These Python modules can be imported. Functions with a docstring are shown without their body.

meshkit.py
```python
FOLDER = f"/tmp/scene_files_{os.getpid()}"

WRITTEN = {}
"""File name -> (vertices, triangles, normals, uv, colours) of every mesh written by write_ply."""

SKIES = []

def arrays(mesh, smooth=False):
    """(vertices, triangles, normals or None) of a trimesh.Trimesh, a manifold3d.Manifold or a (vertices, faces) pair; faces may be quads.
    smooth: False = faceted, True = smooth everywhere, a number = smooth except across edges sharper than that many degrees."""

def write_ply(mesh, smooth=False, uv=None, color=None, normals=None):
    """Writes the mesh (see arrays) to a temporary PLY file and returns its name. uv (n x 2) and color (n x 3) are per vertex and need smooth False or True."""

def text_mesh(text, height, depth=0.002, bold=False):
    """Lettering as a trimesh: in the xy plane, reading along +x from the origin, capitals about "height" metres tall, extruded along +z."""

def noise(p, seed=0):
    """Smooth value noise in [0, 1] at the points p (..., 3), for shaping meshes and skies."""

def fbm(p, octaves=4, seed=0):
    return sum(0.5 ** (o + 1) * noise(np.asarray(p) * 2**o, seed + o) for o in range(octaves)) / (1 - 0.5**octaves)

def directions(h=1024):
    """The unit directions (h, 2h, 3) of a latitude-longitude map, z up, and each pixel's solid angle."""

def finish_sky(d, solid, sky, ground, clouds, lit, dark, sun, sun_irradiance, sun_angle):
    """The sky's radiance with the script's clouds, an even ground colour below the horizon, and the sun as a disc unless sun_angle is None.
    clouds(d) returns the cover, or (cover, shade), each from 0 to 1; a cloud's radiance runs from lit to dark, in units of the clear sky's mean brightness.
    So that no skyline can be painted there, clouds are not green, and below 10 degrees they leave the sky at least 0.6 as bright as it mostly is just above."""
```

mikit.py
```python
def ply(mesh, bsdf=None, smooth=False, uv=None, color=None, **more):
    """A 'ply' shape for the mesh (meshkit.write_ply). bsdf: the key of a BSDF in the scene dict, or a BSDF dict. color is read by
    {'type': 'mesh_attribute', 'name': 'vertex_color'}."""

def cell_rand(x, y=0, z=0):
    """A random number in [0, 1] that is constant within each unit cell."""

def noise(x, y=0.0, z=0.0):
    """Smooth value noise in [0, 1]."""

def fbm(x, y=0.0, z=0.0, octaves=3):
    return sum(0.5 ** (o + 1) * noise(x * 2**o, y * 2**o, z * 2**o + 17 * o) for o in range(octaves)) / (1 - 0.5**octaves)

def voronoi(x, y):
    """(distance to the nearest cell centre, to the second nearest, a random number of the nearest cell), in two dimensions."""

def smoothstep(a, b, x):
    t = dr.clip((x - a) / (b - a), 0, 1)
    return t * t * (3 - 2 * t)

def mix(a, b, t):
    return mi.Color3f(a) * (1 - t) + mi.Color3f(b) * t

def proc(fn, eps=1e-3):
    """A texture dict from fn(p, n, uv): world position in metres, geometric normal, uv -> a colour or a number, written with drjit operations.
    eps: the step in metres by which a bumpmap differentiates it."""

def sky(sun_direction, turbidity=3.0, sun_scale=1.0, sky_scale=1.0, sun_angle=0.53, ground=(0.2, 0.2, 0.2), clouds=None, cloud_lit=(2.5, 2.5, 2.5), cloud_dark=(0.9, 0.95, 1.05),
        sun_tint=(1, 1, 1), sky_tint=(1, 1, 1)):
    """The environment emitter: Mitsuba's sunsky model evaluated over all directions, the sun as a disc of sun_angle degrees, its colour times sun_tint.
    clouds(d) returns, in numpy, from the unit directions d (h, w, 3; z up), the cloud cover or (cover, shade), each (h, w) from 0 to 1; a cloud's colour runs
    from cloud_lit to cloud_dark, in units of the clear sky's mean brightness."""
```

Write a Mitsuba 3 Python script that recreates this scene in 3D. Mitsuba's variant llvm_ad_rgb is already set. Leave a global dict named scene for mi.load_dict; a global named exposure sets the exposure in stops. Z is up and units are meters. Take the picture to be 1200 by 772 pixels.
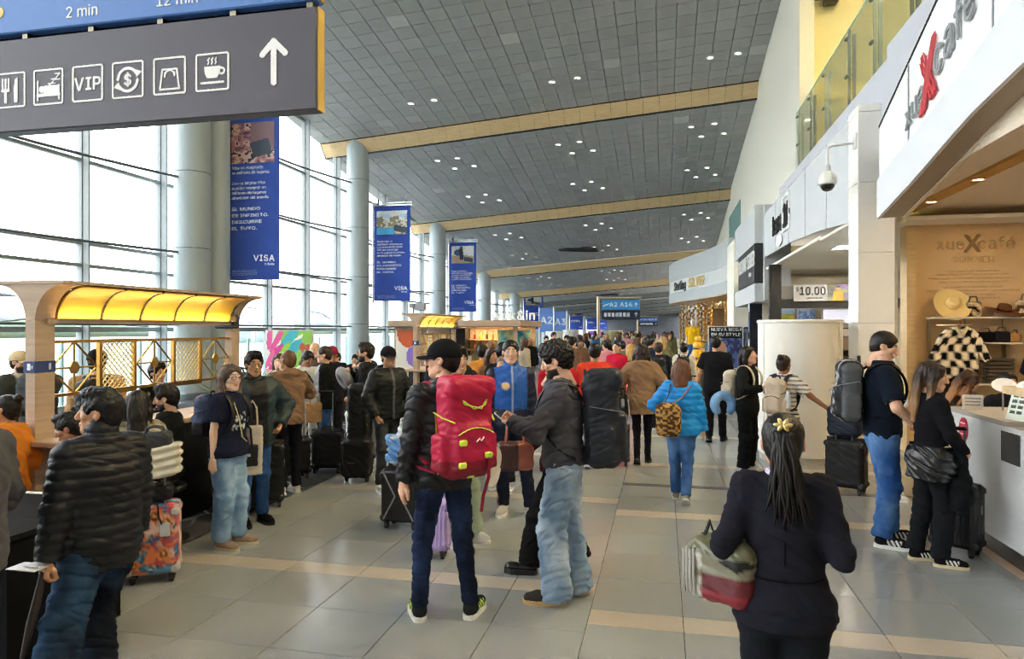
import math, random
import numpy as np, trimesh, manifold3d, shapely
import drjit as dr
import mitsuba as mi
import mikit, meshkit
from mikit import ply, proc, fbm, noise, voronoi, cell_rand, smoothstep, mix

T = mi.ScalarTransform4f
scene, labels = {}, {}

# ---------------------------------------------------------------- camera, sky, exposure
EYE = 1.87
YAW = math.atan(177 / 806)                      # the camera looks to the window side of the hall's axis (+y)
FWD = np.array([-math.sin(YAW), math.cos(YAW), 0.0])
scene['camera'] = {'type': 'perspective', 'fov': math.degrees(2 * math.atan(600 / 806)), 'fov_axis': 'x', 'near_clip': 0.05, 'far_clip': 9000.0,
                   'to_world': T().look_at(origin=[0, 0, EYE], target=[float(FWD[0]), float(FWD[1]), EYE], up=[0, 0, 1])}
exposure = 0.95


def clouds(d):
    n = meshkit.fbm(np.stack([d[..., 0] / (d[..., 2] + .25) * 1.3, d[..., 1] / (d[..., 2] + .25) * 1.3, d[..., 2] * 0 + 3.0], -1), 4, 5)
    return 0.88 + 0.12 * np.clip((n - .35) * 3, 0, 1), np.clip((n - .4) * 2.0, 0, 1) * .55


scene['sky'] = mikit.sky([-0.75, 0.35, 0.62], turbidity=4.0, sun_scale=0.0, sky_scale=14.0, sun_angle=None, ground=(.34, .34, .32),
                         clouds=clouds, cloud_lit=(3.0, 3.02, 3.05), cloud_dark=(1.9, 1.95, 2.05))

# ---------------------------------------------------------------- small helpers
used, rng = set(), random.Random(7)


def C(s):
    """'#rrggbb' as seen -> linear albedo."""
    v = np.array([int(s[i:i + 2], 16) for i in (1, 3, 5)]) / 255.0
    v = np.where(v <= .04045, v / 12.92, ((v + .055) / 1.055) ** 2.4)
    return v * (.6 + .4 * min(v.max() / .07, 1))


def col(c):
    return C(c) if isinstance(c, str) else np.asarray(c, float)


def key_for(name, parent=None):
    base = f'{parent}__{name}' if parent else name
    k, n = base, 0
    while k in used:
        n += 1
        k = f'{base}_{n:03d}'
    used.add(k)
    return k


def describe(k, label=None, cat=None, group=None, kind=None):
    d = {a: b for a, b in (('label', label), ('category', cat), ('group', group), ('kind', kind)) if b}
    if d:
        labels[k] = {**labels.get(k, {}), **d}
    return k


def thing(name, label, cat, group=None):
    return describe(key_for(name), label, cat, group)


def tm(m):
    if hasattr(m, 'to_mesh'):
        q = m.to_mesh()
        return trimesh.Trimesh(np.array(q.vert_properties[:, :3]), np.array(q.tri_verts), process=False)
    if isinstance(m, (tuple, list)) and not hasattr(m[0], 'faces'):
        v, f = np.asarray(m[0], float), np.asarray(m[1], int)
        if f.shape[1] == 4:
            f = np.vstack([f[:, [0, 1, 2]], f[:, [0, 2, 3]]])
        return trimesh.Trimesh(v, f, process=False)
    return m


def cat(*ms):
    """Join meshes into one (vertices stay apart)."""
    ms = [tm(m) for x in ms for m in (x if isinstance(x, list) else [x])]
    vs, fs, n = [], [], 0
    for m in ms:
        vs.append(np.asarray(m.vertices)); fs.append(np.asarray(m.faces) + n); n += len(m.vertices)
    return trimesh.Trimesh(np.vstack(vs), np.vstack(fs), process=False)


def split_smooth(m, deg):
    """Split vertices at edges sharper than deg, so that averaged normals keep the edges."""
    v, f = np.asarray(m.vertices), np.asarray(m.faces)
    n = np.cross(v[f[:, 1]] - v[f[:, 0]], v[f[:, 2]] - v[f[:, 0]])
    n /= np.linalg.norm(n, axis=1, keepdims=True) + 1e-20
    m2 = trimesh.Trimesh(v, f, process=False)
    adj, ang = m2.face_adjacency, m2.face_adjacency_angles
    keep = adj[ang < math.radians(deg)]
    # faces joined through smooth edges share a corner at each vertex
    import scipy.sparse as sp
    from scipy.sparse.csgraph import connected_components
    nf = len(f)
    ed = m2.face_adjacency_edges[ang < math.radians(deg)]
    ids = {}
    corner = np.arange(nf * 3).reshape(nf, 3)
    rows, cols = [], []
    for a in (0, 1):
        c0 = (f[keep[:, 0]] == ed[:, a:a + 1]).argmax(1) + keep[:, 0] * 3
        c1 = (f[keep[:, 1]] == ed[:, a:a + 1]).argmax(1) + keep[:, 1] * 3
        rows.append(c0); cols.append(c1)
    rows, cols = np.concatenate(rows), np.concatenate(cols)
    nc, lab = connected_components(sp.coo_matrix((np.ones(len(rows)), (rows, cols)), (nf * 3, nf * 3)), False)
    nv = np.zeros((nc, 3)); nv[lab] = v[f.ravel()]
    return trimesh.Trimesh(nv, lab.reshape(nf, 3), process=False)


def shape(m, mat, smooth=False, color=None):
    """The ply dict. A surface's colour travels in its uv, packed per face: u = 256 r + g, v = b, each the 8-bit square root of the albedo."""
    v, f, n = meshkit.arrays(m, bool(smooth))
    uv = None
    if color is not None:
        if callable(color):
            c = np.asarray(color(v))[f].mean(1)
            q = np.rint(np.sqrt(np.clip(c, 0, 1)) * 84).astype(int) * 3
            code = q[:, 0] * 65536 + q[:, 1] * 256 + q[:, 2]
            pair, inv = np.unique(f.ravel().astype(np.int64) * 2 ** 24 + np.repeat(code, 3), return_inverse=True)
            src, code = pair // 2 ** 24, pair % 2 ** 24
            v, n, f = v[src], None if n is None else n[src], inv.reshape(-1, 3)
            uv = np.stack([code // 256, code % 256], 1).astype(float)
        else:
            q = np.rint(np.sqrt(np.clip(col(color), 0, 1)) * 255)
            uv = np.tile([q[0] * 256 + q[1], q[2]], (len(v), 1))
    path = meshkit.write_ply((v, f), False, uv, None, n)
    return {'type': 'ply', 'filename': path, 'face_normals': n is None, 'bsdf': {'type': 'ref', 'id': mat}}


def obj(name, mesh, mat, parent=None, color=None, smooth=False, label=None, cat_=None, group=None, kind=None, key=None):
    """One entry of the scene. color: '#rrggbb', rgb, or fn(vertices) -> (n, 3)."""
    m = tm(mesh)
    k = key or key_for(name, parent)
    used.add(k)
    if smooth is not False and smooth is not True:
        m, smooth = split_smooth(m, smooth), True
    scene[k] = shape(m, mat, smooth, color)
    return describe(k, label, cat_, group, kind)


def struct(name, mesh, mat, parent=None, **kw):
    return obj(name, mesh, mat, parent, kind=None if parent else 'structure', **kw)


def move(m, loc=(0, 0, 0), rz=0.0, rx=0.0, ry=0.0, s=1.0):
    m = tm(m).copy()
    R = rot(rz, rx, ry)
    m.vertices = (np.asarray(m.vertices) * s) @ R.T + np.asarray(loc, float)
    return m


def rot(rz=0.0, rx=0.0, ry=0.0):
    cz, sz, cx, sx, cy, sy = math.cos(rz), math.sin(rz), math.cos(rx), math.sin(rx), math.cos(ry), math.sin(ry)
    return np.array([[cz, -sz, 0], [sz, cz, 0], [0, 0, 1]]) @ np.array([[cy, 0, sy], [0, 1, 0], [-sy, 0, cy]]) @ np.array([[1, 0, 0], [0, cx, -sx], [0, sx, cx]])


BOXF = np.array([[0, 2, 3, 1], [4, 5, 7, 6], [0, 1, 5, 4], [2, 6, 7, 3], [0, 4, 6, 2], [1, 3, 7, 5]])


def box(x0, x1, y0, y1, z0, z1):
    v = np.array([[x, y, z] for x in sorted((x0, x1)) for y in sorted((y0, y1)) for z in sorted((z0, z1))], float)
    return tm((v, BOXF[:, [0, 3, 2, 1]][:, ::-1]))


def cbox(c, s):
    c, s = np.asarray(c, float), np.asarray(s, float) / 2
    return box(c[0] - s[0], c[0] + s[0], c[1] - s[1], c[1] + s[1], c[2] - s[2], c[2] + s[2])


def hull(pts):
    return tm(manifold3d.Manifold.hull_points(np.asarray(pts, float)))


def rbox(c, s, r, n=3):
    """A box with rounded edges."""
    c, s = np.asarray(c, float), np.asarray(s, float) / 2 - r
    a = np.linspace(0, math.pi / 2, n)
    o = np.array([[math.cos(p) * math.cos(q), math.cos(p) * math.sin(q), math.sin(p)] for p in a for q in a]) * r
    pts = [c + np.array([i, j, k]) * (s + o) for i in (-1, 1) for j in (-1, 1) for k in (-1, 1)]
    return hull(np.vstack(pts))


def chamfer(c, s, r):
    c, s = np.asarray(c, float), np.asarray(s, float) / 2
    pts = []
    for i in (-1, 1):
        for j in (-1, 1):
            for k in (-1, 1):
                for a in range(3):
                    q = s - r
                    q[a] = s[a]
                    pts.append(c + np.array([i, j, k]) * q)
    return hull(pts)


def frames(p):
    p = np.asarray(p, float)
    t = np.gradient(p, axis=0)
    t /= np.linalg.norm(t, axis=1, keepdims=True) + 1e-12
    a = np.cross(t[0], [0, 0, 1.0] if abs(t[0, 2]) < .9 else [1.0, 0, 0])
    A = []
    for q in t:
        a = a - q * (a @ q)
        a /= np.linalg.norm(a) + 1e-12
        A.append(a)
    A = np.array(A)
    return p, t, A, np.cross(t, A)


def tube(p, r, sides=8, cap=True, flat=1.0):
    p, t, A, B = frames(p)
    r = np.broadcast_to(r, (len(p),))
    ang = np.arange(sides) * 2 * math.pi / sides
    v = p[:, None] + r[:, None, None] * (np.cos(ang)[None, :, None] * A[:, None] + flat * np.sin(ang)[None, :, None] * B[:, None])
    return loft(v, cap)


def loft(rings, cap=True):
    """Rings (n, k, 3) of closed sections -> mesh."""
    v = np.asarray(rings, float)
    n, k = v.shape[:2]
    i, j = np.meshgrid(np.arange(n - 1), np.arange(k), indexing='ij')
    q = np.stack([i * k + j, i * k + (j + 1) % k, (i + 1) * k + (j + 1) % k, (i + 1) * k + j], -1).reshape(-1, 4)
    f = [q[:, [0, 1, 2]], q[:, [0, 2, 3]]]
    V = v.reshape(-1, 3)
    if cap:
        V = np.vstack([V, v[0].mean(0), v[-1].mean(0)])
        j = np.arange(k)
        f.append(np.stack([(j + 1) % k, j, np.full(k, n * k)], 1))
        f.append(np.stack([(n - 1) * k + j, (n - 1) * k + (j + 1) % k, np.full(k, n * k + 1)], 1))
    m = trimesh.Trimesh(V, np.vstack(f), process=False)
    if cap and m.volume < 0:
        m.invert()
    return m


def lathe(prof, n=24, c=(0, 0, 0)):
    """Profile of (r, z) -> closed solid of revolution about z."""
    a = np.arange(n) * 2 * math.pi / n
    prof = np.asarray(prof, float)
    return loft(np.stack([np.stack([r * np.cos(a), r * np.sin(a), a * 0 + z], 1) for r, z in prof]) + np.asarray(c, float))


def cyl(p0, p1, r, n=16):
    return tube([p0, p1], r, n)


def extrude(poly, h, M=None):
    """shapely polygon (or points) extruded by h along its normal; M: 3x4 frame (columns u, v, n, origin)."""
    if not hasattr(poly, 'geom_type'):
        poly = shapely.Polygon(poly)
    m = trimesh.creation.extrude_polygon(poly, h, engine='earcut')
    return frame(m, M) if M is not None else m


def frame(m, M):
    m = tm(m).copy()
    u, v, n, o = [np.asarray(x, float) for x in M]
    m.vertices = np.asarray(m.vertices) @ np.stack([u, v, n]) + o
    if np.dot(np.cross(u, v), n) < 0:
        m.invert()
    return m


GLYPH = {}


def text(s, h, M, bold=False, depth=.006, align='l', spacing=.16, squeeze=1.0):
    """Lettering in the frame M (u along the line, v up, n out), letter by letter."""
    x, ms = 0.0, []
    for ch in s:
        if ch == ' ':
            x += .42; continue
        if (ch, bold) not in GLYPH:
            g = meshkit.text_mesh(ch, 1.0, 1.0, bold)
            v = np.array(g.vertices); v[:, 0] -= v[:, 0].min()
            GLYPH[ch, bold] = (v, np.array(g.faces), v[:, 0].max())
        v, f, w = GLYPH[ch, bold]
        ms.append(trimesh.Trimesh(v + np.array([x, 0, 0]), f, process=False))
        x += w + spacing
    m = cat(ms)
    m.vertices = np.asarray(m.vertices) * np.array([h * squeeze, h, depth])
    w = (x - spacing) * h * squeeze
    m.vertices[:, 0] -= w / 2 if align == 'c' else w if align == 'r' else 0
    return frame(m, M)


# ---------------------------------------------------------------- materials
def packed_color(p, n, uv):
    u = dr.floor(uv.x + .5)
    r = dr.floor(u / 256)
    return mi.Color3f(dr.square(r / 255), dr.square((u - r * 256) / 255), dr.square(dr.floor(uv.y + .5) / 255))


VC = proc(packed_color)


def pr(color, rough=.5, **k):
    b = {'type': 'principled', 'base_color': color if isinstance(color, dict) else {'type': 'rgb', 'value': [float(x) for x in col(color)]}, 'roughness': rough, **k}
    return {'type': 'twosided', 'bsdf': b}


def mat(name, *a, **k):
    scene[name] = pr(*a, **k)
    return name


def emit(color, power):
    return {'type': 'area', 'radiance': {'type': 'rgb', 'value': [float(x) for x in col(color) * power]}}


mat('m_cloth', VC, .9, specular=.12)
mat('m_nylon', VC, .5, specular=.3)
mat('m_leather', VC, .3, specular=.5)
mat('m_plastic', VC, .35, specular=.5)
mat('m_gloss', VC, .12, specular=.5, clearcoat=.5, clearcoat_gloss=.9)
mat('m_metal', VC, .32, metallic=1.0)
mat('m_paint', VC, .5, specular=.4)
mat('m_skin', VC, .48, specular=.4)
mat('m_hair', VC, .45, specular=.3)
mat('m_tile', VC, .2, specular=.5)
scene['m_glass'] = {'type': 'thindielectric', 'int_ior': 1.5, 'specular_transmittance': {'type': 'rgb', 'value': [.93, .96, .955]}}
scene['m_railglass'] = {'type': 'thindielectric', 'int_ior': 1.5, 'specular_transmittance': {'type': 'rgb', 'value': [.80, .93, .92]}}


def wood_fn(p, n, uv):
    g = fbm(p.x * 3 + p.y * 3, p.z * 55 + p.x * 1.1, p.y * 4, 3)
    return mix(mi.Color3f(.36, .25, .17), mi.Color3f(.50, .37, .27), g)


mat('m_wood', proc(wood_fn), .55, specular=.35)


def oak_fn(p, n, uv):
    g = fbm(p.x * 4.0, p.y * 30, p.z * 30, 3)
    return mix(mi.Color3f(.56, .40, .21), mi.Color3f(.72, .55, .32), g)


mat('m_oak', proc(oak_fn), .5, specular=.35)


def carpet_fn(p, n, uv):
    w = fbm(p.x * 1.3, p.y * 1.3, 0.0, 2) * 1.2
    d1, d2, r = voronoi(p.x * 2.4 + w, p.y * 2.4 - w)
    line = 1 - smoothstep(.03, .09, d2 - d1)
    patch = smoothstep(.38, .6, noise(p.x * .8 + 3, p.y * .8, 5.0))
    base = mix(mi.Color3f(.030, .033, .042), mi.Color3f(.075, .08, .092), noise(p.x * 1.1, p.y * 1.1, 9.0)) * (.8 + .4 * noise(p.x * 90, p.y * 90, 0.0))
    return mix(base, mi.Color3f(.46, .47, .47), line * patch * .8)


mat('m_carpet', proc(carpet_fn), .95, specular=.1)
# ---------------------------------------------------------------- floor
random.seed(3)
X0, TW = -0.474, 0.6           # a long joint of the tiling, the tile's width
HALL_L = X0 - 6 * TW           # where the tiles end and the carpet begins
struct('floor', box(HALL_L, 14, -12, 150, -.3, -.008), 'm_paint', color='#55534c')
struct('floor_carpet', box(-13.7, HALL_L - .004, -12, 150, -.3, -.002), 'm_carpet')
tiles = []
gr = np.random.default_rng(4)
for i in range(-6, 22):
    xa = X0 + i * TW
    off = 4.38 if i >= 0 else 4.84
    y = off - 2.62 * 7
    n = 0
    while y < 115:
        for k in range(5):
            L = .23 if k == 0 else .5975
            tan = k == 0
            tiles.append((xa, y, L, tan))
            y += L
        n += 1
def tile_color(tan, xa, y):
    if abs(y - 8.36) < .3 and not tan and abs(y + .3 - 8.6) < .3:
        pass
    c = C('#aca190') if tan else C('#868886')
    return c * (1 + gr.normal(0, .045)) * np.array([1 + gr.normal(0, .008), 1, 1 + gr.normal(0, .01)])
def seen(x, y, z, pad=.06):
    d = np.array([x, y, z - EYE]); Z = d @ FWD
    if Z < .3: return None
    u = (d[0] * math.cos(YAW) + d[1] * math.sin(YAW)) / Z * 806 / 1200
    v = d[2] / Z * 806 / 772
    return Z if abs(u) < .5 + pad and abs(v) < .5 + pad else None
def tile_mesh(xa, y, L):
    g = .0022
    a, b, c, d = xa + g, xa + TW - g, y + g, y + L - g
    e = .003
    v = [[a, c, -.02], [b, c, -.02], [b, d, -.02], [a, d, -.02], [a, c, -.003], [b, c, -.003], [b, d, -.003], [a, d, -.003],
         [a + e, c + e, 0], [b - e, c + e, 0], [b - e, d - e, 0], [a + e, d - e, 0]]
    f = [[8, 9, 10, 11], [4, 5, 9, 8], [5, 6, 10, 9], [6, 7, 11, 10], [7, 4, 8, 11], [0, 1, 5, 4], [1, 2, 6, 5], [2, 3, 7, 6], [3, 0, 4, 7]]
    return tm((v, f))
near, rest = [], []
for t in tiles:
    s = seen(t[0] + TW / 2, t[1] + t[2] / 2, 0, .1)
    (near if s and t[0] < 3 else rest).append((s or 99, t))
near.sort(key=lambda q: q[0])
rest += near[300:]
for s, (xa, y, L, tan) in near[:300]:
    dark = 8.2 < y < 8.5 and False
    obj('tile', tile_mesh(xa, y, L), 'm_tile', 'floor', color=tile_color(tan, xa, y))
vs, cs = [], []
for s, (xa, y, L, tan) in rest:
    m = tile_mesh(xa, y, L); vs.append(m); cs.append(np.tile(tile_color(tan, xa, y), (len(m.vertices), 1)))
allc = np.vstack(cs)
describe(obj('tile', cat(vs), 'm_tile', 'floor', color=lambda v: allc), kind='stuff')
for yb in (8.36, 26.8, 45.2):       # dark inlaid bands across the hall
    obj('dark_inlay', box(X0, 8, yb, yb + .14, -.006, .0015), 'm_tile', 'floor', color='#57565a', label='dark inlaid band across the tiles')
obj('metal_edge', box(HALL_L - .02, HALL_L + .012, -12, 120, -.006, .004), 'm_metal', 'floor', color='#b9b9b9', label='metal edge strip beside the carpet')

# ---------------------------------------------------------------- ceiling: bays that step down the hall, each ending in a band of oak boards
BAY = 10.42
PROF = [(-14.9, 15.4), (-4.44, 13.7), (5.98, 12.05), (16.4, 10.3), (26.8, 8.5), (37.25, 6.68), (47.65, 4.8), (58.1, 3.85), (68.5, 3.4), (79, 3.2), (89.4, 3.1), (99.8, 3.05), (110.2, 3.0), (120.6, 3.0), (131, 3.0), (150, 3.0)]
PROF = [(a, b - .19) for a, b in PROF]
CX0, CX1, SL = -14.0, 3.45, .075
def cz(x, zc):
    return EYE + zc + SL * x
def strip(y0, z0, y1, z1, x0, x1, th=.12):
    v = []
    for dz in (0, th):
        for (y, z) in ((y0, z0), (y1, z1)):
            for x in (x0, x1):
                v.append([x, y, cz(x, z) + dz])
    return tm((v, [[0, 2, 3, 1], [4, 5, 7, 6], [0, 1, 5, 4], [2, 6, 7, 3], [0, 4, 6, 2], [1, 3, 7, 5]]))
base = cat([strip(PROF[i][0], PROF[i][1] + .05, PROF[i + 1][0], PROF[i + 1][1] + .5, CX0, CX1, .2) for i in range(len(PROF) - 1)])
struct('ceiling', base, 'm_paint', color='#c4c6c6', label='long stepped hall ceiling of grey square panels')
BZ = .42        # drop of an oak band
def bay_z(i, y):
    """height of bay i's panel face (above the eye, at x = 0)"""
    (ya, za), (yb, zb) = PROF[i], PROF[i + 1]
    t = (y - ya) / (yb - ya)
    return za + (zb + BZ - za) * t
TS = .6
ctiles, crest, crc = [], [], []
light_spots = []
LAT = (-9.6, -8.7, -4.3, -3.4, 1.1, 2.0)
for i in range(1, 12):
    ya, yb = PROF[i][0] + .1, PROF[i + 1][0] - .48
    n = int((yb - ya) / TS)
    st = (yb - ya) / n
    for a in range(n):
        for b in range(29):
            x0 = CX1 - .05 - (b + 1) * TS
            y0 = ya + a * st
            ctiles.append((seen(x0 + .3, y0 + .3, cz(x0, bay_z(i, y0)), .02), i, x0, y0, st))
    fr = ((.3, .78) if i == 3 else (.17, .28, .66, .77)) if i < 7 else (.25, .72)
    for k, f in enumerate(fr):
        for j, x in enumerate(LAT):
            if i == 3 and k == 0: continue
            light_spots.append((i, x + (.45 if k % 2 else 0), ya + f * (yb - ya)))
def ctile(i, x0, y0, st):
    g = .009
    v = []
    for (dz, e) in ((.03, 0), (.0, 0.004)):
        for y in (y0 + g + e, y0 + st - g - e):
            for x in (x0 + g + e, x0 + TS - g - e):
                v.append([x, y, cz(x, bay_z(i, y)) + dz])
    return tm((v, [[4, 6, 7, 5], [0, 4, 5, 1], [2, 3, 7, 6], [0, 2, 6, 4], [1, 5, 7, 3]]))
ctiles.sort(key=lambda q: q[0] or 999)
pale = 0
for k, (s, i, x0, y0, st) in enumerate(ctiles):
    m = ctile(i, x0, y0, st)
    sh = C('#9a9c9d') * (1 + gr.normal(0, .035))
    if s and gr.random() < .012: sh = C('#b0b2b2')
    if k < 300 and s:
        obj('panel', m, 'm_paint', 'ceiling', color=sh)
    else:
        crest.append(m); crc.append(np.tile(sh, (len(m.vertices), 1)))
crc = np.vstack(crc)
describe(obj('panel', cat(crest), 'm_paint', 'ceiling', color=lambda v: crc), kind='stuff')
# the oak bands
for i in range(2, 15):
    yb, zb = PROF[i][0], PROF[i][1]
    if i in (4, 5):
        nb = 29
        obj('band_backing', tm(([[x, y, cz(x, z) + dz] for dz in (.03, .12) for (y, z) in ((yb - .46, zb + BZ + .02), (yb - .02, zb - .02)) for x in (CX0, CX1)], [[0, 2, 3, 1], [4, 5, 7, 6], [0, 1, 5, 4], [2, 6, 7, 3], [0, 4, 6, 2], [1, 3, 7, 5]])), 'm_paint', 'ceiling', color='#4a3a24')
        for b in range(nb):
            x1 = CX1 - b * TS - .005; x0 = x1 - TS + .01
            v = []
            for t in (0, .05):
                for (y, z) in ((yb - .46 + t * .7, zb + BZ + .02 + t), (yb - .02 + t * .7, zb - .02 + t)):
                    for x in (x0, x1): v.append([x, y, cz(x, z)])
            obj('oak_board', tm((v, [[0, 2, 3, 1], [4, 5, 7, 6], [0, 1, 5, 4], [2, 6, 7, 3], [0, 4, 6, 2], [1, 3, 7, 5]])), 'm_oak', 'ceiling')
    else:
        v = []
        for t in (0, .05):
            for (y, z) in ((yb - .46, zb + BZ + .02), (yb - .02, zb - .02)):
                for x in (CX0, CX1): v.append([x, y + t, cz(x, z) + t])
        obj('oak_band' if i < 8 else 'step_panel', tm((v, [[0, 2, 3, 1], [4, 5, 7, 6], [0, 1, 5, 4], [2, 6, 7, 3], [0, 4, 6, 2], [1, 3, 7, 5]])), 'm_oak' if i < 8 else 'm_paint', 'ceiling', color=None if i < 8 else '#7d8082')
    v = []
    for (y, z) in ((yb - .03, zb - .05), (yb + .09, zb - .05), (yb + .09, zb + .1), (yb - .03, zb + .1)):
        for x in (CX0, CX1): v.append([x, y, cz(x, z)])
    obj('shadow_gap_rail', tm((v, [[0, 1, 3, 2], [2, 3, 5, 4], [4, 5, 7, 6], [6, 7, 1, 0]])), 'm_paint', 'ceiling', color='#232427')
# downlights
scene['m_lamp'] = pr('#f4f1e8', .4)
W9, nth, rows_ = ('first', 'second', 'third', 'fourth', 'fifth', 'sixth', 'seventh', 'eighth', 'ninth'), {}, []
for (i, x, y) in light_spots:
    if i < 3 or i > 9: continue
    z = cz(x, bay_z(i, y))
    if not seen(x, y, z, .0): continue
    r = .13
    nth[i, y] = nth.get((i, y), 0) + 1
    if (i, y) not in rows_: rows_.append((i, y))
    row = sum(1 for a in rows_ if a[0] == i)
    k = thing('ceiling_downlight', f'round recessed downlight of the {W9[i - 3]} panelled ceiling bay, {W9[row - 1]} row, {W9[nth[i, y] - 1]} from the windows', 'downlight', 'recessed downlights of the hall ceiling')
    ring = lathe([(r * .72, .0), (r * .75, -.018), (r, -.022), (r * 1.05, -.004), (r * 1.05, .03), (r * .72, .03)], 14, (x, y, z - .002))
    obj('rim', ring, 'm_paint', k, color='#d9d9d6', smooth=40)
    d = lathe([(.001, -.002), (r * .7, -.004), (r * .7, .02), (.001, .02)], 12, (x, y, z - .004))
    scene[key_for('lens', k)] = ply(d, 'm_lamp', False, emitter=emit('#fff4e0', 16.0))
# air vents and small fittings in the ceiling
for (x, y, i) in ((-5.3, 44.2, 5), (-5.3, 64.5, 7)):
    z = cz(x, bay_z(i, y)) - .02
    k = thing('ceiling_vent', 'dark rectangular air grille let into the panelled ceiling' if i == 5 else 'small dark air grille far along the hall ceiling', 'vent')
    obj('frame', chamfer((x, y, z), (2.5, 1.5, .05), .02), 'm_paint', k, color='#3f4143')
    for a in range(9):
        obj('slat', box(x - 1.15, x + 1.15, y - .62 + a * .15, y - .56 + a * .15, z - .05, z - .02), 'm_paint', k, color='#2a2b2d')

# ---------------------------------------------------------------- window side: columns, mullions, transoms, panes
CW = -12.5
COLS = [-4.44, 5.98, 16.4, 26.8, 37.25, 47.65, 58.1, 68.5, 79, 89.4, 99.8, 110.2]
def ceil_at(y):
    for a in range(len(PROF) - 1):
        if PROF[a][0] <= y < PROF[a + 1][0]: return bay_z(a, y)
    return 3.0
for n, y in enumerate(COLS):
    top = cz(CW, ceil_at(y - .5)) + .2
    k = struct('column_%03d' % n if n else 'column', lathe([(.46, 0), (.46, top * .5), (.46, top)], 40, (CW, y, 0)), 'm_paint', color='#a3aeb3', smooth=40,
               label='round grey steel-clad column by the window wall')
    for z in (2.1, 4.05, 6.1, 8.1):
        if z < top - .3:
            obj('clad_joint', lathe([(.455, z - .014), (.466, z - .012), (.466, z + .012), (.455, z + .014)], 40, (CW, y, 0)), 'm_paint', k, color='#6f787c')
    obj('base_ring', lathe([(.48, 0), (.48, .16), (.46, .18)], 40, (CW, y, 0)), 'm_metal', k, color='#8d9092')
    if n in (1, 2):
        struct('drain_pipe', lathe([(.33, 0), (.33, top)], 32, (CW + .22, y + .78, 0)), 'm_paint', color='#a9b4b9', smooth=40)
GX = -13.55
YM = [16.4 + 2.605 * k for k in range(-8, 36)]
ZT = (0.06, 1.87, 3.4, 3.93, 5.9, 7.9, 9.9, 11.9, 13.5)
wn = 0
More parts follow.
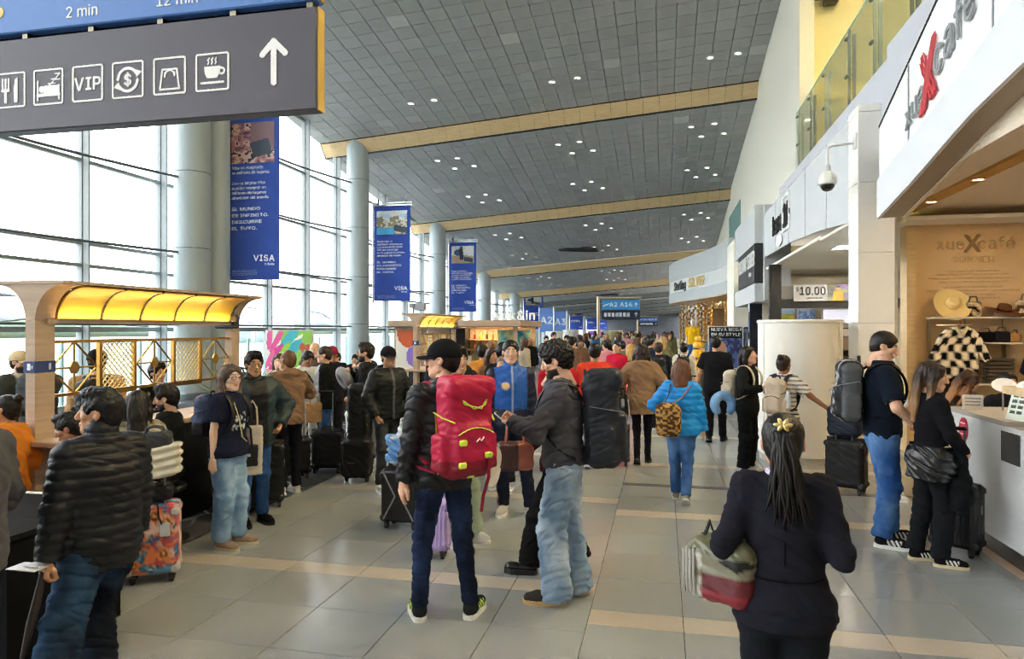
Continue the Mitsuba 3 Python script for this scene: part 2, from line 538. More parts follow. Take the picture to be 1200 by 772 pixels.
for y in YM:
    top = cz(GX, ceil_at(y)) + .35
    wn += 1
    struct('trim_%d' % wn, cat(cbox((GX, y, top / 2), (.16, .1, top)), cbox((GX + .17, y, top / 2), (.16, .05, top))), 'm_paint', color='#949c9f', label='vertical window mullion')
pane_i = 0
for a in range(len(YM) - 1):
    ya, yb = YM[a] + .05, YM[a + 1] - .05
    top = cz(GX, ceil_at((ya + yb) / 2)) + .3
    zs = [z for z in ZT if z < top - .2] + [top]
    k = describe(key_for('window_%d' % (a + 1)), 'bay of the tall window wall', None, None, 'structure')
    for z in zs[:-1]:
        obj('transom', cbox((GX, (ya + yb) / 2, z), (.12, yb - ya, .075 if z != 1.87 else .12)), 'm_paint', k, color='#858d90')
    for z0, z1 in zip(zs[:-1], zs[1:]):
        if 30 < ya and z1 - z0 > 5: continue
        q = tm(([[GX, ya, z0 + .03], [GX, yb, z0 + .03], [GX, yb, z1 - .03], [GX, ya, z1 - .03]], [[0, 1, 2, 3]]))
        obj('pane', q, 'm_glass', k)
# stay rails that tie the columns to the mullions
for a in range(1, 8):
    for z in (2.0, 3.93, 5.93, 7.95):
        if z > cz(CW, ceil_at(COLS[a + 1])) - .3: continue
        y0, y1 = COLS[a] + .4, COLS[a + 1] - .4
        ys = np.linspace(y0, y1, 9)
        p = np.stack([CW - .1 - .75 * np.sin(np.linspace(0, math.pi, 9)), ys, np.full(9, z)], 1)
        struct('stay_rail', tube(p, .035, 6), 'm_metal', color='#777d80', smooth=True, label='steel stay rail between window columns')
# frosted film on the lower panes is a parapet of pale green glass outside
struct('parapet_glass', box(-14.6, -14.56, -5, 90, -.1, 1.55), 'm_railglass', label='pale green glass parapet outside the windows')
for k, y in enumerate(np.arange(-4, 90, 2.6)):
    struct('parapet_post', cbox((-14.5, y, .7), (.06, .06, 1.7)), 'm_metal', color='#9aa3a3')

# ---------------------------------------------------------------- outside: apron, service road, low buildings, tree line, hills
struct('apron_ground', box(-1500, -14.7, -900, 1500, -5.2, -5), 'm_paint', color='#8a8d88')
struct('terrace_slab', box(-16.5, -13.6, -12, 150, -.6, -.1), 'm_paint', color='#8c9a98')
def ridge(x, y0, y1, n, h, seed, amp, thick=60):
    ys = np.linspace(y0, y1, n)
    hh = h + amp * (meshkit.fbm(np.stack([ys * .012 + seed, ys * 0, ys * 0], 1), 5, seed) - .4)
    r = []
    for y, q in zip(ys, hh):
        r.append([[x + thick, y, -5], [x + thick * .5, y, -5 + q * .8], [x, y, -5 + q], [x - thick, y, -5]])
    return loft(np.array(r), True)
struct('hill', ridge(-3200, -4200, 5600, 160, 150, 3, 160, 500), 'm_paint', color='#a9b3ba', smooth=True, label='faint mountain ridge far beyond the runway')
struct('tree_line', ridge(-520, -900, 1500, 420, 10, 8, 14, 12), 'm_cloth', color='#5c6a5a', smooth=True, label='dark tree line beyond the apron')
for n, (x, y, sx, sy, h) in enumerate(((-260, 60, 40, 90, 11), (-300, 190, 50, 60, 14), (-230, 330, 40, 70, 10), (-330, 20, 30, 40, 9))):
    k = thing('airport_hangar', ('long low pale hangar', 'tall boxy grey hangar', 'small pale hangar far along the apron', 'low flat hangar behind the long one')[n] + ' seen through the windows', 'building')
    obj('hall', chamfer((x, y, -5 + h / 2), (sx, sy, h), .4), 'm_paint', k, color=('#9aa4a4', '#8c9698', '#a7aead', '#99a09d')[n])
    for q in range(5):
        obj('gate', cbox((x + sx / 2, y - sy * .4 + q * sy * .2, -5 + h * .35), (.3, sy * .14, h * .6)), 'm_paint', k, color='#6d777c')

# ---------------------------------------------------------------- shop side: upper wall, mezzanine, fascias
WR = 3.4
struct('wall_right', cat(box(WR, WR + .35, 18.7, 150, 4.9, 20), ), 'm_paint', color='#e2ded2', label='tall cream upper wall above the shops')
struct('wall_right_2', box(WR + .35, 14, 25, 25.3, 4.5, 20), 'm_paint', color='#d9cfae')
struct('wall_mezzanine', cat(box(6.6, 6.9, -12, 25, 4.5, 20), box(WR + .35, 6.9, 19.0, 19.3, 4.5, 20)), 'm_paint', color='#e4d8a6', label='cream yellow back wall of the mezzanine')
struct('mezzanine_floor', box(3.15, 14, -12, 25, 4.72, 4.95), 'm_paint', color='#b7b5ae')
struct('wall_back', box(-14, 14, -12.3, -12, -.3, 20), 'm_paint', color='#b9b8b2')
struct('wall_end', box(-14, 14, 150, 150.3, -.3, 12), 'm_paint', color='#5d6268')
struct('wall_shops', box(9.5, 9.8, -12, 150, -.3, 5), 'm_paint', color='#b9a98e')
struct('mezzanine_ceiling', box(3.45, 7, -12, 25, 12.6, 12.8), 'm_paint', color='#d0c9b5')
for n, y in enumerate((3, 8, 13)):
    k = thing('mezzanine_lamp', f'recessed square lamp over the mezzanine, {("nearest", "middle", "farthest")[n]} of three', 'lamp', 'mezzanine ceiling lamps')
    obj('frame', box(4.6, 5.8, y - .6, y + .6, 12.52, 12.6), 'm_paint', k, color='#dddddd')
    scene[key_for('diffuser', k)] = ply(tm(([[4.7, y - .5, 12.51], [4.7, y + .5, 12.51], [5.7, y + .5, 12.51], [5.7, y - .5, 12.51]], [[0, 1, 2, 3]])), 'm_lamp', False, emitter=emit('#ffe9b0', 90.0))
# ---------------------------------------------------------------- flat printed panels and lettering frames
def FC(x, y, z): return ((1, 0, 0), (0, 0, 1), (0, -1, 0), (x, y, z))          # faces down the hall, towards -y
def FH(x, y, z): return ((0, -1, 0), (0, 0, 1), (-1, 0, 0), (x, y, z))         # faces the hall, towards -x
def printed(name, parent, M, w, h, nx, ny, fn, mat='m_paint', th=.006, **kw):
    """A thin sheet w x h from the frame's origin, its print given by fn(s, t) -> (n, 3) with s, t from 0 to 1."""
    xs, ys = np.linspace(0, w, nx + 1), np.linspace(0, h, ny + 1)
    X, Y = np.meshgrid(xs, ys)
    v = np.stack([X.ravel(), Y.ravel(), np.full(X.size, th)], 1)
    i, j = np.meshgrid(np.arange(nx), np.arange(ny)); a = (j * (nx + 1) + i).ravel()
    f = np.stack([a, a + 1, a + nx + 2, a + nx + 1], 1)
    front = frame(tm((v, f)), M)
    fc = np.asarray(fn((i.ravel() + .5) / nx, (j.ravel() + .5) / ny))
    m = tm((np.asarray(front.vertices)[np.asarray(tm((v, f)).faces).ravel()], np.arange(len(f) * 6).reshape(-1, 3)))
    cc = np.repeat(np.vstack([fc, fc]), 3, axis=0)
    if np.dot(np.cross(M[0], M[1]), M[2]) < 0: pass
    return obj(name, m, mat, parent, color=lambda q: cc, **kw)
def pick(stops, t):
    """palette by thresholds"""
    cols = np.array([C(c) for c in stops])
    return cols[np.clip((t * len(stops)).astype(int), 0, len(stops) - 1)]
def nz(s, t, f, seed): return meshkit.fbm(np.stack([s * f, t * f, s * 0 + seed], -1), 3, seed)
def on(img, mask, c): img[mask] = col(c); return img

# ---------------------------------------------------------------- white stone pillar, round cladding, fascias
k = struct('pillar', box(2.68, 3.1, 10.42, 10.88, 0, 5.0), 'm_paint', color='#d9d6cc', label='square white stone-clad pillar at the shop fronts')
for z in np.arange(0, 4.9, .98):
    obj('stone_slab', cat(box(2.655, 2.68, 10.4, 10.9, z + .005, min(z + .975, 5.0)), box(2.66, 3.12, 10.395, 10.42, z + .005, min(z + .975, 5.0))), 'm_paint', k, color=C('#ebe9e2') * (1 + gr.normal(0, .02)))
cl = thing('round_cladding', 'white round drum-shaped enclosure, taller than the people before it', 'enclosure')
obj('drum', lathe([(.565, .1), (.57, .12), (.57, 1.98), (.56, 2.0), (.02, 2.0)], 64, (1.93, 10.62, 0)), 'm_paint', cl, color='#e2e0d7', smooth=40)
obj('plinth', lathe([(.55, 0), (.55, .1), (.1, .1)], 48, (1.93, 10.62, 0)), 'm_paint', cl, color='#a8a69d', smooth=40)
obj('rim', lathe([(.572, 1.96), (.585, 1.97), (.585, 2.0), (.572, 2.01), (.54, 2.01), (.54, 1.99)], 64, (1.93, 10.62, 0)), 'm_paint', cl, color='#e3e1d8', smooth=40)
for a in (-1.15, .9, 2.6):
    obj('seam', box(-.004, .004, .565, .574, .12, 1.96).apply_transform(trimesh.transformations.rotation_matrix(a + math.pi, [0, 0, 1])).apply_translation([1.93, 10.62, 0]), 'm_paint', cl, color='#a9a89f')

def ribbon(ys, xs, za, zb, th=.04, n=None):
    """an upright curved band: plan (xs, ys), from height za to zb, thickness th towards +x"""
    r = []
    for x, y, a, b in zip(xs, ys, za, zb):
        r.append([[x, y, a], [x, y, b], [x + th, y, b], [x + th, y, a]])
    m = loft(np.array(r))
    return m
def lerp(pts, y): q = np.array(pts); return np.interp(y, q[:, 0], q[:, 1])
ya = np.linspace(-6, 9.7, 40)
zb_ = lambda y: lerp([(-6, 4.15), (2, 4.1), (4.5, 4.0), (6, 3.92), (7, 3.8), (8.4, 3.52), (9.7, 3.3)], y)
zg_ = lambda y: lerp([(-6, 5.2), (2, 5.1), (5, 4.75), (7.3, 4.22), (9.7, 3.8)], y)
zt_ = lambda y: lerp([(-6, 6.6), (2, 6.6), (6, 5.9), (7.8, 5.2), (9.7, 4.47)], y)
fx = lambda y: 2.7 + 0 * y
struct('fascia_lower_band', ribbon(ya, fx(ya), zb_(ya), zg_(ya)), 'm_paint', color='#d6d9dc', smooth=30, label='wavy pale grey lower band of the cafe fascia')
k = struct('fascia_sign_band', ribbon(ya, fx(ya) + .03, zg_(ya), zt_(ya)), 'm_gloss', color='#eef0f0', smooth=30, label='glossy white sign panels of the cafe fascia')
for y in (-2, 1.2, 4.2, 6.55, 8.6):
    obj('panel_joint', cat(box(2.718, 2.728, y - .008, y + .008, zg_(y), zt_(y))), 'm_paint', k, color='#8b8f92')
obj('top_gap', ribbon(ya, fx(ya) + .02, zt_(ya), zt_(ya) + .03), 'm_paint', k, color='#17181a')
struct('slab_edge', cat(ribbon(np.array([-6, 18.9]), np.array([2.95, 2.95]), np.array([4.3, 4.3]), np.array([5.52, 5.52]), .2), ribbon(ya, fx(ya) + .12, zt_(ya) + .03, np.maximum(zt_(ya) + .1, 5.52), .1)), 'm_paint', color='#bcbfc6', smooth=30)
struct('fascia_soffit', loft(np.array([[[2.712, y, zb_(y) + .004], [3.02, y, zb_(y) + .02], [3.02, y, zb_(y) + .3], [2.712, y, zb_(y) + .3]] for y in ya])), 'm_paint', color='#9b8a7b', smooth=30)
struct('ceiling_shop', cat(box(3.0, 9.6, -8, 13.2, 3.62, 3.7), loft(np.array([[[3.0, y, min(zb_(y), 3.62)], [3.04, y, min(zb_(y), 3.62)], [3.04, y, max(zb_(y) + .3, 3.7)], [3.0, y, max(zb_(y) + .3, 3.7)]] for y in ya]))), 'm_paint', color='#d8c9b4', label='cream ceiling inside the hat shop')
# slanted lettering on the sign band: thin grey words and a broad red cross letter
ux = np.array([0, -.955, .296]); vx = np.array([0, .05, 1.0]) / math.hypot(.05, 1)
sg = thing('cafe_sign', 'grey and red raised lettering of the cafe name on the wavy white fascia', 'sign')
M = lambda y, z: (ux, vx, (-1, 0, 0), (2.712, y, z))
obj('grey_letters', cat(text('xue', .26, M(8.62, 4.13), depth=.02), text('café', .38, M(7.78, 4.42), depth=.02, squeeze=.9)), 'm_paint', sg, color='#8d9093')
xs_ = []
for sgn in (1, -1):
    for d in range(7):
        o = (d - 3) * .022
        a = np.array([0, -.16 * sgn + o, -.24 - .04 * abs(d % 3 - 1)]); b = np.array([0, .16 * sgn + o, .30 + .05 * (d % 2)])
        q = np.linspace(0, 1, 8)[:, None]
        p = a + (b - a) * q; p[:, 1] += .012 * np.sin(q[:, 0] * 19 + d)
        p = np.array([2.705, 7.96, 4.5]) + p[:, :1] * 0 + np.stack([0 * p[:, 1], p[:, 1], p[:, 2] - p[:, 1] * .31], 1)
        xs_.append(tube(p, np.linspace(.017, .008, 8), 5))
obj('red_letter', cat(xs_), 'm_paint', sg, color='#b8373d')

# mezzanine balustrade
ORD = ('first', 'second', 'third', 'fourth', 'fifth', 'sixth', 'seventh', 'eighth', 'ninth', 'tenth')
for n, y in enumerate((18.4, 17.0, 15.5, 13.65, 12.1, 10.4, 8.7, 7.0, 5.3)):
    k = thing('balustrade_post', f'steel balustrade post on the mezzanine edge, {ORD[n]} from the cream wall', 'post', 'mezzanine balustrade posts')
    obj('post', cat(cbox((3.34, y, 6.4), (.05, .022, 1.95)), cbox((3.42, y, 6.35), (.06, .03, 1.85))), 'm_metal', k, color='#7d8283' if n % 2 else '#b9bebd')
    for z in (5.75, 6.5, 7.2): obj('clamp', cyl((3.29, y - .05, z), (3.29, y + .05, z), .03, 10), 'm_metal', k, color='#75797a', smooth=40)
for n, (y0, y1) in enumerate(((18.6, 17.02), (16.98, 15.52), (15.48, 13.67), (13.63, 12.12), (12.08, 10.42), (10.38, 8.72), (8.68, 7.02), (6.98, 5.32))):
    gp = thing('glass_panel', f'green-tinted balustrade glass pane on the mezzanine, {ORD[n]} from the cream wall', 'glass panel', 'mezzanine balustrade panes'); obj('pane', tm(([[3.3, y1, 5.3], [3.3, y0, 5.3], [3.3, y0, 7.32], [3.3, y1, 7.32]], [[0, 1, 2, 3]])), 'm_railglass', gp); obj('top_edge', box(3.29, 3.31, y1, y0, 7.315, 7.33), 'm_gloss', gp, color='#9fc4b8')
k = thing('wall_spotlight', 'small black square spotlight high on the yellow mezzanine wall', 'spotlight')
obj('housing', rbox((4.15, 18.75, 10.3), (.34, .3, .4), .05), 'm_plastic', k, color='#17171a'); obj('bracket', box(3.76, 4.0, 18.7, 18.8, 10.25, 10.35), 'm_metal', k, color='#777777'); obj('front_grille', box(4.03, 4.27, 18.57, 18.6, 10.15, 10.45), 'm_plastic', k, color='#2d2d31')
# dome camera on a gooseneck, fixed to the pillar
k = thing('dome_camera', 'white dome security camera hanging from a gooseneck arm on the pillar', 'security camera')
obj('wall_plate', rbox((2.64, 10.5, 4.52), (.03, .13, .22), .012), 'm_plastic', k, color='#d5d6d4')
q = np.linspace(0, math.pi / 2, 8)
arm = [[2.63, 10.5, 4.5], [2.36, 10.5, 4.48]] + [[2.36 - .08 * math.sin(a), 10.5, 4.40 + .08 * math.cos(a)] for a in q] + [[2.28, 10.5, 4.2]]
obj('arm', tube(arm, .022, 10), 'm_plastic', k, color='#dcdcda', smooth=50)
obj('collar', lathe([(.03, 4.2), (.045, 4.19), (.045, 4.12), (.03, 4.11)], 20, (2.28, 10.5, 0)), 'm_plastic', k, color='#c9cac8', smooth=40)
obj('housing', lathe([(.02, 4.12), (.06, 4.11), (.115, 4.05), (.125, 3.98), (.125, 3.93), (.10, 3.92), (.02, 3.92)], 28, (2.28, 10.5, 0)), 'm_plastic', k, color='#deded9', smooth=40)
obj('dome', lathe([(.095, 3.93), (.09, 3.89), (.065, 3.85), (.03, 3.835), (.002, 3.832)], 24, (2.28, 10.5, 0)), 'm_gloss', k, color='#0c0c0e', smooth=60)

# grey fascia with the black lettering, white soffit ring and store ceiling beyond the pillar
yk = np.linspace(10.9, 19.9, 24)
zk = lambda y: lerp([(10.9, 3.45), (13, 3.62), (16, 3.78), (19.9, 3.85)], y)
fk = struct('fascia_store', ribbon(yk, 2.72 + 0 * yk, zk(yk), 5.02 + 0 * yk), 'm_paint', color='#c6c9cc', smooth=30, label='pale grey fascia beyond the pillar')
for y in (12.6, 14.4, 16.2, 18.0):
    obj('panel_joint', box(2.712, 2.722, y - .006, y + .006, zk(y), 5.02), 'm_paint', fk, color='#95989b')
struct('fascia_cap', box(2.72, 3.4, 10.9, 30, 5.0, 5.05), 'm_paint', color='#b9bcbf')
sk = thing('kara_sign', 'black raised letters with a framed icon on the grey fascia', 'sign')
obj('letters', text('kara', .46, FH(2.71, 18.3, 4.22), bold=True, depth=.03), 'm_paint', sk, color='#161616')
obj('icon_frame', cat(*[box(2.68, 2.715, a, b, c, d) for a, b, c, d in ((16.0, 16.9, 4.1, 4.15), (16.0, 16.9, 4.85, 4.9), (16.0, 16.06, 4.1, 4.9), (16.84, 16.9, 4.1, 4.9))]), 'm_paint', sk, color='#e8e8e6')
obj('icon', cat(text('10', .5, FH(2.71, 16.8, 4.22), bold=True, depth=.025)), 'm_paint', sk, color='#1c1c1c')
obj('white_plate', frame(extrude(shapely.Point(0, 0).buffer(.5, 12), .02), ((0, -.75, 0), (0, 0, .26), (-1, 0, 0), (2.70, 17.3, 3.98))), 'm_paint', sk, color='#f4f4f2')
th = np.linspace(0, 1, 24)
rx_, ry_ = 3.0 + .9 * np.sin(th * math.pi) ** .8 * 0 + 2.2 * th ** 2 * 0, 0
ys2 = np.linspace(11.0, 17.2, 20)
struct('soffit_ring', ribbon(ys2, 2.95 + 1.5 * ((ys2 - 11) / 6.2) ** 1.6, zk(ys2) - .28 - .25 * (1 - (ys2 - 11) / 6.2), zk(ys2) + .1, .05), 'm_paint', color='#e3e2dc', smooth=30)
struct('ceiling_store', box(2.76, 9.5, 13.2, 29.5, 3.5, 3.56), 'm_paint', color='#e2ddd2')
struct('store_bulkhead', box(2.74, 9.5, 10.9, 13.2, 3.45, 3.5), 'm_paint', color='#dcd8cd')
def area_lamp(name, lab, x0, x1, y0, y1, z, power, tint='#fff3dd', group=None):
    k = thing(name, lab, 'lamp', group)
    obj('frame', box(x0 - .04, x1 + .04, y0 - .04, y1 + .04, z, z + .03), 'm_paint', k, color='#e8e8e4')
    q = tm(([[x0, y0, z - .002], [x0, y1, z - .002], [x1, y1, z - .002], [x1, y0, z - .002]], [[0, 1, 2, 3]]))
    scene[key_for('diffuser', k)] = ply(q, 'm_lamp', False, emitter=emit(tint, power))
area_lamp('store_ceiling_lamp', 'square lamp in the white store ceiling nearest the pillar', 3.3, 3.9, 14.2, 14.8, 3.47, 70)
area_lamp('store_ceiling_lamp', 'square lamp in the white store ceiling over the price board', 4.6, 5.2, 17.2, 17.8, 3.47, 80)
area_lamp('store_ceiling_lamp', 'square lamp deep in the white store ceiling', 6.4, 7.0, 14.4, 15.0, 3.47, 60)
# gold light channel in the hat shop's ceiling
k = thing('light_channel', 'gold recessed light channel along the cream shop ceiling', 'lamp')
obj('trough', box(3.42, 3.6, -2, 13.0, 3.585, 3.63), 'm_metal', k, color='#b98f45')
for n, y in enumerate((-1, 1.5, 4, 5.6, 7.2, 8.8, 10.2, 11.4, 12.6)):
    obj('lamp_cup', lathe([(.05, 3.575), (.08, 3.57), (.08, 3.6), (.05, 3.6)], 14, (3.51, y, 0)), 'm_metal', k, color='#d9b15a', smooth=40)
    scene[key_for('bulb', k)] = ply(lathe([(.001, 3.572), (.05, 3.574), (.05, 3.59), (.001, 3.59)], 12, (3.51, y, 0)), 'm_lamp', False, emitter=emit('#ffd27a', 160.0))
k = thing('twin_spot', 'pair of small white spotlights at the end of the gold light channel', 'spotlight')
for x in (3.2, 3.36): obj('head', lathe([(.02, 3.55), (.05, 3.54), (.055, 3.42), (.04, 3.41), (.01, 3.43)], 14, (x, 10.9, 0)), 'm_plastic', k, color='#dedbd2', smooth=40)

# ---------------------------------------------------------------- cafe and hat shop: back wall, lettering, shelves, goods
wt = struct('wall_cafe', box(3.72, 9.6, 11.6, 11.8, 0, 3.62), 'm_paint', color='#d3b68c', label='warm tan back wall of the hat shop')
struct('wall_cafe_trim', cat(box(3.62, 3.74, 11.5, 11.8, 0, 3.5), box(3.62, 9.6, 11.52, 11.6, 3.44, 3.5)), 'm_oak')
struct('column_round_shop', lathe([(.42, 0), (.42, 3.5)], 32, (4.0, 14.6, 0)), 'm_paint', color='#e0ddd4', smooth=40, label='round white column behind the tan wall')
ws = thing('wall_lettering', 'raised tan lettering of the cafe name over lines of small print on the tan wall', 'sign')
obj('title', cat(text('xue', .17, FC(4.06, 11.6, 3.08), depth=.015), text('café', .17, FC(4.62, 11.6, 3.08), depth=.015)), 'm_paint', ws, color='#b4966c')
obj('title_cross', text('X', .25, FC(4.43, 11.6, 3.04), bold=True, depth=.02), 'm_paint', ws, color='#8f7350')
obj('subtitle', text('CORNER', .09, FC(4.55, 11.6, 2.88), depth=.01, align='c', squeeze=1.2), 'm_paint', ws, color='#c0a276')
for r, (w, z) in enumerate(((.8, 2.74), (1.1, 2.69), (1.35, 2.63), (1.0, 2.58), (.9, 2.5), (1.4, 2.45), (.7, 2.39), (.8, 2.34))):
    q = 'tejido a mano por artesanos de nuestra tierra con fibras'[:int(w * 40)]
    obj('small_print', text(q, .024, FC(4.55, 11.6, z), depth=.004, align='c', squeeze=1.4), 'm_paint', ws, color='#b0946b')
sh = thing('display_shelf', 'pale metal wall shelf unit holding hats, bags and jackets before the tan wall', 'shelf')
for x in (3.92, 4.42, 4.92, 5.42): obj('upright', box(x, x + .03, 11.5, 11.55, .3, 2.06), 'm_metal', sh, color='#b7aa93')
obj('shelf_board', box(3.9, 5.5, 11.2, 11.55, 2.03, 2.055), 'm_paint', sh, color='#cfc5b2')
obj('shelf_board', box(4.42, 5.05, 11.2, 11.55, 1.66, 1.685), 'm_paint', sh, color='#cfc5b2')
obj('shelf_board', box(4.42, 5.05, 11.2, 11.55, 1.06, 1.085), 'm_paint', sh, color='#cfc5b2')
obj('rail', cyl((3.93, 11.25, 1.93), (4.42, 11.25, 1.93), .012, 8), 'm_metal', sh, color='#a8a090')
def hat(c, tilt, colr, lab, band, r=.2, rx=0):
    k = thing('hat', lab, 'hat', 'hats on the top shelf')
    a = np.linspace(0, 2 * math.pi, 40, endpoint=False)
    def ring(rr, z, w=0): return np.stack([rr * np.cos(a), rr * 1.08 * np.sin(a), z + w * np.cos(2 * a)], 1)
    Mv = lambda m: move(m, c, 0, rx, tilt)
    obj('brim', Mv(loft(np.array([ring(.085, 0), ring(r, .01, .018), ring(r, .017, .018), ring(.085, .012)]))), 'm_cloth', k, color=colr, smooth=50)
    obj('crown', Mv(loft(np.array([ring(.093, .0), ring(.09, .06), ring(.082, .105), ring(.06, .118), ring(.02, .105)]))), 'm_cloth', k, color=colr, smooth=60)
    obj('band', Mv(loft(np.array([ring(.0945, .012), ring(.0935, .04), ring(.0925, .04), ring(.0925, .012)]))), 'm_cloth', k, color=band, smooth=50)
hat((4.17, 11.33, 2.24), 0, '#e8cf8e', 'pale straw hat tilted up on the shelf, leftmost of the hats', '#d0b06a', .25, 1.05)
hat((4.86, 11.36, 2.13), .12, '#5a3a26', 'dark brown felt hat on a stand on the shelf', '#2c1a12', .24, .25)
hat((5.38, 11.33, 2.22), 0, '#e2c88c', 'pale straw hat at the far end of the shelf', '#c0a064', .2, 1.0)
k = thing('hat_stand', 'small tan block under the dark brown felt hat', 'stand'); obj('block', rbox((4.86, 11.38, 2.09), (.18, .16, .07), .015), 'm_wood', k)
def goods_bag(x, z, w, h, lab, fn, y=11.32):
    k = thing('handbag', lab, 'bag', 'small bags on the display shelves')
    m = rbox((x, y, z + h / 2), (w, .12, h), .03)
    m = m.subdivide().subdivide()
    obj('body', m, 'm_cloth', k, color=fn, smooth=40)
    p = [[x - w * .3, y, z + h - .01], [x - w * .2, y, z + h * 1.35], [x + w * .2, y, z + h * 1.35], [x + w * .3, y, z + h - .01]]
    obj('handle', tube(p, .012, 6), 'm_leather', k, color='#4a3526', smooth=50)
patch = lambda a, b: (lambda v: np.where((meshkit.noise(v * 28, 3) > .5)[:, None], C(a), C(b)))
goods_bag(4.45, 2.055, .2, .22, 'black and cream patterned bag between the straw hat and the brown hat', patch('#1f1a17', '#d9c3a0'))
goods_bag(5.14, 2.055, .26, .24, 'cream and brown cowhide patterned bag beside the far straw hat', patch('#e3d2b2', '#4a3524'))
goods_bag(4.6, 1.685, .24, .15, 'plain black bag on the middle shelf', lambda v: np.tile(C('#131315'), (len(v), 1)))
goods_bag(4.82, 1.685, .2, .16, 'dark grey boxy bag on the middle shelf', lambda v: np.tile(C('#232226'), (len(v), 1)))
goods_bag(4.98, 1.685, .15, .13, 'tan leather bag on the middle shelf', lambda v: np.tile(C('#9a7448'), (len(v), 1)))
goods_bag(4.25, .95, .3, .18, 'black leather bag with a metal clasp under the checkered jacket', lambda v: np.tile(C('#0f0f11'), (len(v), 1)), 11.2)
for r in range(7):
    k = obj('folded_jeans', rbox((4.78, 11.33, 1.10 + r * .055), (.34, .26, .05), .022), 'm_cloth', color=C('#4d4438') * (1 + .3 * gr.random()), smooth=40)
    describe(k, f'folded dark jeans in the shelf pile, {("lowest", "second lowest", "third lowest", "middle", "third from the top", "second from the top", "topmost")[r]}', 'jeans', 'folded jeans on the shelf')
def hung_jacket(cx, y, z, w, h, colr, lab, name='jacket'):
    k = thing(name, lab, 'jacket')
    P_ = [(-.06, 0), (-.16, -.03), (-w / 2, -.14), (-w / 2 - .13, -h * .62), (-w / 2 - .05, -h * .68), (-w / 2 + .05, -.3), (-w / 2 + .03, -h), (w / 2 - .03, -h), (w / 2 - .05, -.3), (w / 2 + .05, -h * .68), (w / 2 + .13, -h * .62), (w / 2, -.14), (.16, -.03), (.06, 0), (0, -.06)]
    m = extrude(shapely.Polygon(P_).buffer(.01), .12, FC(cx, y, z)).subdivide_to_size(.04 if callable(colr) and colr is checks else .12)
    v = m.vertices; m.vertices = v + np.stack([0 * v[:, 0], .03 * (meshkit.fbm(v * np.array([9, 9, 4]), 3, 3) - .5), 0 * v[:, 0]], 1)
    obj('body', m, 'm_cloth', k, color=colr)
    obj('collar', tube([[cx - .08, y - .13, z + .01], [cx - .03, y - .15, z - .08], [cx, y - .15, z - .11], [cx + .03, y - .15, z - .08], [cx + .08, y - .13, z + .01]], .022, 7), 'm_cloth', k, color='#d8c7a4', smooth=50)
    obj('hanger', tube([[cx, y - .06, z + .11], [cx + .02, y - .06, z + .06], [cx, y - .06, z + .03], [cx - .14, y - .06, z - .02]], .006, 5), 'm_metal', k, color='#5a2f22')
def checks(v):
    a = (np.floor(v[:, 0] / .09 + .35 * np.sin(v[:, 2] * 9)) + np.floor(v[:, 2] / .11)).astype(int) % 2
    return np.where(a[:, None] == 0, C('#e9dcc0'), C('#17161a'))
hung_jacket(4.2, 11.2, 1.9, .5, .72, checks, 'cream and black checkered jacket hanging on the shelf rail')
hung_jacket(5.3, 11.0, 1.86, .52, .95, lambda v: np.tile(C('#171a26'), (len(v), 1)), 'dark navy coat hanging at the end of the shelf', 'coat')
hung_jacket(4.1, 11.44, 1.25, .46, .6, lambda v: np.tile(C('#3a3836'), (len(v), 1)), 'dark grey sweater hanging low behind the checkered jacket', 'sweater')

# ---------------------------------------------------------------- cafe counter
cx_ = 2.66
k = thing('cafe_counter', 'white cafe counter with a grey plinth that the couple stands at', 'counter')
obj('front_panel', box(cx_, cx_ + .04, 5.72, 7.3, .16, 1.1), 'm_gloss', k, color='#dfe0df')
obj('front_panel', box(cx_ + .0, cx_ + .04, 2.2, 5.70, .16, .78), 'm_gloss', k, color='#dcdedd')
obj('end_panel', box(cx_, 3.5, 7.26, 7.3, .05, 1.1), 'm_gloss', k, color='#d5d6d4')
obj('top_slab', box(cx_ - .01, 3.3, 6.15, 7.31, 1.1, 1.14), 'm_paint', k, color='#a8a39a')
obj('plinth', box(cx_ + .05, 3.4, 2.2, 7.26, 0, .16), 'm_metal', k, color='#8c8c8a')
obj('niche', box(cx_ - .004, cx_ + .02, 5.95, 6.25, .82, 1.06), 'm_metal', k, color='#6f7376')
obj('grey_panel', box(cx_ - .002, cx_ + .05, 4.3, 5.72, .78, 1.16), 'm_metal', k, color='#b4b9ba')
for z in (.98, .94, .9): obj('printed_line', box(cx_ - .006, cx_, 4.9, 5.25, z, z + .018), 'm_paint', k, color='#f0f0ee')
k = describe(obj('round_sticker', frame(extrude(shapely.Point(0, 0).buffer(1, 24), .012), ((0, -.085, 0), (0, 0, .105), (-1, 0, 0), (cx_, 6.95, .97))), 'm_paint', color='#c0304a'), 'round crimson sticker on the white counter front', 'sticker')
for z in (1.02, .96, .92): obj('print_line', box(cx_ - .016, cx_ - .011, 6.9, 7.0, z, z + .012), 'm_paint', k, color='#e7c0c6')
pc = thing('pastry_case', 'glass pastry display case on the counter', 'display case')
obj('base', box(cx_ + .02, 3.3, 3.0, 5.75, .8, 1.0), 'm_metal', pc, color='#a9adae')
obj('front_glass', box(cx_ + .03, cx_ + .04, 3.0, 5.75, 1.0, 1.34), 'm_railglass', pc)
obj('end_glass', box(cx_ + .04, 3.3, 5.74, 5.75, 1.0, 1.34), 'm_railglass', pc)
obj('top', box(cx_ + .02, 3.3, 3.0, 5.76, 1.34, 1.36), 'm_metal', pc, color='#c2c6c6')
for y in (5.72, 4.4): obj('corner_post', cbox((cx_ + .035, y, 1.17), (.025, .025, .36)), 'm_metal', pc, color='#8c9092')
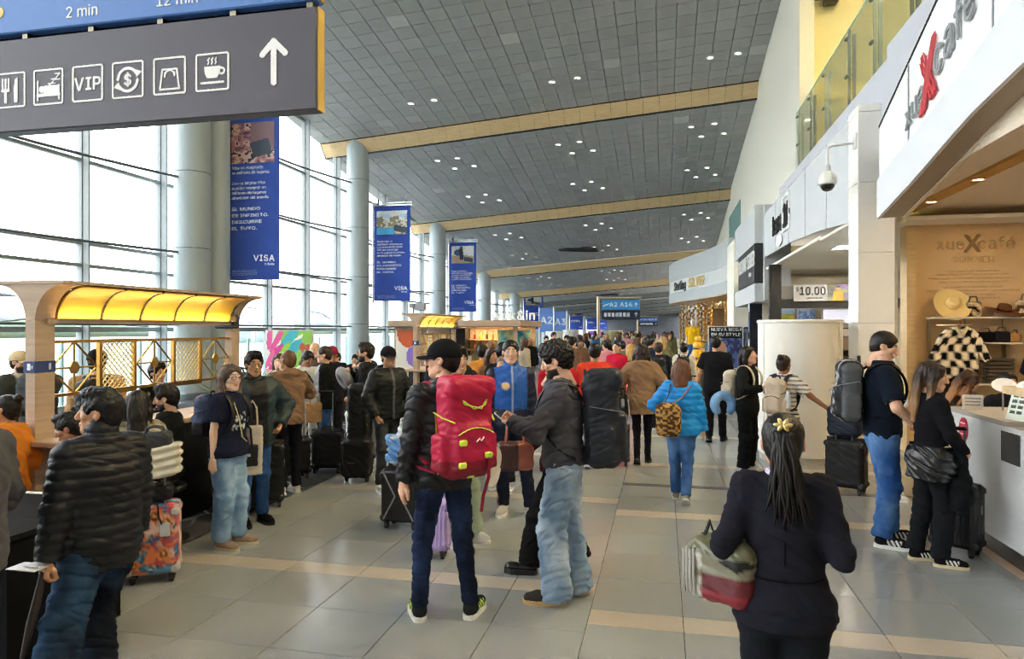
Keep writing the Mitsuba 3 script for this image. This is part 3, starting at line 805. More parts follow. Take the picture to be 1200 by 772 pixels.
def bun(name, c, s, colr, lab, group, powder=None):
    m = trimesh.creation.icosphere(3, 1.0); v = m.vertices
    m.vertices = v * np.array(s) * (1 + .16 * (meshkit.fbm(v * 2.3 + c[0] * 9 + c[1] * 5, 3, 2) - .5))[:, None] + np.array(c)
    fn = (lambda q: np.where((meshkit.fbm(q * 35, 3, 4) > .45)[:, None], C(powder), C(colr))) if powder else (lambda q: C(colr) * (.75 + .5 * meshkit.fbm(q * 40, 3, 5))[:, None])
    describe(obj(name, m, 'm_cloth', color=fn, smooth=True), lab, 'pastry', group)
tr = thing('wooden_tray', 'long wooden tray of sugared pastries on top of the glass case', 'tray')
obj('board', box(cx_ - .06, 3.25, 3.6, 6.1, 1.37, 1.385), 'm_oak', tr); obj('edge', cat(box(cx_ - .06, cx_ - .045, 3.6, 6.1, 1.385, 1.43), box(cx_ - .06, 3.25, 6.085, 6.1, 1.385, 1.43)), 'm_oak', tr)
pos = ('at the end of the tray', 'second along the tray', 'third along the tray', 'fourth along the tray', 'fifth along the tray')
for i in range(5):
    for j in range(3):
        bun('sugared_pastry', (cx_ + .06 + j * .15, 5.95 - i * .2 + .05 * (j % 2), 1.43 + .015 * ((i + j) % 2)), (.085, .09, .05), '#c99a6a', f'sugared pastry {pos[i]}, {("front", "middle", "rear")[j]} row', 'sugared pastries on the wooden tray', '#ece6de')
for i in range(4): bun('golden_roll', (cx_ + .14, 5.4 - i * .22, 1.06), (.08, .1, .06), '#b5792f', f'golden roll in the glass case, {("farthest", "third nearest", "second nearest", "nearest")[i]} of four', 'golden rolls in the case')
for i in range(3): bun('wrapped_sandwich', (cx_ + .16, 5.62, 1.04 + .06 * i), (.1, .05, .03), '#d6d2c0', f'wrapped sandwich at the end of the case, {("bottom", "middle", "top")[i]} one', 'wrapped sandwiches', '#8a9a62')
k = thing('price_card', 'white printed price list leaning on the counter', 'card')
Mc = ((.25, -.93, .0), (.28, .12, .95), (-.88, -.24, .3), (2.72, 6.32, 1.145))
Mc = tuple(np.array(x) / (np.linalg.norm(x) if i < 3 else 1) for i, x in enumerate(Mc))
obj('sheet', frame(box(0, .19, 0, .27, 0, .006), Mc), 'm_paint', k, color='#e6ede0')
obj('print', frame(cat(*[box(.03 + .07 * (q % 2), .08 + .07 * (q % 2), .05 + .045 * (q // 2), .075 + .045 * (q // 2), .006, .008) for q in range(8)]), Mc), 'm_paint', k, color='#4c5a4c')
k = thing('table_sign', 'small white upright card standing on the counter end', 'card')
obj('card', frame(box(0, .17, 0, .13, 0, .008), FC(2.70, 7.1, 1.14)), 'm_paint', k, color='#d5d5d2')
for z in (.03, .06, .09): obj('print_line', frame(box(.02, .15, z, z + .012, .008, .010), FC(2.70, 7.1, 1.14)), 'm_paint', k, color='#8d8d8c')
k = thing('counter_disc', 'tilted white oval disc raised on a rod behind the counter', 'sign')
obj('disc', move(lathe([(.001, -.005), (.092, -.005), (.096, 0), (.092, .005), (.001, .005)], 28), (3.0, 7.0, 1.37), .3, .5, -.42), 'm_plastic', k, color='#ecebe6', smooth=40)
obj('rod', cyl((3.0, 7.02, 1.14), (3.0, 7.02, 1.33), .008, 8), 'm_metal', k, color='#999999')
struct('floor_wood_shop', box(cx_ - .04, 9.5, -6, 7.0, -.006, .003), 'm_wood')

# ---------------------------------------------------------------- store with the price board
SY = 19.0
struct('wall_store', box(2.9, 9.6, 21.6, 21.8, 0, 3.6), 'm_paint', color='#cfc6b4')
k = thing('store_header', 'black header beam of the lit store front', 'beam')
obj('beam', box(2.85, 7.5, SY - .05, SY + .1, 2.42, 2.66), 'm_plastic', k, color='#131316'); obj('leg', cat(box(2.9, 3.0, SY - .04, SY + .09, 0, 2.42), box(7.3, 7.4, SY - .04, SY + .09, 0, 2.42)), 'm_plastic', k, color='#131316'); obj('upper_beam', box(2.85, 7.5, SY + .05, SY + .15, 2.66, 3.0), 'm_paint', k, color='#a8a39a')
k = thing('store_post', 'black store-front post with small shining lights', 'post')
obj('post', box(2.62, 2.9, 18.3, 18.5, 0, 3.5), 'm_plastic', k, color='#121317')
for z in (2.5, 2.62, 2.76, 2.9): obj('bead', cbox((2.61, 18.34, z), (.02, .03, .03)), 'm_gloss', k, color='#d9b98a')
k = thing('corner_display', 'tall navy and black display frame at the far corner of the store', 'display')
obj('frame_panel', box(2.55, 2.9, 21.7, 22.1, 0, 3.4), 'm_plastic', k, color='#14182a')
for z in (.6, 1.2, 1.8, 2.4): obj('product_box', box(2.53, 2.56, 21.72, 21.98, z, z + .38), 'm_paint', k, color=('#8fa4bb', '#c2c9d0', '#4a5d86', '#aab7c4')[int(z / .6) - 1])
k = thing('price_board', 'long white price board reading 10.00 with holiday pictures beside it', 'sign')
obj('board', box(3.3, 4.95, SY - .12, SY - .05, 2.6, 3.02), 'm_paint', k, color='#eceae4')
obj('figures', cat(text('10.00', .2, FC(3.44, SY - .12, 2.76), bold=True, squeeze=.8), text('$', .1, FC(3.34, SY - .12, 2.86))), 'm_paint', k, color='#151515')
obj('small_print', cat(text('gafas de sol', .045, FC(3.6, SY - .12, 2.66), bold=True)), 'm_paint', k, color='#55524d')
def holiday(s, t):
    im = pick(['#5a4a72', '#7d6aa0', '#8a8f4a', '#4d6a3c'], nz(s, t, 9, 3))
    for c, sh_, sk_ in ((.3, '#d89a3a', '#d9a47c'), (.72, '#4fa9cf', '#c98e66')):
        on(im, (abs(s - c) < .09 + .05 * (t < .5)) & (t < .62), sh_); on(im, (s - c) ** 2 + (t - .72) ** 2 * .5 < .004, sk_); on(im, (abs(s - c) < .055) & (t > .8) & (t < .9), '#2d2020')
    return im
printed('picture', k, FC(4.1, SY - .12, 2.6), .85, .42, 40, 20, holiday)
struct('store_partition', box(2.92, 7.4, SY + 1.13, SY + 1.2, 0, 3.3), 'm_paint', color='#cfc6b4')
def lightbox(name, x0, w, z0, h, fn, lab):
    k = thing(name, lab, 'lightbox', 'lit panels under the black header')
    obj('case', box(x0 - .03, x0 + w + .03, SY + 1.02, SY + 1.12, z0 - .03, z0 + h + .03), 'm_paint', k, color='#d5d1c8')
    q = tm(([[x0, SY + 1.015, z0], [x0 + w, SY + 1.015, z0], [x0 + w, SY + 1.015, z0 + h], [x0, SY + 1.015, z0 + h]], [[0, 1, 2, 3]]))
    scene[key_for('lit_face', k)] = ply(q, 'm_lamp', False, emitter=emit('#e8eef7', 0.3))
    printed('print', k, FC(x0, SY + 1.01, z0), w, h, 24, 12, fn)
def blueish(s, t): return pick(['#9db7e0', '#6f93d6', '#c6d3ea', '#8c6ac0'], nz(s, t, 5, 8))
def gardens(s, t):
    im = pick(['#6c9a46', '#a0b04a', '#c7b24a', '#8c5a9a'], nz(s, t, 7, 12)); return on(im, t > .68, '#a9c2e4')
lightbox('lightbox', 2.95, .55, 2.06, .36, gardens, 'lit garden picture in the store, next to the black frame')
lightbox('lightbox', 3.6, .42, 2.06, .36, blueish, 'lit blue picture in the store, behind the black post')
k = thing('lightbox', 'white lit panel reading 10.00 in the store', 'lightbox', 'lit panels under the black header')
obj('case', box(4.2, 5.35, SY + 1.02, SY + 1.12, 2.02, 2.44), 'm_paint', k, color='#d5d1c8')
scene[key_for('lit_face', k)] = ply(tm(([[4.24, SY + 1.015, 2.05], [5.3, SY + 1.015, 2.05], [5.3, SY + 1.015, 2.41], [4.24, SY + 1.015, 2.41]], [[0, 1, 2, 3]])), 'm_lamp', False, emitter=emit('#dfe4ff', 0.36))
obj('figures', text('$10.00', .11, FC(4.88, SY + 1.0, 2.2), bold=True), 'm_paint', k, color='#2b2b55')
k = thing('goods_shelf', 'dark shelf of white boxes with a printed header by the pillar', 'shelf')
gx0, gx1, gy = 2.5, 3.35, 12.6
obj('back', box(gx0, gx1, gy + .3, gy + .34, .3, 1.9), 'm_paint', k, color='#3a3230')
for x in (gx0, gx1): obj('side', box(x - .02, x + .02, gy, gy + .34, .2, 1.8), 'm_paint', k, color='#2a2322')
for z in (.55, .95, 1.4): obj('shelf_board', box(gx0, gx1, gy, gy + .34, z - .02, z + .012), 'm_paint', k, color='#5a4336')
def mountains(s, t):
    im = np.tile(C('#8a7460'), (len(s), 1)); on(im, t > .62, '#cfc4bb'); on(im, (t > .62) & (t < .62 + .3 * meshkit.noise(np.stack([s * 8, s * 0, s * 0], 1), 2)), '#6d6462'); return im
printed('header_print', k, FC(gx0 - .02, gy - .01, 1.52), .9, .36, 30, 12, mountains); obj('header', box(gx0 - .02, gx1 + .03, gy, gy + .1, 1.52, 1.88), 'm_paint', k, color='#7a6552')
for r, z in enumerate((.96, 1.41)):
    pass
for r, z in enumerate((.562, .962)):
    for j in range(3):
        q = thing('coffee_pack', f'white coffee pack with a gold label, {("left", "middle", "right")[j]} one on the {("lower", "upper")[r]} shelf', 'package', 'white packs on the dark shelf')
        x = gx0 + .14 + j * .27
        obj('pack', rbox((x, gy + .1, z + .17), (.22, .14, .34), .015), 'm_paint', q, color='#e6e3da')
        obj('label', box(x - .05, x + .05, gy + .02, gy + .03, z + .1, z + .24), 'm_paint', q, color='#8f7a3c')
        obj('emblem', box(x - .025, x + .025, gy + .016, gy + .022, z + .14, z + .2), 'm_paint', q, color='#2c2620')
for n, (z, c, w) in enumerate(((1.5, '#c22a33', .2), (1.2, '#a3242e', .18), (.85, '#d9a52c', .22), (.5, '#c9977a', .2))):
    q = thing('hanging_toy', ('red pouch at the top of the rack', 'dark red pouch on the rack', 'yellow pouch on the rack', 'pink soft pouch low on the rack')[n] + ' next to the dark shelf', 'pouch')
    obj('body', rbox((2.3, 12.7, z), (w, .12, .26), .04), 'm_cloth', q, color=c, smooth=40); obj('loop', tube([[2.27, 12.7, z + .13], [2.3, 12.7, z + .19], [2.33, 12.7, z + .13]], .006, 5), 'm_cloth', q, color='#333333')
k = thing('rack', 'slim dark rack that the coloured pouches hang on', 'rack'); obj('pole', cyl((2.3, 12.85, 0), (2.3, 12.85, 1.75), .02, 8), 'm_metal', k, color='#333333'); obj('base', lathe([(.2, 0), (.2, .03), (.03, .05)], 16, (2.3, 12.85, 0)), 'm_metal', k, color='#333333')
k = thing('store_table', 'low white display plinth between the drum enclosure and the pillar', 'plinth'); obj('body', box(2.42, 3.3, 12.3, 12.9, .0, .3), 'm_paint', k, color='#cfcdc6')

# ---------------------------------------------------------------- black box sign, cream pillar, far curved fascia and its shop
k = thing('box_sign', 'black box sign with white lettering projecting over the store corner', 'sign')
obj('box', chamfer((2.62, 22.2, 3.72), (.3, 4.0, 1.1), .02), 'm_plastic', k, color='#2a2d33')
obj('letters', text('BOLIVAR TERNER', .4, FH(2.468, 23.95, 3.66), bold=True, depth=.015, squeeze=.8), 'm_paint', k, color='#dcdcda')
obj('small_letters', text('store', .13, FH(2.468, 21.2, 3.4), bold=True, depth=.015), 'm_paint', k, color='#e8e8e6')
struct('fascia_corner', cat(box(2.5, 3.4, 20.2, 25.6, 4.28, 5.35), box(2.5, 3.4, 20.2, 25.6, 2.65, 3.16)), 'm_paint', color='#bfc2c4')
struct('fascia_corner_core', box(2.72, 3.4, 19.9, 25.6, 2.66, 5.3), 'm_paint', color='#b9bcbe')
struct('pillar_cream', box(2.55, 3.3, 26.6, 29.2, 0, 5.2), 'm_paint', color='#ebe7d8', label='broad cream pillar beyond the black box sign')
n_ = 22
tt = np.linspace(0, 1, n_)
P0, P1, P2, P3 = np.array([2.6, 29.2]), np.array([2.3, 35.0]), np.array([.2, 37.5]), np.array([.35, 42.5])
bz = ((1 - tt) ** 3)[:, None] * P0 + (3 * tt * (1 - tt) ** 2)[:, None] * P1 + (3 * tt ** 2 * (1 - tt))[:, None] * P2 + (tt ** 3)[:, None] * P3
bz = np.vstack([bz, [[.7, 44.0], [1.6, 45.5], [3.0, 46.3]]])
o_ = np.ones(len(bz))
struct('fascia_curved_top', ribbon(bz[:, 1], bz[:, 0], 4.55 * o_, 5.6 * o_, .2), 'm_paint', color='#bcc0c2', smooth=30)
ks = struct('fascia_curved_sign', ribbon(bz[:, 1], bz[:, 0] + .03, 3.9 * o_, 4.55 * o_, .2), 'm_gloss', color='#dfe1e0', smooth=30, label='curved glossy white sign band')
struct('fascia_curved_bottom', ribbon(bz[:, 1], bz[:, 0], 3.35 * o_, 3.9 * o_, .2), 'm_paint', color='#b4b8ba', smooth=30)
soff = [[[q[0], q[1], 3.36], [6.0, max(q[1], 30) if q[1] < 46 else 46.2, 3.36], [6.0, max(q[1], 30) if q[1] < 46 else 46.2, 3.42], [q[0], q[1], 3.42]] for q in bz]
struct('ceiling_far_shop', loft(np.array(soff)), 'm_paint', color='#c9a97e')
struct('roof_far_shop', loft(np.array([[[q[0] + .1, q[1], 5.5], [6.0, min(max(q[1], 29), 46.3), 5.5], [6.0, min(max(q[1], 29), 46.3), 5.58], [q[0] + .1, q[1], 5.58]] for q in bz])), 'm_paint', color='#a9adb0')
# lettering that follows the curve
def curved_text(s, h, i0, z, c, parent, name, sq=1.0):
    m = text(s, h, ((1, 0, 0), (0, 1, 0), (0, 0, 1), (0, 0, 0)), True, .02); v = m.vertices
    L = np.concatenate([[0], np.cumsum(np.linalg.norm(np.diff(bz[::-1], axis=0), axis=1))])
    d = i0 + v[:, 0] * sq
    bx, by = bz[::-1][:, 0], bz[::-1][:, 1]
    px, py = np.interp(d, L, bx), np.interp(d, L, by)
    tx, ty = np.interp(d + .05, L, bx) - np.interp(d - .05, L, bx), np.interp(d + .05, L, by) - np.interp(d - .05, L, by)
    o = (v[:, 2] + .012) / np.hypot(tx, ty)
    m.vertices = np.stack([px + .03 + ty * o, py - tx * o, z + v[:, 1]], 1)
    m.fix_normals() if False else None
    obj(name, m, 'm_paint', parent, color=c)
k = thing('curved_sign', 'raised black and gold lettering on the curved white band', 'sign')
curved_text('Sterling', .44, 8.3, 4.0, '#2b2b28', k, 'black_letters', 1.0); curved_text('SILVER', .44, 11.2, 4.02, '#c9a85a', k, 'gold_letters', 1.1)
struct('wall_far_shop', cat(box(5.8, 6.0, 29, 46.3, 0, 3.4), box(2.8, 6, 46.2, 46.4, 0, 3.4)), 'm_paint', color='#9b7f5c')
area_lamp('far_shop_lamp', 'bright lamp in the curved shop\'s ceiling nearest the cream pillar', 3.4, 4.2, 31.5, 32.3, 3.34, 30, '#ffdca0')
area_lamp('far_shop_lamp', 'bright lamp in the curved shop\'s ceiling at its far end', 3.0, 3.8, 38, 38.8, 3.34, 30, '#ffdca0')
r2 = np.random.default_rng(9)
for n in range(7):       # tall jewellery stands hung with gilded ornaments
    x, y = (2.9, 3.5, 1.9, 2.4, 1.5, 1.2, 3.9)[n], (32, 34.2, 36, 39, 40.2, 42.6, 37)[n]
    k = thing('ornament_stand', f'tall stand hung with small gilded ornaments in the curved shop, {("first", "second", "third", "fourth", "fifth", "sixth", "seventh")[n]} from the pillar', 'stand')
    obj('pole', cyl((x, y, 0), (x, y, 3.0), .035, 8), 'm_metal', k, color='#6b5a3c'); obj('base', lathe([(.3, 0), (.3, .05), (.03, .08)], 16, (x, y, 0)), 'm_paint', k, color='#2e2a26')
    ms = []
    for q in range(64):
        a, z = q * 2.4, .9 + 2.1 * q / 64
        m = trimesh.creation.icosphere(1, .055 + .03 * r2.random()); m.apply_translation([x + .2 * math.cos(a), y + .2 * math.sin(a), z]); ms.append(m)
    gold = lambda v: np.where((r2.random(len(v)) > .5)[:, None], C('#caa25a'), C('#7a5a30'))
    describe(obj('ornaments', cat(ms), 'm_metal', k, color='#c9a463'), kind='stuff')
ms, mc = [], []
for q in range(90):
    t = r2.random(); b = bz[int(t * 20)]
    p = np.array([b[0] + .5 + 2.0 * r2.random(), b[1], 3.0 + .32 * r2.random()])
    m = trimesh.creation.icosphere(1, .05 + .05 * r2.random()); m.apply_translation(p); ms.append(m)
describe(obj('hanging_ornaments', cat(ms), 'm_metal', color='#e6cf96'), 'cluster of small gilded baubles hanging under the curved shop ceiling', 'ornaments', None, 'stuff')
for n in range(6):
    x, y = (1.9, 2.6, 1.3, 2.2, 3.2, 1.0)[n], (33.5, 32.8, 36.2, 37.4, 30.8, 39.5)[n]
    k = thing('goods_table', f'display table of coloured souvenirs in the curved shop, {("first", "second", "third", "fourth", "fifth", "sixth")[n]} in the row', 'table')
    obj('top', box(x - .45, x + .45, y - .4, y + .4, .82, .86), 'm_wood', k)
    for dx in (-.4, .4):
        for dy in (-.35, .35): obj('leg', cbox((x + dx, y + dy, .41), (.05, .05, .82)), 'm_wood', k)
    for q in range(8):
        c = ('#b23a2e', '#e2c9a0', '#3d6a8c', '#d99a2b', '#c9c4ba', '#7a3f6b', '#4f7a4a', '#e6e0d2')[q]
        hh = .15 + .35 * r2.random()
        k2 = thing('souvenir', f'{("red", "cream", "blue", "orange", "grey", "purple", "green", "white")[q]} souvenir on the {("first", "second", "third", "fourth", "fifth", "sixth")[n]} display table of the curved shop', 'souvenir')
        obj('body', move(lathe([(.001, 0), (.07, .0), (.08, hh * .4), (.045, hh * .75), (.05, hh * .9), (.001, hh)], 10), (x - .34 + .22 * (q % 4), y - .2 + .4 * (q // 4), .86)), 'm_paint', k2, color=c, smooth=40)
k = thing('poster_stand', 'dark blue poster stand with white headline before the cream pillar', 'poster')
px_, py_ = 2.0, 23.5
obj('frame', box(px_ - .55, px_ + .55, py_, py_ + .08, .0, 1.98), 'm_plastic', k, color='#d8d8d6')
def poster(s, t):
    im = pick(['#20243c', '#343b66', '#5a6ba0', '#8d9cc4', '#2a2f4e'], nz(s, t, 6, 21)); on(im, t > .8, '#14161f')
    on(im, ((s - .4) ** 2 * 1.2 + (t - .5) ** 2 * .8) < .03, '#d9b9a6'); on(im, ((s - .4) ** 2 + (t - .63) ** 2) < .012, '#c98f74'); return im
printed('print', k, FC(px_ - .52, py_, .13), 1.04, 1.82, 30, 50, poster)
obj('headline', cat(text('NUEVA MODA', .1, FC(px_ - .45, py_ - .012, 1.82), bold=True), text('EN SU STYLE', .1, FC(px_ - .45, py_ - .012, 1.66), bold=True)), 'm_paint', k, color='#f1f1ef')
k = thing('poster_stand', 'narrow dark side poster next to the broad blue one', 'poster')
obj('frame', box(2.6, 2.95, 23.8, 23.9, 0, 1.95), 'm_plastic', k, color='#20222a'); printed('print', k, FC(2.62, 23.79, .15), .31, 1.75, 10, 40, lambda s, t: pick(['#1c1e2a', '#6b7b9a', '#b9c0cc', '#40486a'], nz(s, t, 6, 33)))
area_lamp('cafe_ceiling_lamp', 'square lamp in the cream ceiling above the counter', 4.2, 5.0, 5.2, 6.0, 3.6, 15, '#ffe3b4')
area_lamp('cafe_ceiling_lamp', 'square lamp in the cream ceiling before the hat shelves', 4.4, 5.0, 9.0, 9.6, 3.6, 20, '#ffdba0')

struct('window_upper', box(3.37, 3.42, 32.3, 37.6, 5.9, 7.7), 'm_gloss', color='#6f9a96', label='green glass band in the cream upper wall')
# ---------------------------------------------------------------- overhead wayfinding sign near the camera
SY0 = 5.5
k = thing('overhead_sign', 'large hanging wayfinding sign, charcoal panel of white pictograms under a blue panel', 'sign')
XR = -2.92
zb0, zt0 = 3.77, 4.66
obj('charcoal_panel', chamfer(((-9.2 + XR) / 2, SY0, (zb0 + zt0) / 2), (XR + 9.2, .14, zt0 - zb0), .012), 'm_paint', k, color='#4a4853')
obj('blue_panel', chamfer(((-9.2 + XR) / 2, SY0, 5.23), (XR + 9.2, .14, 1.02), .012), 'm_paint', k, color='#4f79bd')
obj('edge_trim', cat(box(XR, XR + .015, SY0 - .05, SY0 + .05, zb0, zt0), box(XR, XR + .015, SY0 - .05, SY0 + .05, 4.73, 5.73)), 'm_paint', k, color='#c9a24a')
obj('gap_rail', box(-9.2, XR - .05, SY0 + .03, SY0 + .06, 4.67, 4.72), 'm_metal', k, color='#2b2b2e')
for x in np.arange(-9, XR, .75): obj('spacer', box(x - .03, x + .03, SY0 - .04, SY0 + .03, zt0, 4.74), 'm_metal', k, color='#6e6a5d')
for x in (-8.5, -6, -3.6):
    obj('hanger', cyl((x, SY0, 5.7), (x, SY0, cz(x, bay_z(1, SY0)) + .2), .03, 8), 'm_metal', k, color='#8b8b8b')
fy = SY0 - .07
white = '#e9e7e8'
def icon_frame(x, z, s=.29):
    o = shapely.box(-s / 2, -s / 2, s / 2, s / 2).buffer(.025); i = shapely.box(-s / 2, -s / 2, s / 2, s / 2).buffer(.008)
    return extrude(o.difference(i), .006, FC(x, fy, z))
def poly(x, z, g): return cat(*[extrude(q, .006, FC(x, fy, z)) for q in getattr(g, 'geoms', [g])])
def line(p, w): return shapely.LineString(p).buffer(w / 2)
U = shapely.union_all
IX = {}
for n, px_ in enumerate((13, 57, 103, 150, 199, 249)):
    u = (px_ - 600) / 806; t = fy / (math.cos(YAW) + u * math.sin(YAW)); IX[n] = t * (-math.sin(YAW) + u * math.cos(YAW))
IX = {0: -5.32, 1: -4.90, 2: -4.49, 3: -4.09, 4: -3.69, 5: -3.31} if False else IX
zi = 4.17
def picto(x, g, name):
    q = obj(name, cat(icon_frame(x, zi), poly(x, zi, g)), 'm_paint', k, color=white)
import shapely.affinity
picto(IX[0], U([line([(-.06, -.11), (-.06, .0)], .03), line([(-.095, .0), (-.025, .0)], .03), line([(-.095, .0), (-.095, .11)], .018), line([(-.06, 0), (-.06, .11)], .018), line([(-.025, 0), (-.025, .11)], .018), shapely.Polygon([(.04, -.12), (.08, -.12), (.08, .12), (.05, .1), (.035, .0)])]), 'restaurant_pictogram')
zz = [shapely.affinity.translate(U([line([(0, s), (s, s), (0, 0), (s, 0)], .011)]), a, b) for a, b, s in ((-.0, .0, .03), (.035, .03, .04), (.075, .065, .055))]
picto(IX[1], U([line([(-.12, -.12), (-.12, .06)], .016), line([(.12, -.12), (.12, .01)], .016), line([(-.12, -.075), (.12, -.075)], .03), shapely.Point(-.075, -.02).buffer(.032), shapely.box(-.04, -.05, .11, .0).buffer(.012)] + zz), 'hotel_pictogram')
k2 = obj('vip_pictogram', cat(icon_frame(IX[2], zi), text('VIP', .115, FC(IX[2], fy, zi - .06), bold=True, align='c')), 'm_paint', k, color=white)
def arc(r, a0, a1): q = np.radians(np.linspace(a0, a1, 16)); return [(r * math.cos(a), r * math.sin(a)) for a in q]
tri = lambda x, y, a: shapely.affinity.rotate(shapely.Polygon([(x - .04, y - .03), (x + .04, y - .03), (x, y + .035)]), a, (x, y))
obj('exchange_pictogram', cat(icon_frame(IX[3], zi), poly(IX[3], zi, U([line(arc(.105, 35, 175), .026), line(arc(.105, 215, 355), .026), tri(.105, .05, 160), tri(-.105, -.05, -20)])), text('$', .1, FC(IX[3], fy, zi - .05), bold=True, align='c')), 'm_paint', k, color=white)
bag = shapely.Polygon([(-.1, -.12), (.1, -.12), (.075, .06), (-.075, .06)])
picto(IX[4], U([bag.buffer(.008).difference(bag.buffer(-.008)), line(arc(.05, 0, 180), .014), line([(-.05, .0), (-.05, -.005)], .014), line([(.05, 0), (.05, .03)], .014), line([(-.05, 0), (-.05, .03)], .014)]), 'shop_pictogram')
cup = shapely.Polygon([(-.08, .05), (.08, .05), (.075, -.01), (.05, -.055), (-.05, -.055), (-.075, -.01)])
picto(IX[5], U([cup, shapely.affinity.translate(shapely.Point(0, 0).buffer(.035).difference(shapely.Point(0, 0).buffer(.018)), .095, .005), line([(-.11, -.095), (.11, -.095)], .02)] + [line([(x, .07), (x + .012, .09), (x, .105), (x + .014, .125)], .012) for x in (-.045, -.008, .03)]), 'cafe_pictogram')
u = (321 - 600) / 806; t = fy / (math.cos(YAW) + u * math.sin(YAW)); ax = t * (-math.sin(YAW) + u * math.cos(YAW))
obj('arrow', poly(ax, 4.2, U([line([(0, -.17), (0, .18)], .055), line([(-.11, .08), (0, .19), (.11, .08)], .055)])), 'm_paint', k, color=white)
u = (-9 - 600) / 806
obj('walking_times', cat(text('2 min', .105, FC(-5.49, fy, 4.80)), text('12 min', .105, FC(-4.51, fy, 4.81))), 'm_paint', k, color=white)
obj('yellow_pictogram', poly(-6.26, 4.93, shapely.Point(0, 0).buffer(.05)), 'm_paint', k, color='#e0c26a')

# ---------------------------------------------------------------- hanging banners along the windows
def photo_a(s, t):
    im = pick(['#3a2f3f', '#6c4f63', '#a8747a', '#c9a9a0', '#2d2a3a', '#d9cfc8'], nz(s, t, 8, 2)); on(im, (s > .45) & (t > .35), '#7a5f66'); return on(im, (abs((s - .68) * .95 + (t - .4) * .3) < .22) & (abs((t - .36) - (s - .68) * .25) < .2), '#2e3d52')
def photo_b(s, t):
    im = pick(['#b9d3e6', '#d9e4ea', '#e8ddd0'], nz(s, t, 5, 3)); on(im, t < .75 * nz(s, t, 6, 9) + .28, '#8a8a6a'); on(im, (t < .62) & (nz(s, t, 12, 5) > .52), '#d9cfc6'); on(im, (t < .28) & (s < .6), '#58aee0'); return on(im, (abs((s - .78)) < .22) & (abs((t - .22) + (s - .78) * .3) < .13), '#36465c')
def photo_c(s, t):
    im = pick(['#cfd9e2', '#e6e2da'], nz(s, t, 4, 3)); on(im, t < .3 + .25 * nz(s, t, 7, 4), '#b09a86'); on(im, ((s - .28) ** 2 + (t - .62) ** 2) < .03, '#3d5a86'); on(im, (abs(s - .42 - .1 * (.7 - t)) < .09) & (t < .85) & (t > .2), '#2e3242'); on(im, ((s - .44) ** 2 + (t - .9) ** 2) < .005, '#5a4033'); return on(im, (abs((s - .76)) < .2) & (abs((t - .2) + (s - .76) * .25) < .13), '#2e4258')
def banner(x1, y, zb, w, h, photo, lab, lines, detail, imtop=.03):
    k = thing('banner', lab, 'banner', 'blue hanging banners beside the window columns')
    x0 = x1 - w
    obj('cloth', box(x0, x1, y - .012, y + .012, zb, zb + h), 'm_cloth', k, color='#3d55a8')
    ph = h * .25
    printed('photo', k, FC(x0 + w * .08, y - .014, zb + h - ph - h * imtop), w * .84, ph, 44, 34, photo)
    obj('top_rail', cat(box(x0 - .06, x1 + .1, y - .04, y + .04, zb + h, zb + h + .06), box(x0 - .06, x1 + .1, y - .04, y + .04, zb + h + .12, zb + h + .16)), 'm_metal', k, color='#b9bdc0')
    obj('hanger', cat(*[box(a - .03, a + .03, y - .02, y + .02, zb + h + .05, zb + h + .3) for a in (x0 + .2, x1 - .2)]), 'm_metal', k, color='#55585a')
    ct = cz(x0, ceil_at(y)) + .1
    obj('cable', cat(*[cyl((a, y, zb + h + .16), (a, y, ct), .006, 5) for a in (x0 + .2, x1 - .2)]), 'm_metal', k, color='#8d9092')
    obj('side_pole', cyl((x0 - .06, y + .05, zb - .1), (x0 - .06, y + .05, zb + h + .2), .03, 8), 'm_metal', k, color='#c9cdcf', smooth=40)
    for z in (zb + .25, zb + h * .38, zb + h * .7): obj('bracket', box(x0 - .5, x0, y + .04, y + .07, z, z + .05), 'm_metal', k, color='#9da1a3')
    q = FC(x0 + w * .09, y - .012, 0)
    L = lambda s, hh, z, **kw: text(s, hh, (q[0], q[1], q[2], (x0 + w * .09, y - .012, zb + h * z)), **kw)
    tx = []
    for s, z, hh, b, sq in lines: tx.append(L(s, hh, z, bold=b, squeeze=sq))
    obj('lettering', cat(tx), 'm_paint', k, color='#e6eaf3')
    obj('brand_lettering', cat(text('VISA', h * .037, FC(x1 - w * .08, y - .012, zb + h * .115), bold=True, align='r', squeeze=1.05), text('Infinite', h * .014, FC(x1 - w * .08, y - .012, zb + h * .088), align='r')), 'm_paint', k, color='#f2f4f8')
    obj('fine_print', cat(*[box(x0 + w * .09, x0 + w * .58, y - .018, y - .012, zb + h * (.03 + .009 * r), zb + h * (.033 + .009 * r)) for r in range(4)]), 'm_paint', k, color='#8d9bd0')
A = [('Visa es Aceptada', .685, .085, False, 1), ('en millones de lugares.', .655, .085, False, .93), ('Con tu tarjeta Visa', .59, .085, False, 1), ('puedes comprar en', .56, .085, False, 1), ('millones de lugares', .53, .085, False, 1), ('alrededor del mundo.', .50, .085, False, 1),
     ('EL MUNDO', .43, .085, True, 1.45), ('ES INFINITO.', .39, .085, True, 1.45), ('DESCUBRE', .35, .085, True, 1.5), ('EL TUYO.', .31, .085, True, 1.45)]
B = [('Regístrate en', .62, .075, True, 1), ('cashback.visa.com.co', .59, .075, True, 1), ('y podrás recibir hasta', .56, .075, True, 1), ('50% de reembolso', .53, .075, True, 1), ('en tus compras de turismo', .50, .075, True, .9), ('alrededor del mundo.', .47, .075, True, 1), ('EL MUNDO', .40, .075, True, 1.6), ('ES INFINITO.', .365, .075, True, 1.6), ('DESCUBRE', .33, .075, True, 1.6), ('EL TUYO.', .295, .075, True, 1.6)]
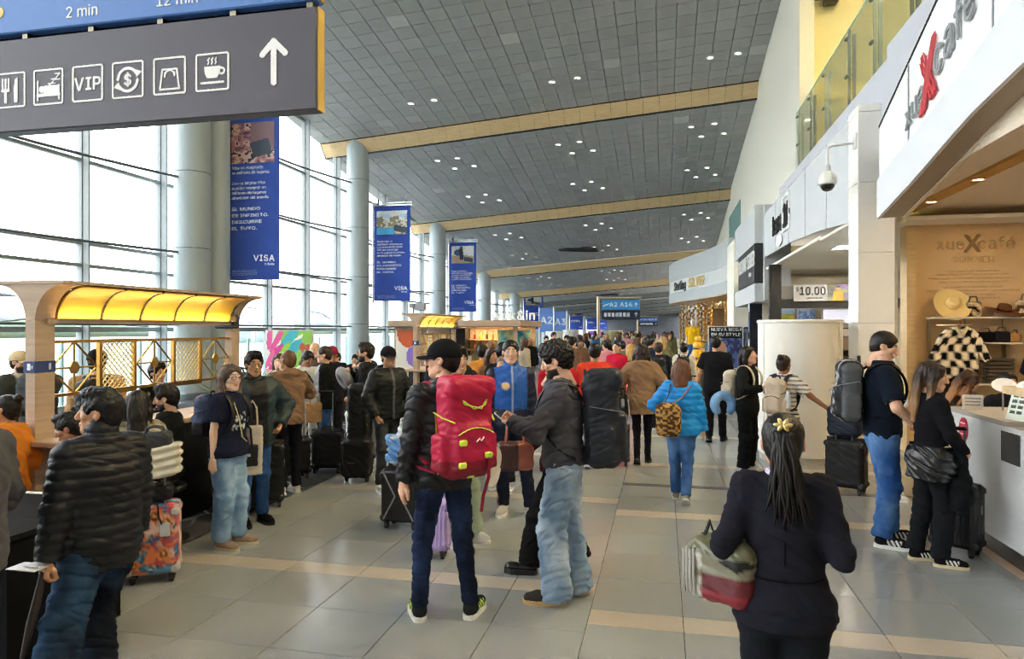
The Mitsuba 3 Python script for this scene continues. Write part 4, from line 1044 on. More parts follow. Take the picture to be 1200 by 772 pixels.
Cc = [('Paga tranquilo', .58, .075, True, 1.2), ('fuera del país, tu tarjeta', .55, .075, True, .95), ('cuenta con asistencia', .52, .075, True, 1), ('y seguro de viajes', .49, .075, True, 1.1), ('en todo el mundo, siempre', .46, .075, True, .85), ('EL MUNDO', .37, .075, True, 1.6), ('ES INFINITO.', .335, .075, True, 1.6), ('DESCUBRE', .30, .075, True, 1.6), ('EL TUYO.', .265, .075, True, 1.6)]
banner(-10.56, 17.5, 3.28, 1.62, 4.6, photo_a, 'blue hanging banner nearest the overhead sign, by the double column', A, 1)
banner(-10.56, 27.8, 3.1, 1.66, 4.08, photo_b, 'blue hanging banner with a city photo, second along the windows', B, 1, .05)
banner(-10.56, 38.4, 2.9, 1.6, 4.02, photo_c, 'blue hanging banner with a hiker photo, third along the windows', Cc, 1, .05)
for n, (x1, y, zb) in enumerate(((-10.3, 59.6, 1.9), (-10.5, 92, 1.85), (-10.5, 112, 1.85), (-10.5, 133, 1.85))):
    banner(x1, y, zb, 1.7, 3.0 if n == 0 else 2.6, (photo_c, photo_a, photo_b, photo_c)[n], f'blue hanging banner far along the windows, {("nearest", "second", "third", "farthest")[n]} of the distant four', [('EL MUNDO', .45, .12, True, 1.3), ('ES INFINITO.', .39, .12, True, 1.1)], 0, .05)
def gate_sign(s, x, y, zb, w, h, lab):
    k = thing('gate_sign', lab, 'sign', 'blue hanging gate signs')
    obj('cloth', box(x - w / 2, x + w / 2, y, y + .02, zb, zb + h), 'm_cloth', k, color='#6f93d8')
    obj('letters', text(s, h * .28, FC(x, y, zb + h * .36), bold=True, align='c'), 'm_paint', k, color='#f2f4f8')
    for dx in (-w / 2 - .04, w / 2 + .04): obj('pole', cyl((x + dx, y, 0), (x + dx, y, zb + h + .05), .03, 8), 'm_metal', k, color='#d5d8da')
    obj('rail', box(x - w / 2 - .06, x + w / 2 + .06, y - .02, y + .03, zb + h, zb + h + .05), 'm_metal', k, color='#55585a')
gate_sign('A2', -7.55, 45, 1.68, .86, 1.62, 'blue gate sign reading A2 on a white post frame')
gate_sign('A3', -7.35, 50, 1.66, .86, 1.55, 'blue gate sign reading A3 on a white post frame')
def way_sign(x0, x1, y, zm, h1, h2, lab, words, px):
    k = thing('wayfinding_sign', lab, 'sign', 'post-mounted wayfinding signs down the hall')
    obj('blue_panel', chamfer(((x0 + x1) / 2, y, zm + h1 / 2 + .02), (x1 - x0, .12, h1), .01), 'm_paint', k, color='#3f9be0' if h1 > .6 else '#3c66a8')
    obj('dark_panel', chamfer(((x0 + x1) / 2, y, zm - h2 / 2 - .02), (x1 - x0, .12, h2), .01), 'm_paint', k, color='#262c44')
    obj('post', cyl((px, y, 0), (px, y, zm + h1 + .25), .11, 14), 'm_metal', k, color='#b9aa92', smooth=40)
    obj('arm', box(px, x1 + .1, y - .05, y + .05, zm + h1 + .12, zm + h1 + .22), 'm_metal', k, color='#b9aa92')
    w = x1 - x0
    a = U([line([(0, -.2), (0, .2)], .08), line([(-.13, .06), (0, .21), (.13, .06)], .08)])
    al = lambda zc, s: extrude(shapely.affinity.scale(a, s, s, origin=(0, 0)), .01, FC(x1 - w * .1, y - .06, zc))
    obj('lettering', cat(text(words, h1 * .45, FC((x0 + x1) / 2, y - .06, zm + h1 * .33), bold=True, align='c'), al(zm + h1 * .5, h1), extrude(shapely.Polygon([(-.2, -.1), (.22, .1), (.26, .16), (.16, .15), (-.05, .06), (-.2, .0)]), .01, FC(x0 + w * .11, y - .06, zm + h1 * .45))), 'm_paint', k, color='#eef3f8')
    obj('pictograms', cat([box(x0 + w * (.06 + .1 * q), x0 + w * (.06 + .1 * q) + w * .075, y - .072, y - .06, zm - h2 * .72, zm - h2 * .28) for q in range(7)], al(zm - h2 * .5, h2)), 'm_paint', k, color='#cfd3dc')
way_sign(-4.15, -1.55, 48, 3.22, .68, .66, 'bright blue and navy sign for gates A2 to A14 on a tall post', 'A2 A14', -4.4)
way_sign(-3.2, -.7, 96, 2.95, .56, .62, 'smaller dark blue overhead sign farther down the hall', 'A4 A14', -3.45)

# ---------------------------------------------------------------- kiosks with amber canopies
scene['m_amber'] = {'type': 'twosided', 'bsdf': {'type': 'principled', 'base_color': proc(lambda p, n, uv: mix(mi.Color3f(.78, .42, .05), mi.Color3f(.9, .58, .12), fbm(p.x * 3, p.y * 3, p.z * 3, 2))), 'roughness': .35, 'specular': .4}}
def kiosk(x, y0, y1, lab, dz=0.0, lattice=True):
    k = thing('charging_bar', lab, 'kiosk', 'high bars under amber canopies')
    zt = 2.24 + dz
    # T-shaped canopy section, extruded along y
    a = np.linspace(0, math.pi / 2, 9)
    R = .26
    right = [(.045 + R * (1 - math.cos(q)), zt - .30 + .28 * math.sin(q)) for q in a]
    sec = [(-p[0], p[1]) for p in right[::-1]] + right
    outer = [(-.045 - R, zt)] + [(.045 + R, zt)]
    sec = right + [(.045 + R + .012, zt - .02), (.045 + R + .012, zt), (-.045 - R - .012, zt), (-.045 - R - .012, zt - .02)] + [(-p[0], p[1]) for p in right[::-1]]
    for n, (ya, yb) in enumerate(((y0 - .09, y0 + .09), (y1 - .07, y1 + .07))):
        obj('end_bracket', extrude(shapely.Polygon(sec), yb - ya, ((1, 0, 0), (0, 0, 1), (0, -1, 0), (x, yb, 0))), 'm_wood', k)
        obj('post', box(x - .045, x + .045, ya, yb, .0, zt - .29), 'm_wood', k)
    obj('roof_board', box(x - R - .06, x + R + .06, y0 - .1, y1 + .1, zt - .012, zt + .012), 'm_wood', k)
    n = 5
    for s in (1, -1):
        for q in range(n):
            ya, yb = y0 + .1 + (y1 - y0 - .2) * q / n + .015, y0 + .1 + (y1 - y0 - .2) * (q + 1) / n - .015
            r_ = np.array([[[x + s * px_, ya, z - .012], [x + s * px_, yb, z - .012], [x + s * (px_ - .012), yb, z], [x + s * (px_ - .012), ya, z]] for px_, z in right])
            obj('amber_panel', loft(r_), 'm_amber', k, smooth=30)
        obj('lower_beam', box(x + s * .02, x + s * .07, y0, y1, zt - .32, zt - .285), 'm_wood', k)
    for q in range(1, n):
        yc = y0 + .1 + (y1 - y0 - .2) * q / n
        obj('rib', cat(*[tube([[x + s * px_, yc, z - .006] for px_, z in right], .012, 6) for s in (1, -1)]), 'm_paint', k, color='#3a2a1a')
    for s in (1, -1):
        q = cat(*[tm(([[x + s * .075, y0 + .1, zt - .283], [x + s * .075, y1 - .1, zt - .283], [x + s * .095, y1 - .1, zt - .283], [x + s * .095, y0 + .1, zt - .283]], [[3, 2, 1, 0] if s > 0 else [0, 1, 2, 3]]))])
        scene[key_for('strip_lamp', k)] = ply(q, 'm_lamp', False, emitter=emit('#ffc874', 30.0))
    obj('counter_top', chamfer((x, (y0 + y1) / 2, .98), (.62, y1 - y0 + .3, .05), .01), 'm_oak' if not lattice else 'm_wood', k)
    obj('counter_body', box(x - .22, x + .22, y0 + .1, y1 - .1, 0, .955), 'm_plastic', k, color='#17181b')
    if lattice:
        z0, z1 = 1.33, 1.77
        obj('brass_rails', cat(cbox((x, (y0 + y1) / 2, z1), (.03, y1 - y0, .025)), cbox((x, (y0 + y1) / 2, z0), (.03, y1 - y0, .025))), 'm_metal', k, color='#b98f4a')
        ws = np.linspace(y0 + .09, y1 - .07, 6)
        for q in range(5):
            ya, yb = ws[q], ws[q + 1]; yc, zc, hw, hh = (ya + yb) / 2, (z0 + z1) / 2, (yb - ya) / 2, (z1 - z0) / 2
            if q % 2 == 0:
                br = [tube([[x, yc + a * hw, zc + b * hh], [x, yc + c * hw, zc + d * hh]], .008, 6) for a, b, c, d in ((-1, 0, 0, 1), (0, 1, 1, 0), (1, 0, 0, -1), (0, -1, -1, 0), (0, -1, 0, 1), (-1, 0, 1, 0))]
                br.append(extrude(shapely.Polygon([(-.05, 0), (-.025, -.05), (.025, -.05), (.05, 0), (.025, .05), (-.025, .05)]), .016, ((0, 1, 0), (0, 0, 1), (1, 0, 0), (x - .008, yc, zc))))
                obj('diamond_grille', cat(br), 'm_metal', k, color='#c09a55')
            else:
                z0p, z1p = z0 - .02, z1 + .0
                fr = [cbox((x, yc, z), (.035, 2 * hw - .04, .03)) for z in (z0p, z1p)] + [cbox((x, yc + s * (hw - .03), (z0p + z1p) / 2), (.035, .03, z1p - z0p)) for s in (-1, 1)]
                obj('mesh_frame', cat(fr), 'm_metal', k, color='#b98f4a')
                di, st = [], .055
                for b in np.arange(-hw * 2 - .5, hw * 2 + .5, st):
                    for s in (1, -1):
                        g = shapely.LineString([(b - .6 * s, -.6), (b + .6 * s, .6)]).intersection(shapely.box(-hw + .04, -(z1p - z0p) / 2 + .01, hw - .04, (z1p - z0p) / 2 - .01))
                        if not g.is_empty and g.geom_type == 'LineString':
                            p = list(g.coords); di.append(tube([[x, yc + p[0][0], (z0p + z1p) / 2 + p[0][1]], [x, yc + p[1][0], (z0p + z1p) / 2 + p[1][1]]], .0065, 4, False))
                describe(obj('diamond_mesh', cat(di), 'm_metal', k, color='#d3bb88'), kind='stuff')
        sg = obj('socket_label', box(x - .056, x + .05, y0 - .098, y0 + .095, 1.53, 1.62), 'm_paint', k, color='#27386b')
        for yy, xx in ((y0 - .0, x + .052), ): obj('plug_pictogram', cat(cbox((x + .051, y0 + .04, 1.575), (.004, .02, .05)), cbox((x - .0, y0 - .1, 1.575), (.03, .006, .05)), cbox((x + .03, y0 - .1, 1.575), (.008, .006, .03))), 'm_paint', k, color='#e9edf5')
        obj('number_plate', rbox((x + .0, y1 - .1, 1.96), (.3, .04, .16), .018), 'm_plastic', k, color='#1f2a47')
    return k
kiosk(-4.85, 4.55, 7.05, 'long high bar with an amber canopy and brass lattice, nearest the camera')
kiosk(-5.25, 14.2, 16.9, 'high bar with a small amber canopy farther along the carpet', -.03, True)

# wood-roofed bar kiosk, drums and art board
k = thing('bar_kiosk', 'wood-roofed drinks kiosk with a lit back wall and coloured art', 'kiosk')
obj('roof', chamfer((-6.2, 21.7, 2.05), (4.2, 3.6, .2), .03), 'm_wood', k)
obj('side_wall', box(-8.2, -7.3, 20.2, 20.35, 0, 1.95), 'm_wood', k); obj('back_wall', box(-8.2, -4.3, 23.3, 23.4, 0, 1.95), 'm_wood', k)
obj('counter', box(-7.3, -4.3, 20.3, 20.8, 0, 1.05), 'm_wood', k)
for x in (-7.25, -4.35): obj('post', cbox((x, 20.3, 1.0), (.12, .12, 1.95)), 'm_wood', k)
for z in (1.15, 1.5): obj('shelf', box(-7.2, -4.4, 23.0, 23.3, z, z + .03), 'm_oak', k)
obj('fridge', box(-7.15, -6.6, 22.6, 23.2, 0, 1.9), 'm_plastic', k, color='#1b1c20')
printed('art_panel', k, FC(-8.15, 20.2, .6), .8, 1.25, 20, 30, lambda s, t: on(on(np.tile(C('#dcd6cc'), (len(s), 1)), (t > .55) & (((s - .5) ** 2 + (t - .95) ** 2 * 1.4) < .2), '#cc5a28'), ((s - .75) ** 2 + (t - .35) ** 2 * 1.4 < .09), '#8d6fc0'))
bc = ('#7a4a1e', '#2f5a34', '#c9c2a8', '#8a1f24', '#d9a441', '#3a2c22')
for n in range(18):
    q = thing('bottle', f'{("brown", "green", "clear", "red", "amber", "dark")[n % 6]} bottle, {ORD[n % 9]} on the {("lower", "upper")[n // 9]} shelf of the bar kiosk', 'bottle', 'bottles in the bar kiosk')
    z = (1.18, 1.53)[n // 9]
    obj('glass_body', lathe([(.001, 0), (.04, 0), (.04, .15), (.015, .2), (.015, .26), (.001, .26)], 10, (-6.4 + .22 * (n % 9), 23.1, z)), 'm_gloss', q, color=bc[n % 6], smooth=40)
    obj('cap', lathe([(.017, .255), (.017, .28), (.001, .28)], 8, (-6.4 + .22 * (n % 9), 23.1, z)), 'm_plastic', q, color='#222222')
q = tm(([[-6.9, 22.7, 1.93], [-6.9, 23.0, 1.93], [-4.6, 23.0, 1.93], [-4.6, 22.7, 1.93]], [[0, 1, 2, 3]]))
scene[key_for('ceiling_lamp', k)] = ply(q, 'm_lamp', False, emitter=emit('#ffd9a0', 14.0))
obj('roof_letters', text('wok&in', .26, FC(-5.0, 19.95, 2.16), bold=True, depth=.05), 'm_paint', k, color='#f1f1ee')
def drum(x, y, r, h, fn, lab, seg=48):
    k = thing('drum_planter', lab, 'drum', 'printed round drums in the hall')
    a = np.arange(seg) * 2 * math.pi / seg
    zs = np.linspace(.02, h, 26)
    m = loft(np.stack([np.stack([x + r * np.cos(a), y + r * np.sin(a), a * 0 + z], 1) for z in zs]))
    obj('printed_shell', m, 'm_paint', k, color=lambda v: fn(np.arctan2(v[:, 1] - y, v[:, 0] - x) * 2, v[:, 2] * 2), smooth=40)
    obj('lid', lathe([(r + .02, h), (r + .02, h + .04), (.01, h + .05)], seg, (x, y, 0)), 'm_paint', k, color='#dedcd6', smooth=40)
    obj('base', lathe([(r + .015, 0), (r + .015, .05), (.01, .05)], seg, (x, y, 0)), 'm_plastic', k, color='#333333', smooth=40)
drum(-4.75, 22.0, .55, 1.82, lambda s, t: pick(['#2fa9a2', '#58c4b4', '#e2d27a', '#2f8fb0', '#7ed0c0'], nz(s, t, 1.6, 3)), 'turquoise and yellow printed drum at the end of the drinks kiosk')
drum(-4.75, 30.5, .38, 1.75, lambda s, t: pick(['#e6e6e0', '#e6e6e0', '#bfe0d8', '#e6e6e0', '#b04a5a', '#d9b48a'], nz(s, t, 2.6, 13)), 'white printed drum with teal and red marks behind the kiosk')
drum(-5.4, 41, .5, 1.8, lambda s, t: pick(['#dedede', '#c9c9c6', '#e6e6e2'], nz(s, t, 2, 5)), 'plain white drum farther along the hall')
drum(-5.0, 52, .55, 1.75, lambda s, t: pick(['#b04a9a', '#8a4ac0', '#d977a8', '#c94a6a'], nz(s, t, 2, 6)), 'pink and violet printed drum near the tall sign post')
drum(-3.6, 54, .55, 1.75, lambda s, t: pick(['#6a6a30', '#8a8444', '#a39a5a', '#4f5a2e'], nz(s, t, 2, 7)), 'olive printed drum beyond the tall sign post')
def leafart(s, t):
    im = np.tile(C('#eef0e6'), (len(s), 1))
    g = nz(s, t, 3, 5)
    on(im, (s + .25 * (t - .5) + .25 * (g - .5) > .42), '#8cc152')
    for cx0, cy0, w, h_, ang, c in ((.38, 1.0, .5, .12, 40, '#8cc152'), (.5, .88, .6, .16, 38, '#3fb4c4'), (.6, .82, .5, .07, 32, '#eef0e6'), (.52, .72, .62, .17, 28, '#3fb4c4'), (.42, .76, .3, .09, 32, '#93c83f'), (.4, .55, .5, .15, 30, '#3fb4c4'), (.36, .62, .28, .07, 12, '#93c83f'), (.24, .86, .42, .1, 46, '#e8579e'), (.24, .72, .34, .1, 34, '#d63f93'), (.09, .9, .34, .12, 80, '#f06aa8'), (.1, .62, .3, .1, 50, '#f06aa8'), (.24, .55, .36, .1, 18, '#e04590'), (.14, .4, .3, .1, -30, '#f38fbc'), (.3, .4, .34, .09, -12, '#e8579e'), (.34, .28, .3, .1, 20, '#3fb4c4')):
        a = math.radians(ang); u = (s - cx0) * math.cos(a) + (t - cy0) * math.sin(a); v = -(s - cx0) * math.sin(a) + (t - cy0) * math.cos(a)
        on(im, (u / w) ** 2 * 4 + (v / h_) ** 2 * 4 < 1, c)
    for sx in (.8, .92):
        on(im, (abs(s - sx) < .012) & (t < .8), '#b0654a'); on(im, ((s - sx) ** 2 + (t - .78) ** 2 < .004) & (nz(s, t, 30, 2) > .5), '#c0503e')
    return on(im, (s > .78) & (t < .35) & (nz(s, t, 9, 3) > .5), '#eef0e6')
k = thing('art_board', 'upright board painted with pink, turquoise and green leaves before the windows', 'board')
obj('panel', box(-7.75, -6.72, 12.35, 12.4, .35, 1.86), 'm_paint', k, color='#e3e3dc'); printed('painting', k, FC(-7.74, 12.345, .36), 1.01, 1.49, 60, 80, leafart)
for x in (-7.6, -6.87): obj('foot', cbox((x, 12.38, .17), (.06, .4, .35)), 'm_metal', k, color='#888888')
k = thing('exit_sign', 'small green exit sign on the window wall', 'sign')
obj('panel', chamfer((-12.9, 16.9 - .9, 2.16), (.62, .05, .14), .01), 'm_plastic', k, color='#1f7a45'); obj('letters', text('SALIDA', .07, FC(-13.1, 15.97, 2.13), bold=True), 'm_paint', k, color='#e8f3ea')
obj('bracket', box(-13.5, -13.1, 15.99, 16.02, 2.2, 2.23), 'm_metal', k, color='#888888')
k = thing('pole_camera', 'twin-headed camera on a slim floor pole by the second column', 'camera')
obj('pole', cyl((-10.6, 28.3, 0), (-10.6, 28.3, 2.9), .04, 8), 'm_metal', k, color='#777777'); obj('head', cat(rbox((-10.3, 28.3, 2.85), (.5, .3, .32), .05), rbox((-10.62, 28.2, 2.9), (.2, .3, .2), .04)), 'm_plastic', k, color='#a5a8aa', smooth=40)
# ---------------------------------------------------------------- soft shapes: signed distances on a grid, smoothly joined, then meshed
class Soft:
    def __init__(s, lo, hi, h):
        s.lo, s.h = np.asarray(lo, float), h
        s.n = np.ceil((np.asarray(hi, float) - s.lo) / h).astype(int) + 1
        s.v = np.full(s.n, .3, np.float32)

    def sub(s, lo, hi):
        a = np.clip(np.floor((np.asarray(lo) - s.lo) / s.h).astype(int), 0, s.n)
        b = np.clip(np.ceil((np.asarray(hi) - s.lo) / s.h).astype(int) + 1, 0, s.n)
        if (b <= a).any(): return None, None
        ax = [s.lo[i] + s.h * np.arange(a[i], b[i]) for i in range(3)]
        return tuple(slice(a[i], b[i]) for i in range(3)), np.stack(np.meshgrid(*ax, indexing='ij'), -1)

    def put(s, fn, lo, hi, k=.0, op='add'):
        sl, p = s.sub(np.asarray(lo) - k - 2 * s.h, np.asarray(hi) + k + 2 * s.h)
        if sl is None: return s
        d, v = fn(p).astype(np.float32), s.v[sl]
        if op == 'cut': v = -v
        r = np.minimum(v, d)
        if k > 0:
            e = np.maximum(k - np.abs(v - d), 0)
            r = r - e * e / (4 * k)
        s.v[sl] = -r if op == 'cut' else r
        return s

    def cone(s, a, b, ra, rb, k=.02, w=None, ratio=1.0, op='add'):
        a, b = np.asarray(a, float), np.asarray(b, float)
        ab = b - a; L2 = ab @ ab + 1e-12
        if w is not None: w = np.asarray(w, float) / np.linalg.norm(w)
        def fn(p):
            q = p - a
            t = np.clip(q @ ab / L2, 0, 1)
            d = q - t[..., None] * ab
            m = (d * d).sum(-1)
            if w is not None:
                dw = d @ w; m = m + (1 / ratio ** 2 - 1) * dw * dw
            return np.sqrt(m) - (ra + (rb - ra) * t)
        r = max(ra, rb)
        return s.put(fn, np.minimum(a, b) - r, np.maximum(a, b) + r, k, op)

    def chain(s, pts, rs, k=.02, w=None, ratio=1.0):
        for i in range(len(pts) - 1): s.cone(pts[i], pts[i + 1], rs[i], rs[i + 1], k, w, ratio)
        return s

    def ball(s, c, r, k=.02, R=None, op='add'):
        c, r = np.asarray(c, float), np.broadcast_to(np.asarray(r, float), (3,))
        def fn(p):
            q = p - c
            if R is not None: q = q @ R
            k0 = np.sqrt(((q / r) ** 2).sum(-1)) + 1e-9; k1 = np.sqrt(((q / r ** 2) ** 2).sum(-1)) + 1e-9
            return k0 * (k0 - 1) / k1
        return s.put(fn, c - r.max(), c + r.max(), k, op)

    def slab(s, c, half, r, k=.02, R=None, op='add'):
        """rounded box"""
        c, half = np.asarray(c, float), np.asarray(half, float) - r
        def fn(p):
            q = p - c
            if R is not None: q = q @ R
            q = np.abs(q) - half
            return np.sqrt((np.maximum(q, 0) ** 2).sum(-1)) + np.minimum(q.max(-1), 0) - r
        e = np.linalg.norm(half + r) if R is not None else half + r
        return s.put(fn, c - e, c + e, k, op)

    def below(s, n, c):
        """keep only where n . p < c"""
        n = np.asarray(n, float)
        ax = [s.lo[i] + s.h * np.arange(s.n[i]) for i in range(3)]
        s.v = np.maximum(s.v, (ax[0][:, None, None] * n[0] + ax[1][None, :, None] * n[1] + ax[2][None, None, :] * n[2] - c).astype(np.float32))
        return s

    def mesh(s):
        v = s.v.copy()
        for a in range(3):
            for i in (0, -1):
                sl = [slice(None)] * 3; sl[a] = i; v[tuple(sl)] = np.maximum(v[tuple(sl)], .01)
        v = np.where(v == 0, 1e-6, v)
        sg = v < 0
        nx, ny, nz = v.shape
        cs = sum(sg[i:nx - 1 + i, j:ny - 1 + j, k:nz - 1 + k].astype(np.int8) for i in (0, 1) for j in (0, 1) for k in (0, 1))
        I = np.argwhere((cs > 0) & (cs < 8))
        idx = np.full((nx, ny, nz), -1, np.int64)
        idx[I[:, 0], I[:, 1], I[:, 2]] = np.arange(len(I))
        acc, cnt = np.zeros((len(I), 3)), np.zeros(len(I))
        off = [(0, 0, 0), (1, 0, 0), (0, 1, 0), (1, 1, 0), (0, 0, 1), (1, 0, 1), (0, 1, 1), (1, 1, 1)]
        cv = [v[I[:, 0] + o[0], I[:, 1] + o[1], I[:, 2] + o[2]] for o in off]
        for a, b in ((0, 1), (2, 3), (4, 5), (6, 7), (0, 2), (1, 3), (4, 6), (5, 7), (0, 4), (1, 5), (2, 6), (3, 7)):
            m = (cv[a] < 0) != (cv[b] < 0)
            t = np.where(m, cv[a] / np.where(m, cv[a] - cv[b], 1), 0)
            acc += m[:, None] * (np.array(off[a]) + t[:, None] * (np.array(off[b]) - np.array(off[a]))); cnt += m
        P = s.lo + s.h * (I + acc / np.maximum(cnt, 1)[:, None])
        F = []
        for a in range(3):
            b, c = (a + 1) % 3, (a + 2) % 3
            lo = [slice(None)] * 3; hi = [slice(None)] * 3
            lo[a] = slice(0, -1); hi[a] = slice(1, None)
            E = np.argwhere(sg[tuple(lo)] != sg[tuple(hi)])
            E = E[(E[:, b] > 0) & (E[:, c] > 0)]
            eb, ec = np.eye(3, dtype=int)[b], np.eye(3, dtype=int)[c]
            q = np.stack([idx[tuple((E - i * eb - j * ec).T)] for i, j in ((1, 1), (0, 1), (0, 0), (1, 0))], 1)
            fl = sg[tuple(lo)][tuple(E.T)]
            q[~fl] = q[~fl][:, ::-1]
            F.append(q)
        F = np.vstack(F)
        F = F[(F >= 0).all(1)]
        return P, np.vstack([F[:, [0, 1, 2]], F[:, [0, 2, 3]]])


def vnormals(P, F):
    n, fn = np.zeros_like(P), np.cross(P[F[:, 1]] - P[F[:, 0]], P[F[:, 2]] - P[F[:, 0]])
    for k in range(3): np.add.at(n, F[:, k], fn)
    return n / (np.linalg.norm(n, axis=1, keepdims=True) + 1e-20)


def push(P, F, amount):
    return P + vnormals(P, F) * amount[:, None]


def Rz(a): return rot(a)
def aim(y, z):
    """rotation whose second column is y and third near z"""
    y = np.asarray(y, float) / np.linalg.norm(y); x = np.cross(y, z); x /= np.linalg.norm(x) + 1e-9
    return np.stack([x, y, np.cross(x, y)], 1)


CACHE = {}
def cached(fn):
    def get(*a, **k):
        q = (fn.__name__, a, tuple(sorted(k.items())))
        if q not in CACHE: CACHE[q] = fn(*a, **k)
        return CACHE[q]
    return get


# ---------------------------------------------------------------- head, hair, hands, shoes (metres, for a 1.75 m person)
@cached
def head_part(fem=False, smile=False, h=.0055):
    s = Soft((-.105, -.13, -.21), (.105, .145, .135), h)
    s.ball((0, -.012, .032), (.075, .094, .08), 0)
    s.ball((0, .028, -.035), (.058, .062, .08), .03)
    s.cone((-.04, .01, -.065), (-.012, .062, -.097), .026, .019, .03); s.cone((.04, .01, -.065), (.012, .062, -.097), .026, .019, .03)
    s.ball((0, .068, -.098), (.02, .018, .018), .02)
    for x in (-1, 1):
        s.ball((x * .041, .06, -.022), (.022, .022, .02), .02)
        s.cone((x * .012, .083, .024), (x * .046, .066, .022), .0105 if not fem else .008, .009, .012)
        s.ball((x * .031, .097, .003), (.017, .014, .011), .012, op='cut')
        s.ball((x * .031, .0745, .003), (.0135, .0125, .0125), .002)
        R = rot(0, .25, 0)
        s.ball((x * .078, -.01, -.008), (.009, .019, .032), .008, R)
        s.ball((x * .086, .0, -.004), (.006, .009, .016), .004, R, op='cut')
        s.ball((x * .0125, .1, -.038), (.0085, .009, .007), .006)
    s.cone((0, .09, .012), (0, .112, -.03), .0085, .0135, .012)
    s.ball((0, .108, -.034), (.012, .011, .010), .008)
    e = .006 if smile else 0
    for x in (-1, 1):
        s.cone((0, .0955, -.0625), (x * .022, .083, -.061 + e), .0062, .003, .005)
        s.cone((0, .0945, -.0725), (x * .02, .083, -.066 + e), .0072, .003, .005)
    s.cone((0, -.012, -.08), (0, -.03, -.2), .053 if not fem else .045, .057 if not fem else .05, .025)
    P, F = s.mesh()
    x, y, z = np.abs(P[:, 0]), P[:, 1], P[:, 2]
    lab = np.zeros(len(P), int)
    lipz = -.0668 + e * (x / .022) ** 2
    lab[(y > .075) & (x < .024) & (np.abs(z - lipz) < .0095 * np.sqrt(np.clip(1 - (x / .026) ** 2, 0, 1)))] = 1
    if smile: lab[(y > .075) & (x < .019) & (np.abs(z - lipz + .0005) < .0042)] = 6
    bz_ = .0285 + .004 * np.sin(np.clip((x - .012) / .04, 0, 1) * 3.1)
    lab[(y > .055) & (x > .011) & (x < .05) & (np.abs(z - bz_) < (.0052 if not fem else .0036))] = 2
    ed = np.sqrt((x - .031) ** 2 + (y - .0745) ** 2 + (z - .003) ** 2)
    eye = (ed < .0142) & (y > .072) & (np.abs(z - .003) < .0056 * np.sqrt(np.clip(1 - ((x - .031) / .0145) ** 2, 0, 1)) + .0012)
    lab[eye] = 3
    lab[eye & (np.sqrt((x - .031) ** 2 + (z - .003) ** 2) < .0062)] = 4
    lab[(lab == 0) & (y > .065) & (np.abs(z - .0118) < .0022) & (np.abs(x - .031) < .015)] = 4
    lab[(lab == 0) & (y > .0) & ((z < -.052) | ((z < -.045) & (x < .026) & (y > .07))) & (z > -.125) & (y > .005 + .3 * (-.07 - z) * 0)] = 5
    return P, F, lab


def hair_wave(P, F, amp, fxy, fz, seed=1):
    n = meshkit.fbm(P * np.array([fxy, fxy, fz]) + seed, 3, seed) - .5
    return push(P, F, 2 * amp * n)


@cached
def hair_part(style, h=.0065, length=.3, seed=1):
    """Hair in the head's frame."""
    long = style in ('long', 'wavy', 'bob')
    drop = {'bob': .07, 'long': length, 'wavy': length}.get(style, .0)
    s = Soft((-.15, -.2, -.2 - drop), (.15, .14, .19), h)
    th = {'short': .012, 'buzz': .004, 'curly': .026, 'thick': .013, 'quiff': .016, 'bald': .002, 'pony': .008, 'bun': .008}.get(style, .014)
    s.ball((0, -.014, .034), np.array([.075, .094, .08]) + th, 0)
    s.ball((0, -.055, -.02), (.072, .055, .075), .03)
    if style in ('quiff', 'curly', 'thick'):
        s.ball((0, .055, .1), (.06, .045, .032), .03)
        s.ball((0, .0, .115), (.065, .06, .02), .03)
    # the face and the neck stay free
    s.ball((0, .135, -.04), (.074, .105, .118), .012, op='cut')
    s.slab((0, .14, -.034), (.066, .078, .09), .04, .012, op='cut')
    s.cone((0, .03, -.13), (0, .03, -.25), .1, .12, .01, op='cut') if not long else None
    if not long:
        for x in (-1, 1):
            s.ball((x * .09, .012, -.02), (.03, .03, .045), .012, op='cut')
            s.ball((x * .075, .05, -.06), (.03, .05, .055), .012, op='cut')
    if style == 'buzz' or style == 'short': s.cone((-.1, -.03, -.11), (.1, -.03, -.11), .05, .05, .01, op='cut')
    if long:
        wv = .012 if style == 'wavy' else .0
        for x in (-1, 1):
            pts = [(x * .058, .022, .06), (x * .082, -.002, .0), (x * (.086 + wv), -.015, -.07), (x * (.085 + wv * 2), -.015, -.11 - drop * .55), (x * (.07 + wv), -.03, -.12 - drop)]
            s.chain(pts, [.03, .028, .03, .03, .016], .03)
        pts = [(0, -.08, .05), (0, -.105, -.03), (0, -.11, -.1), (0, -.105, -.13 - drop * .5), (0, -.095, -.14 - drop)]
        s.chain(pts, [.06, .07, .075, .075, .05], .03, (0, 1, 0), .45)
    if style == 'pony':
        s.ball((0, -.105, .045), (.03, .025, .03), .015)
    if style == 'bun':
        s.ball((0, -.1, .09), (.04, .036, .036), .012)
    P, F = s.mesh()
    if style == 'curly': P = hair_wave(P, F, .014, 55, 55, seed)
    elif style in ('thick', 'quiff'): P = hair_wave(P, F, .007, 70, 40, seed)
    elif long: P = hair_wave(P, F, .013 if style == 'wavy' else .010, 58 if style != 'wavy' else 45, 8 if style != 'wavy' else 24, seed)
    else: P = hair_wave(P, F, .003, 120, 60, seed)
    return P, F


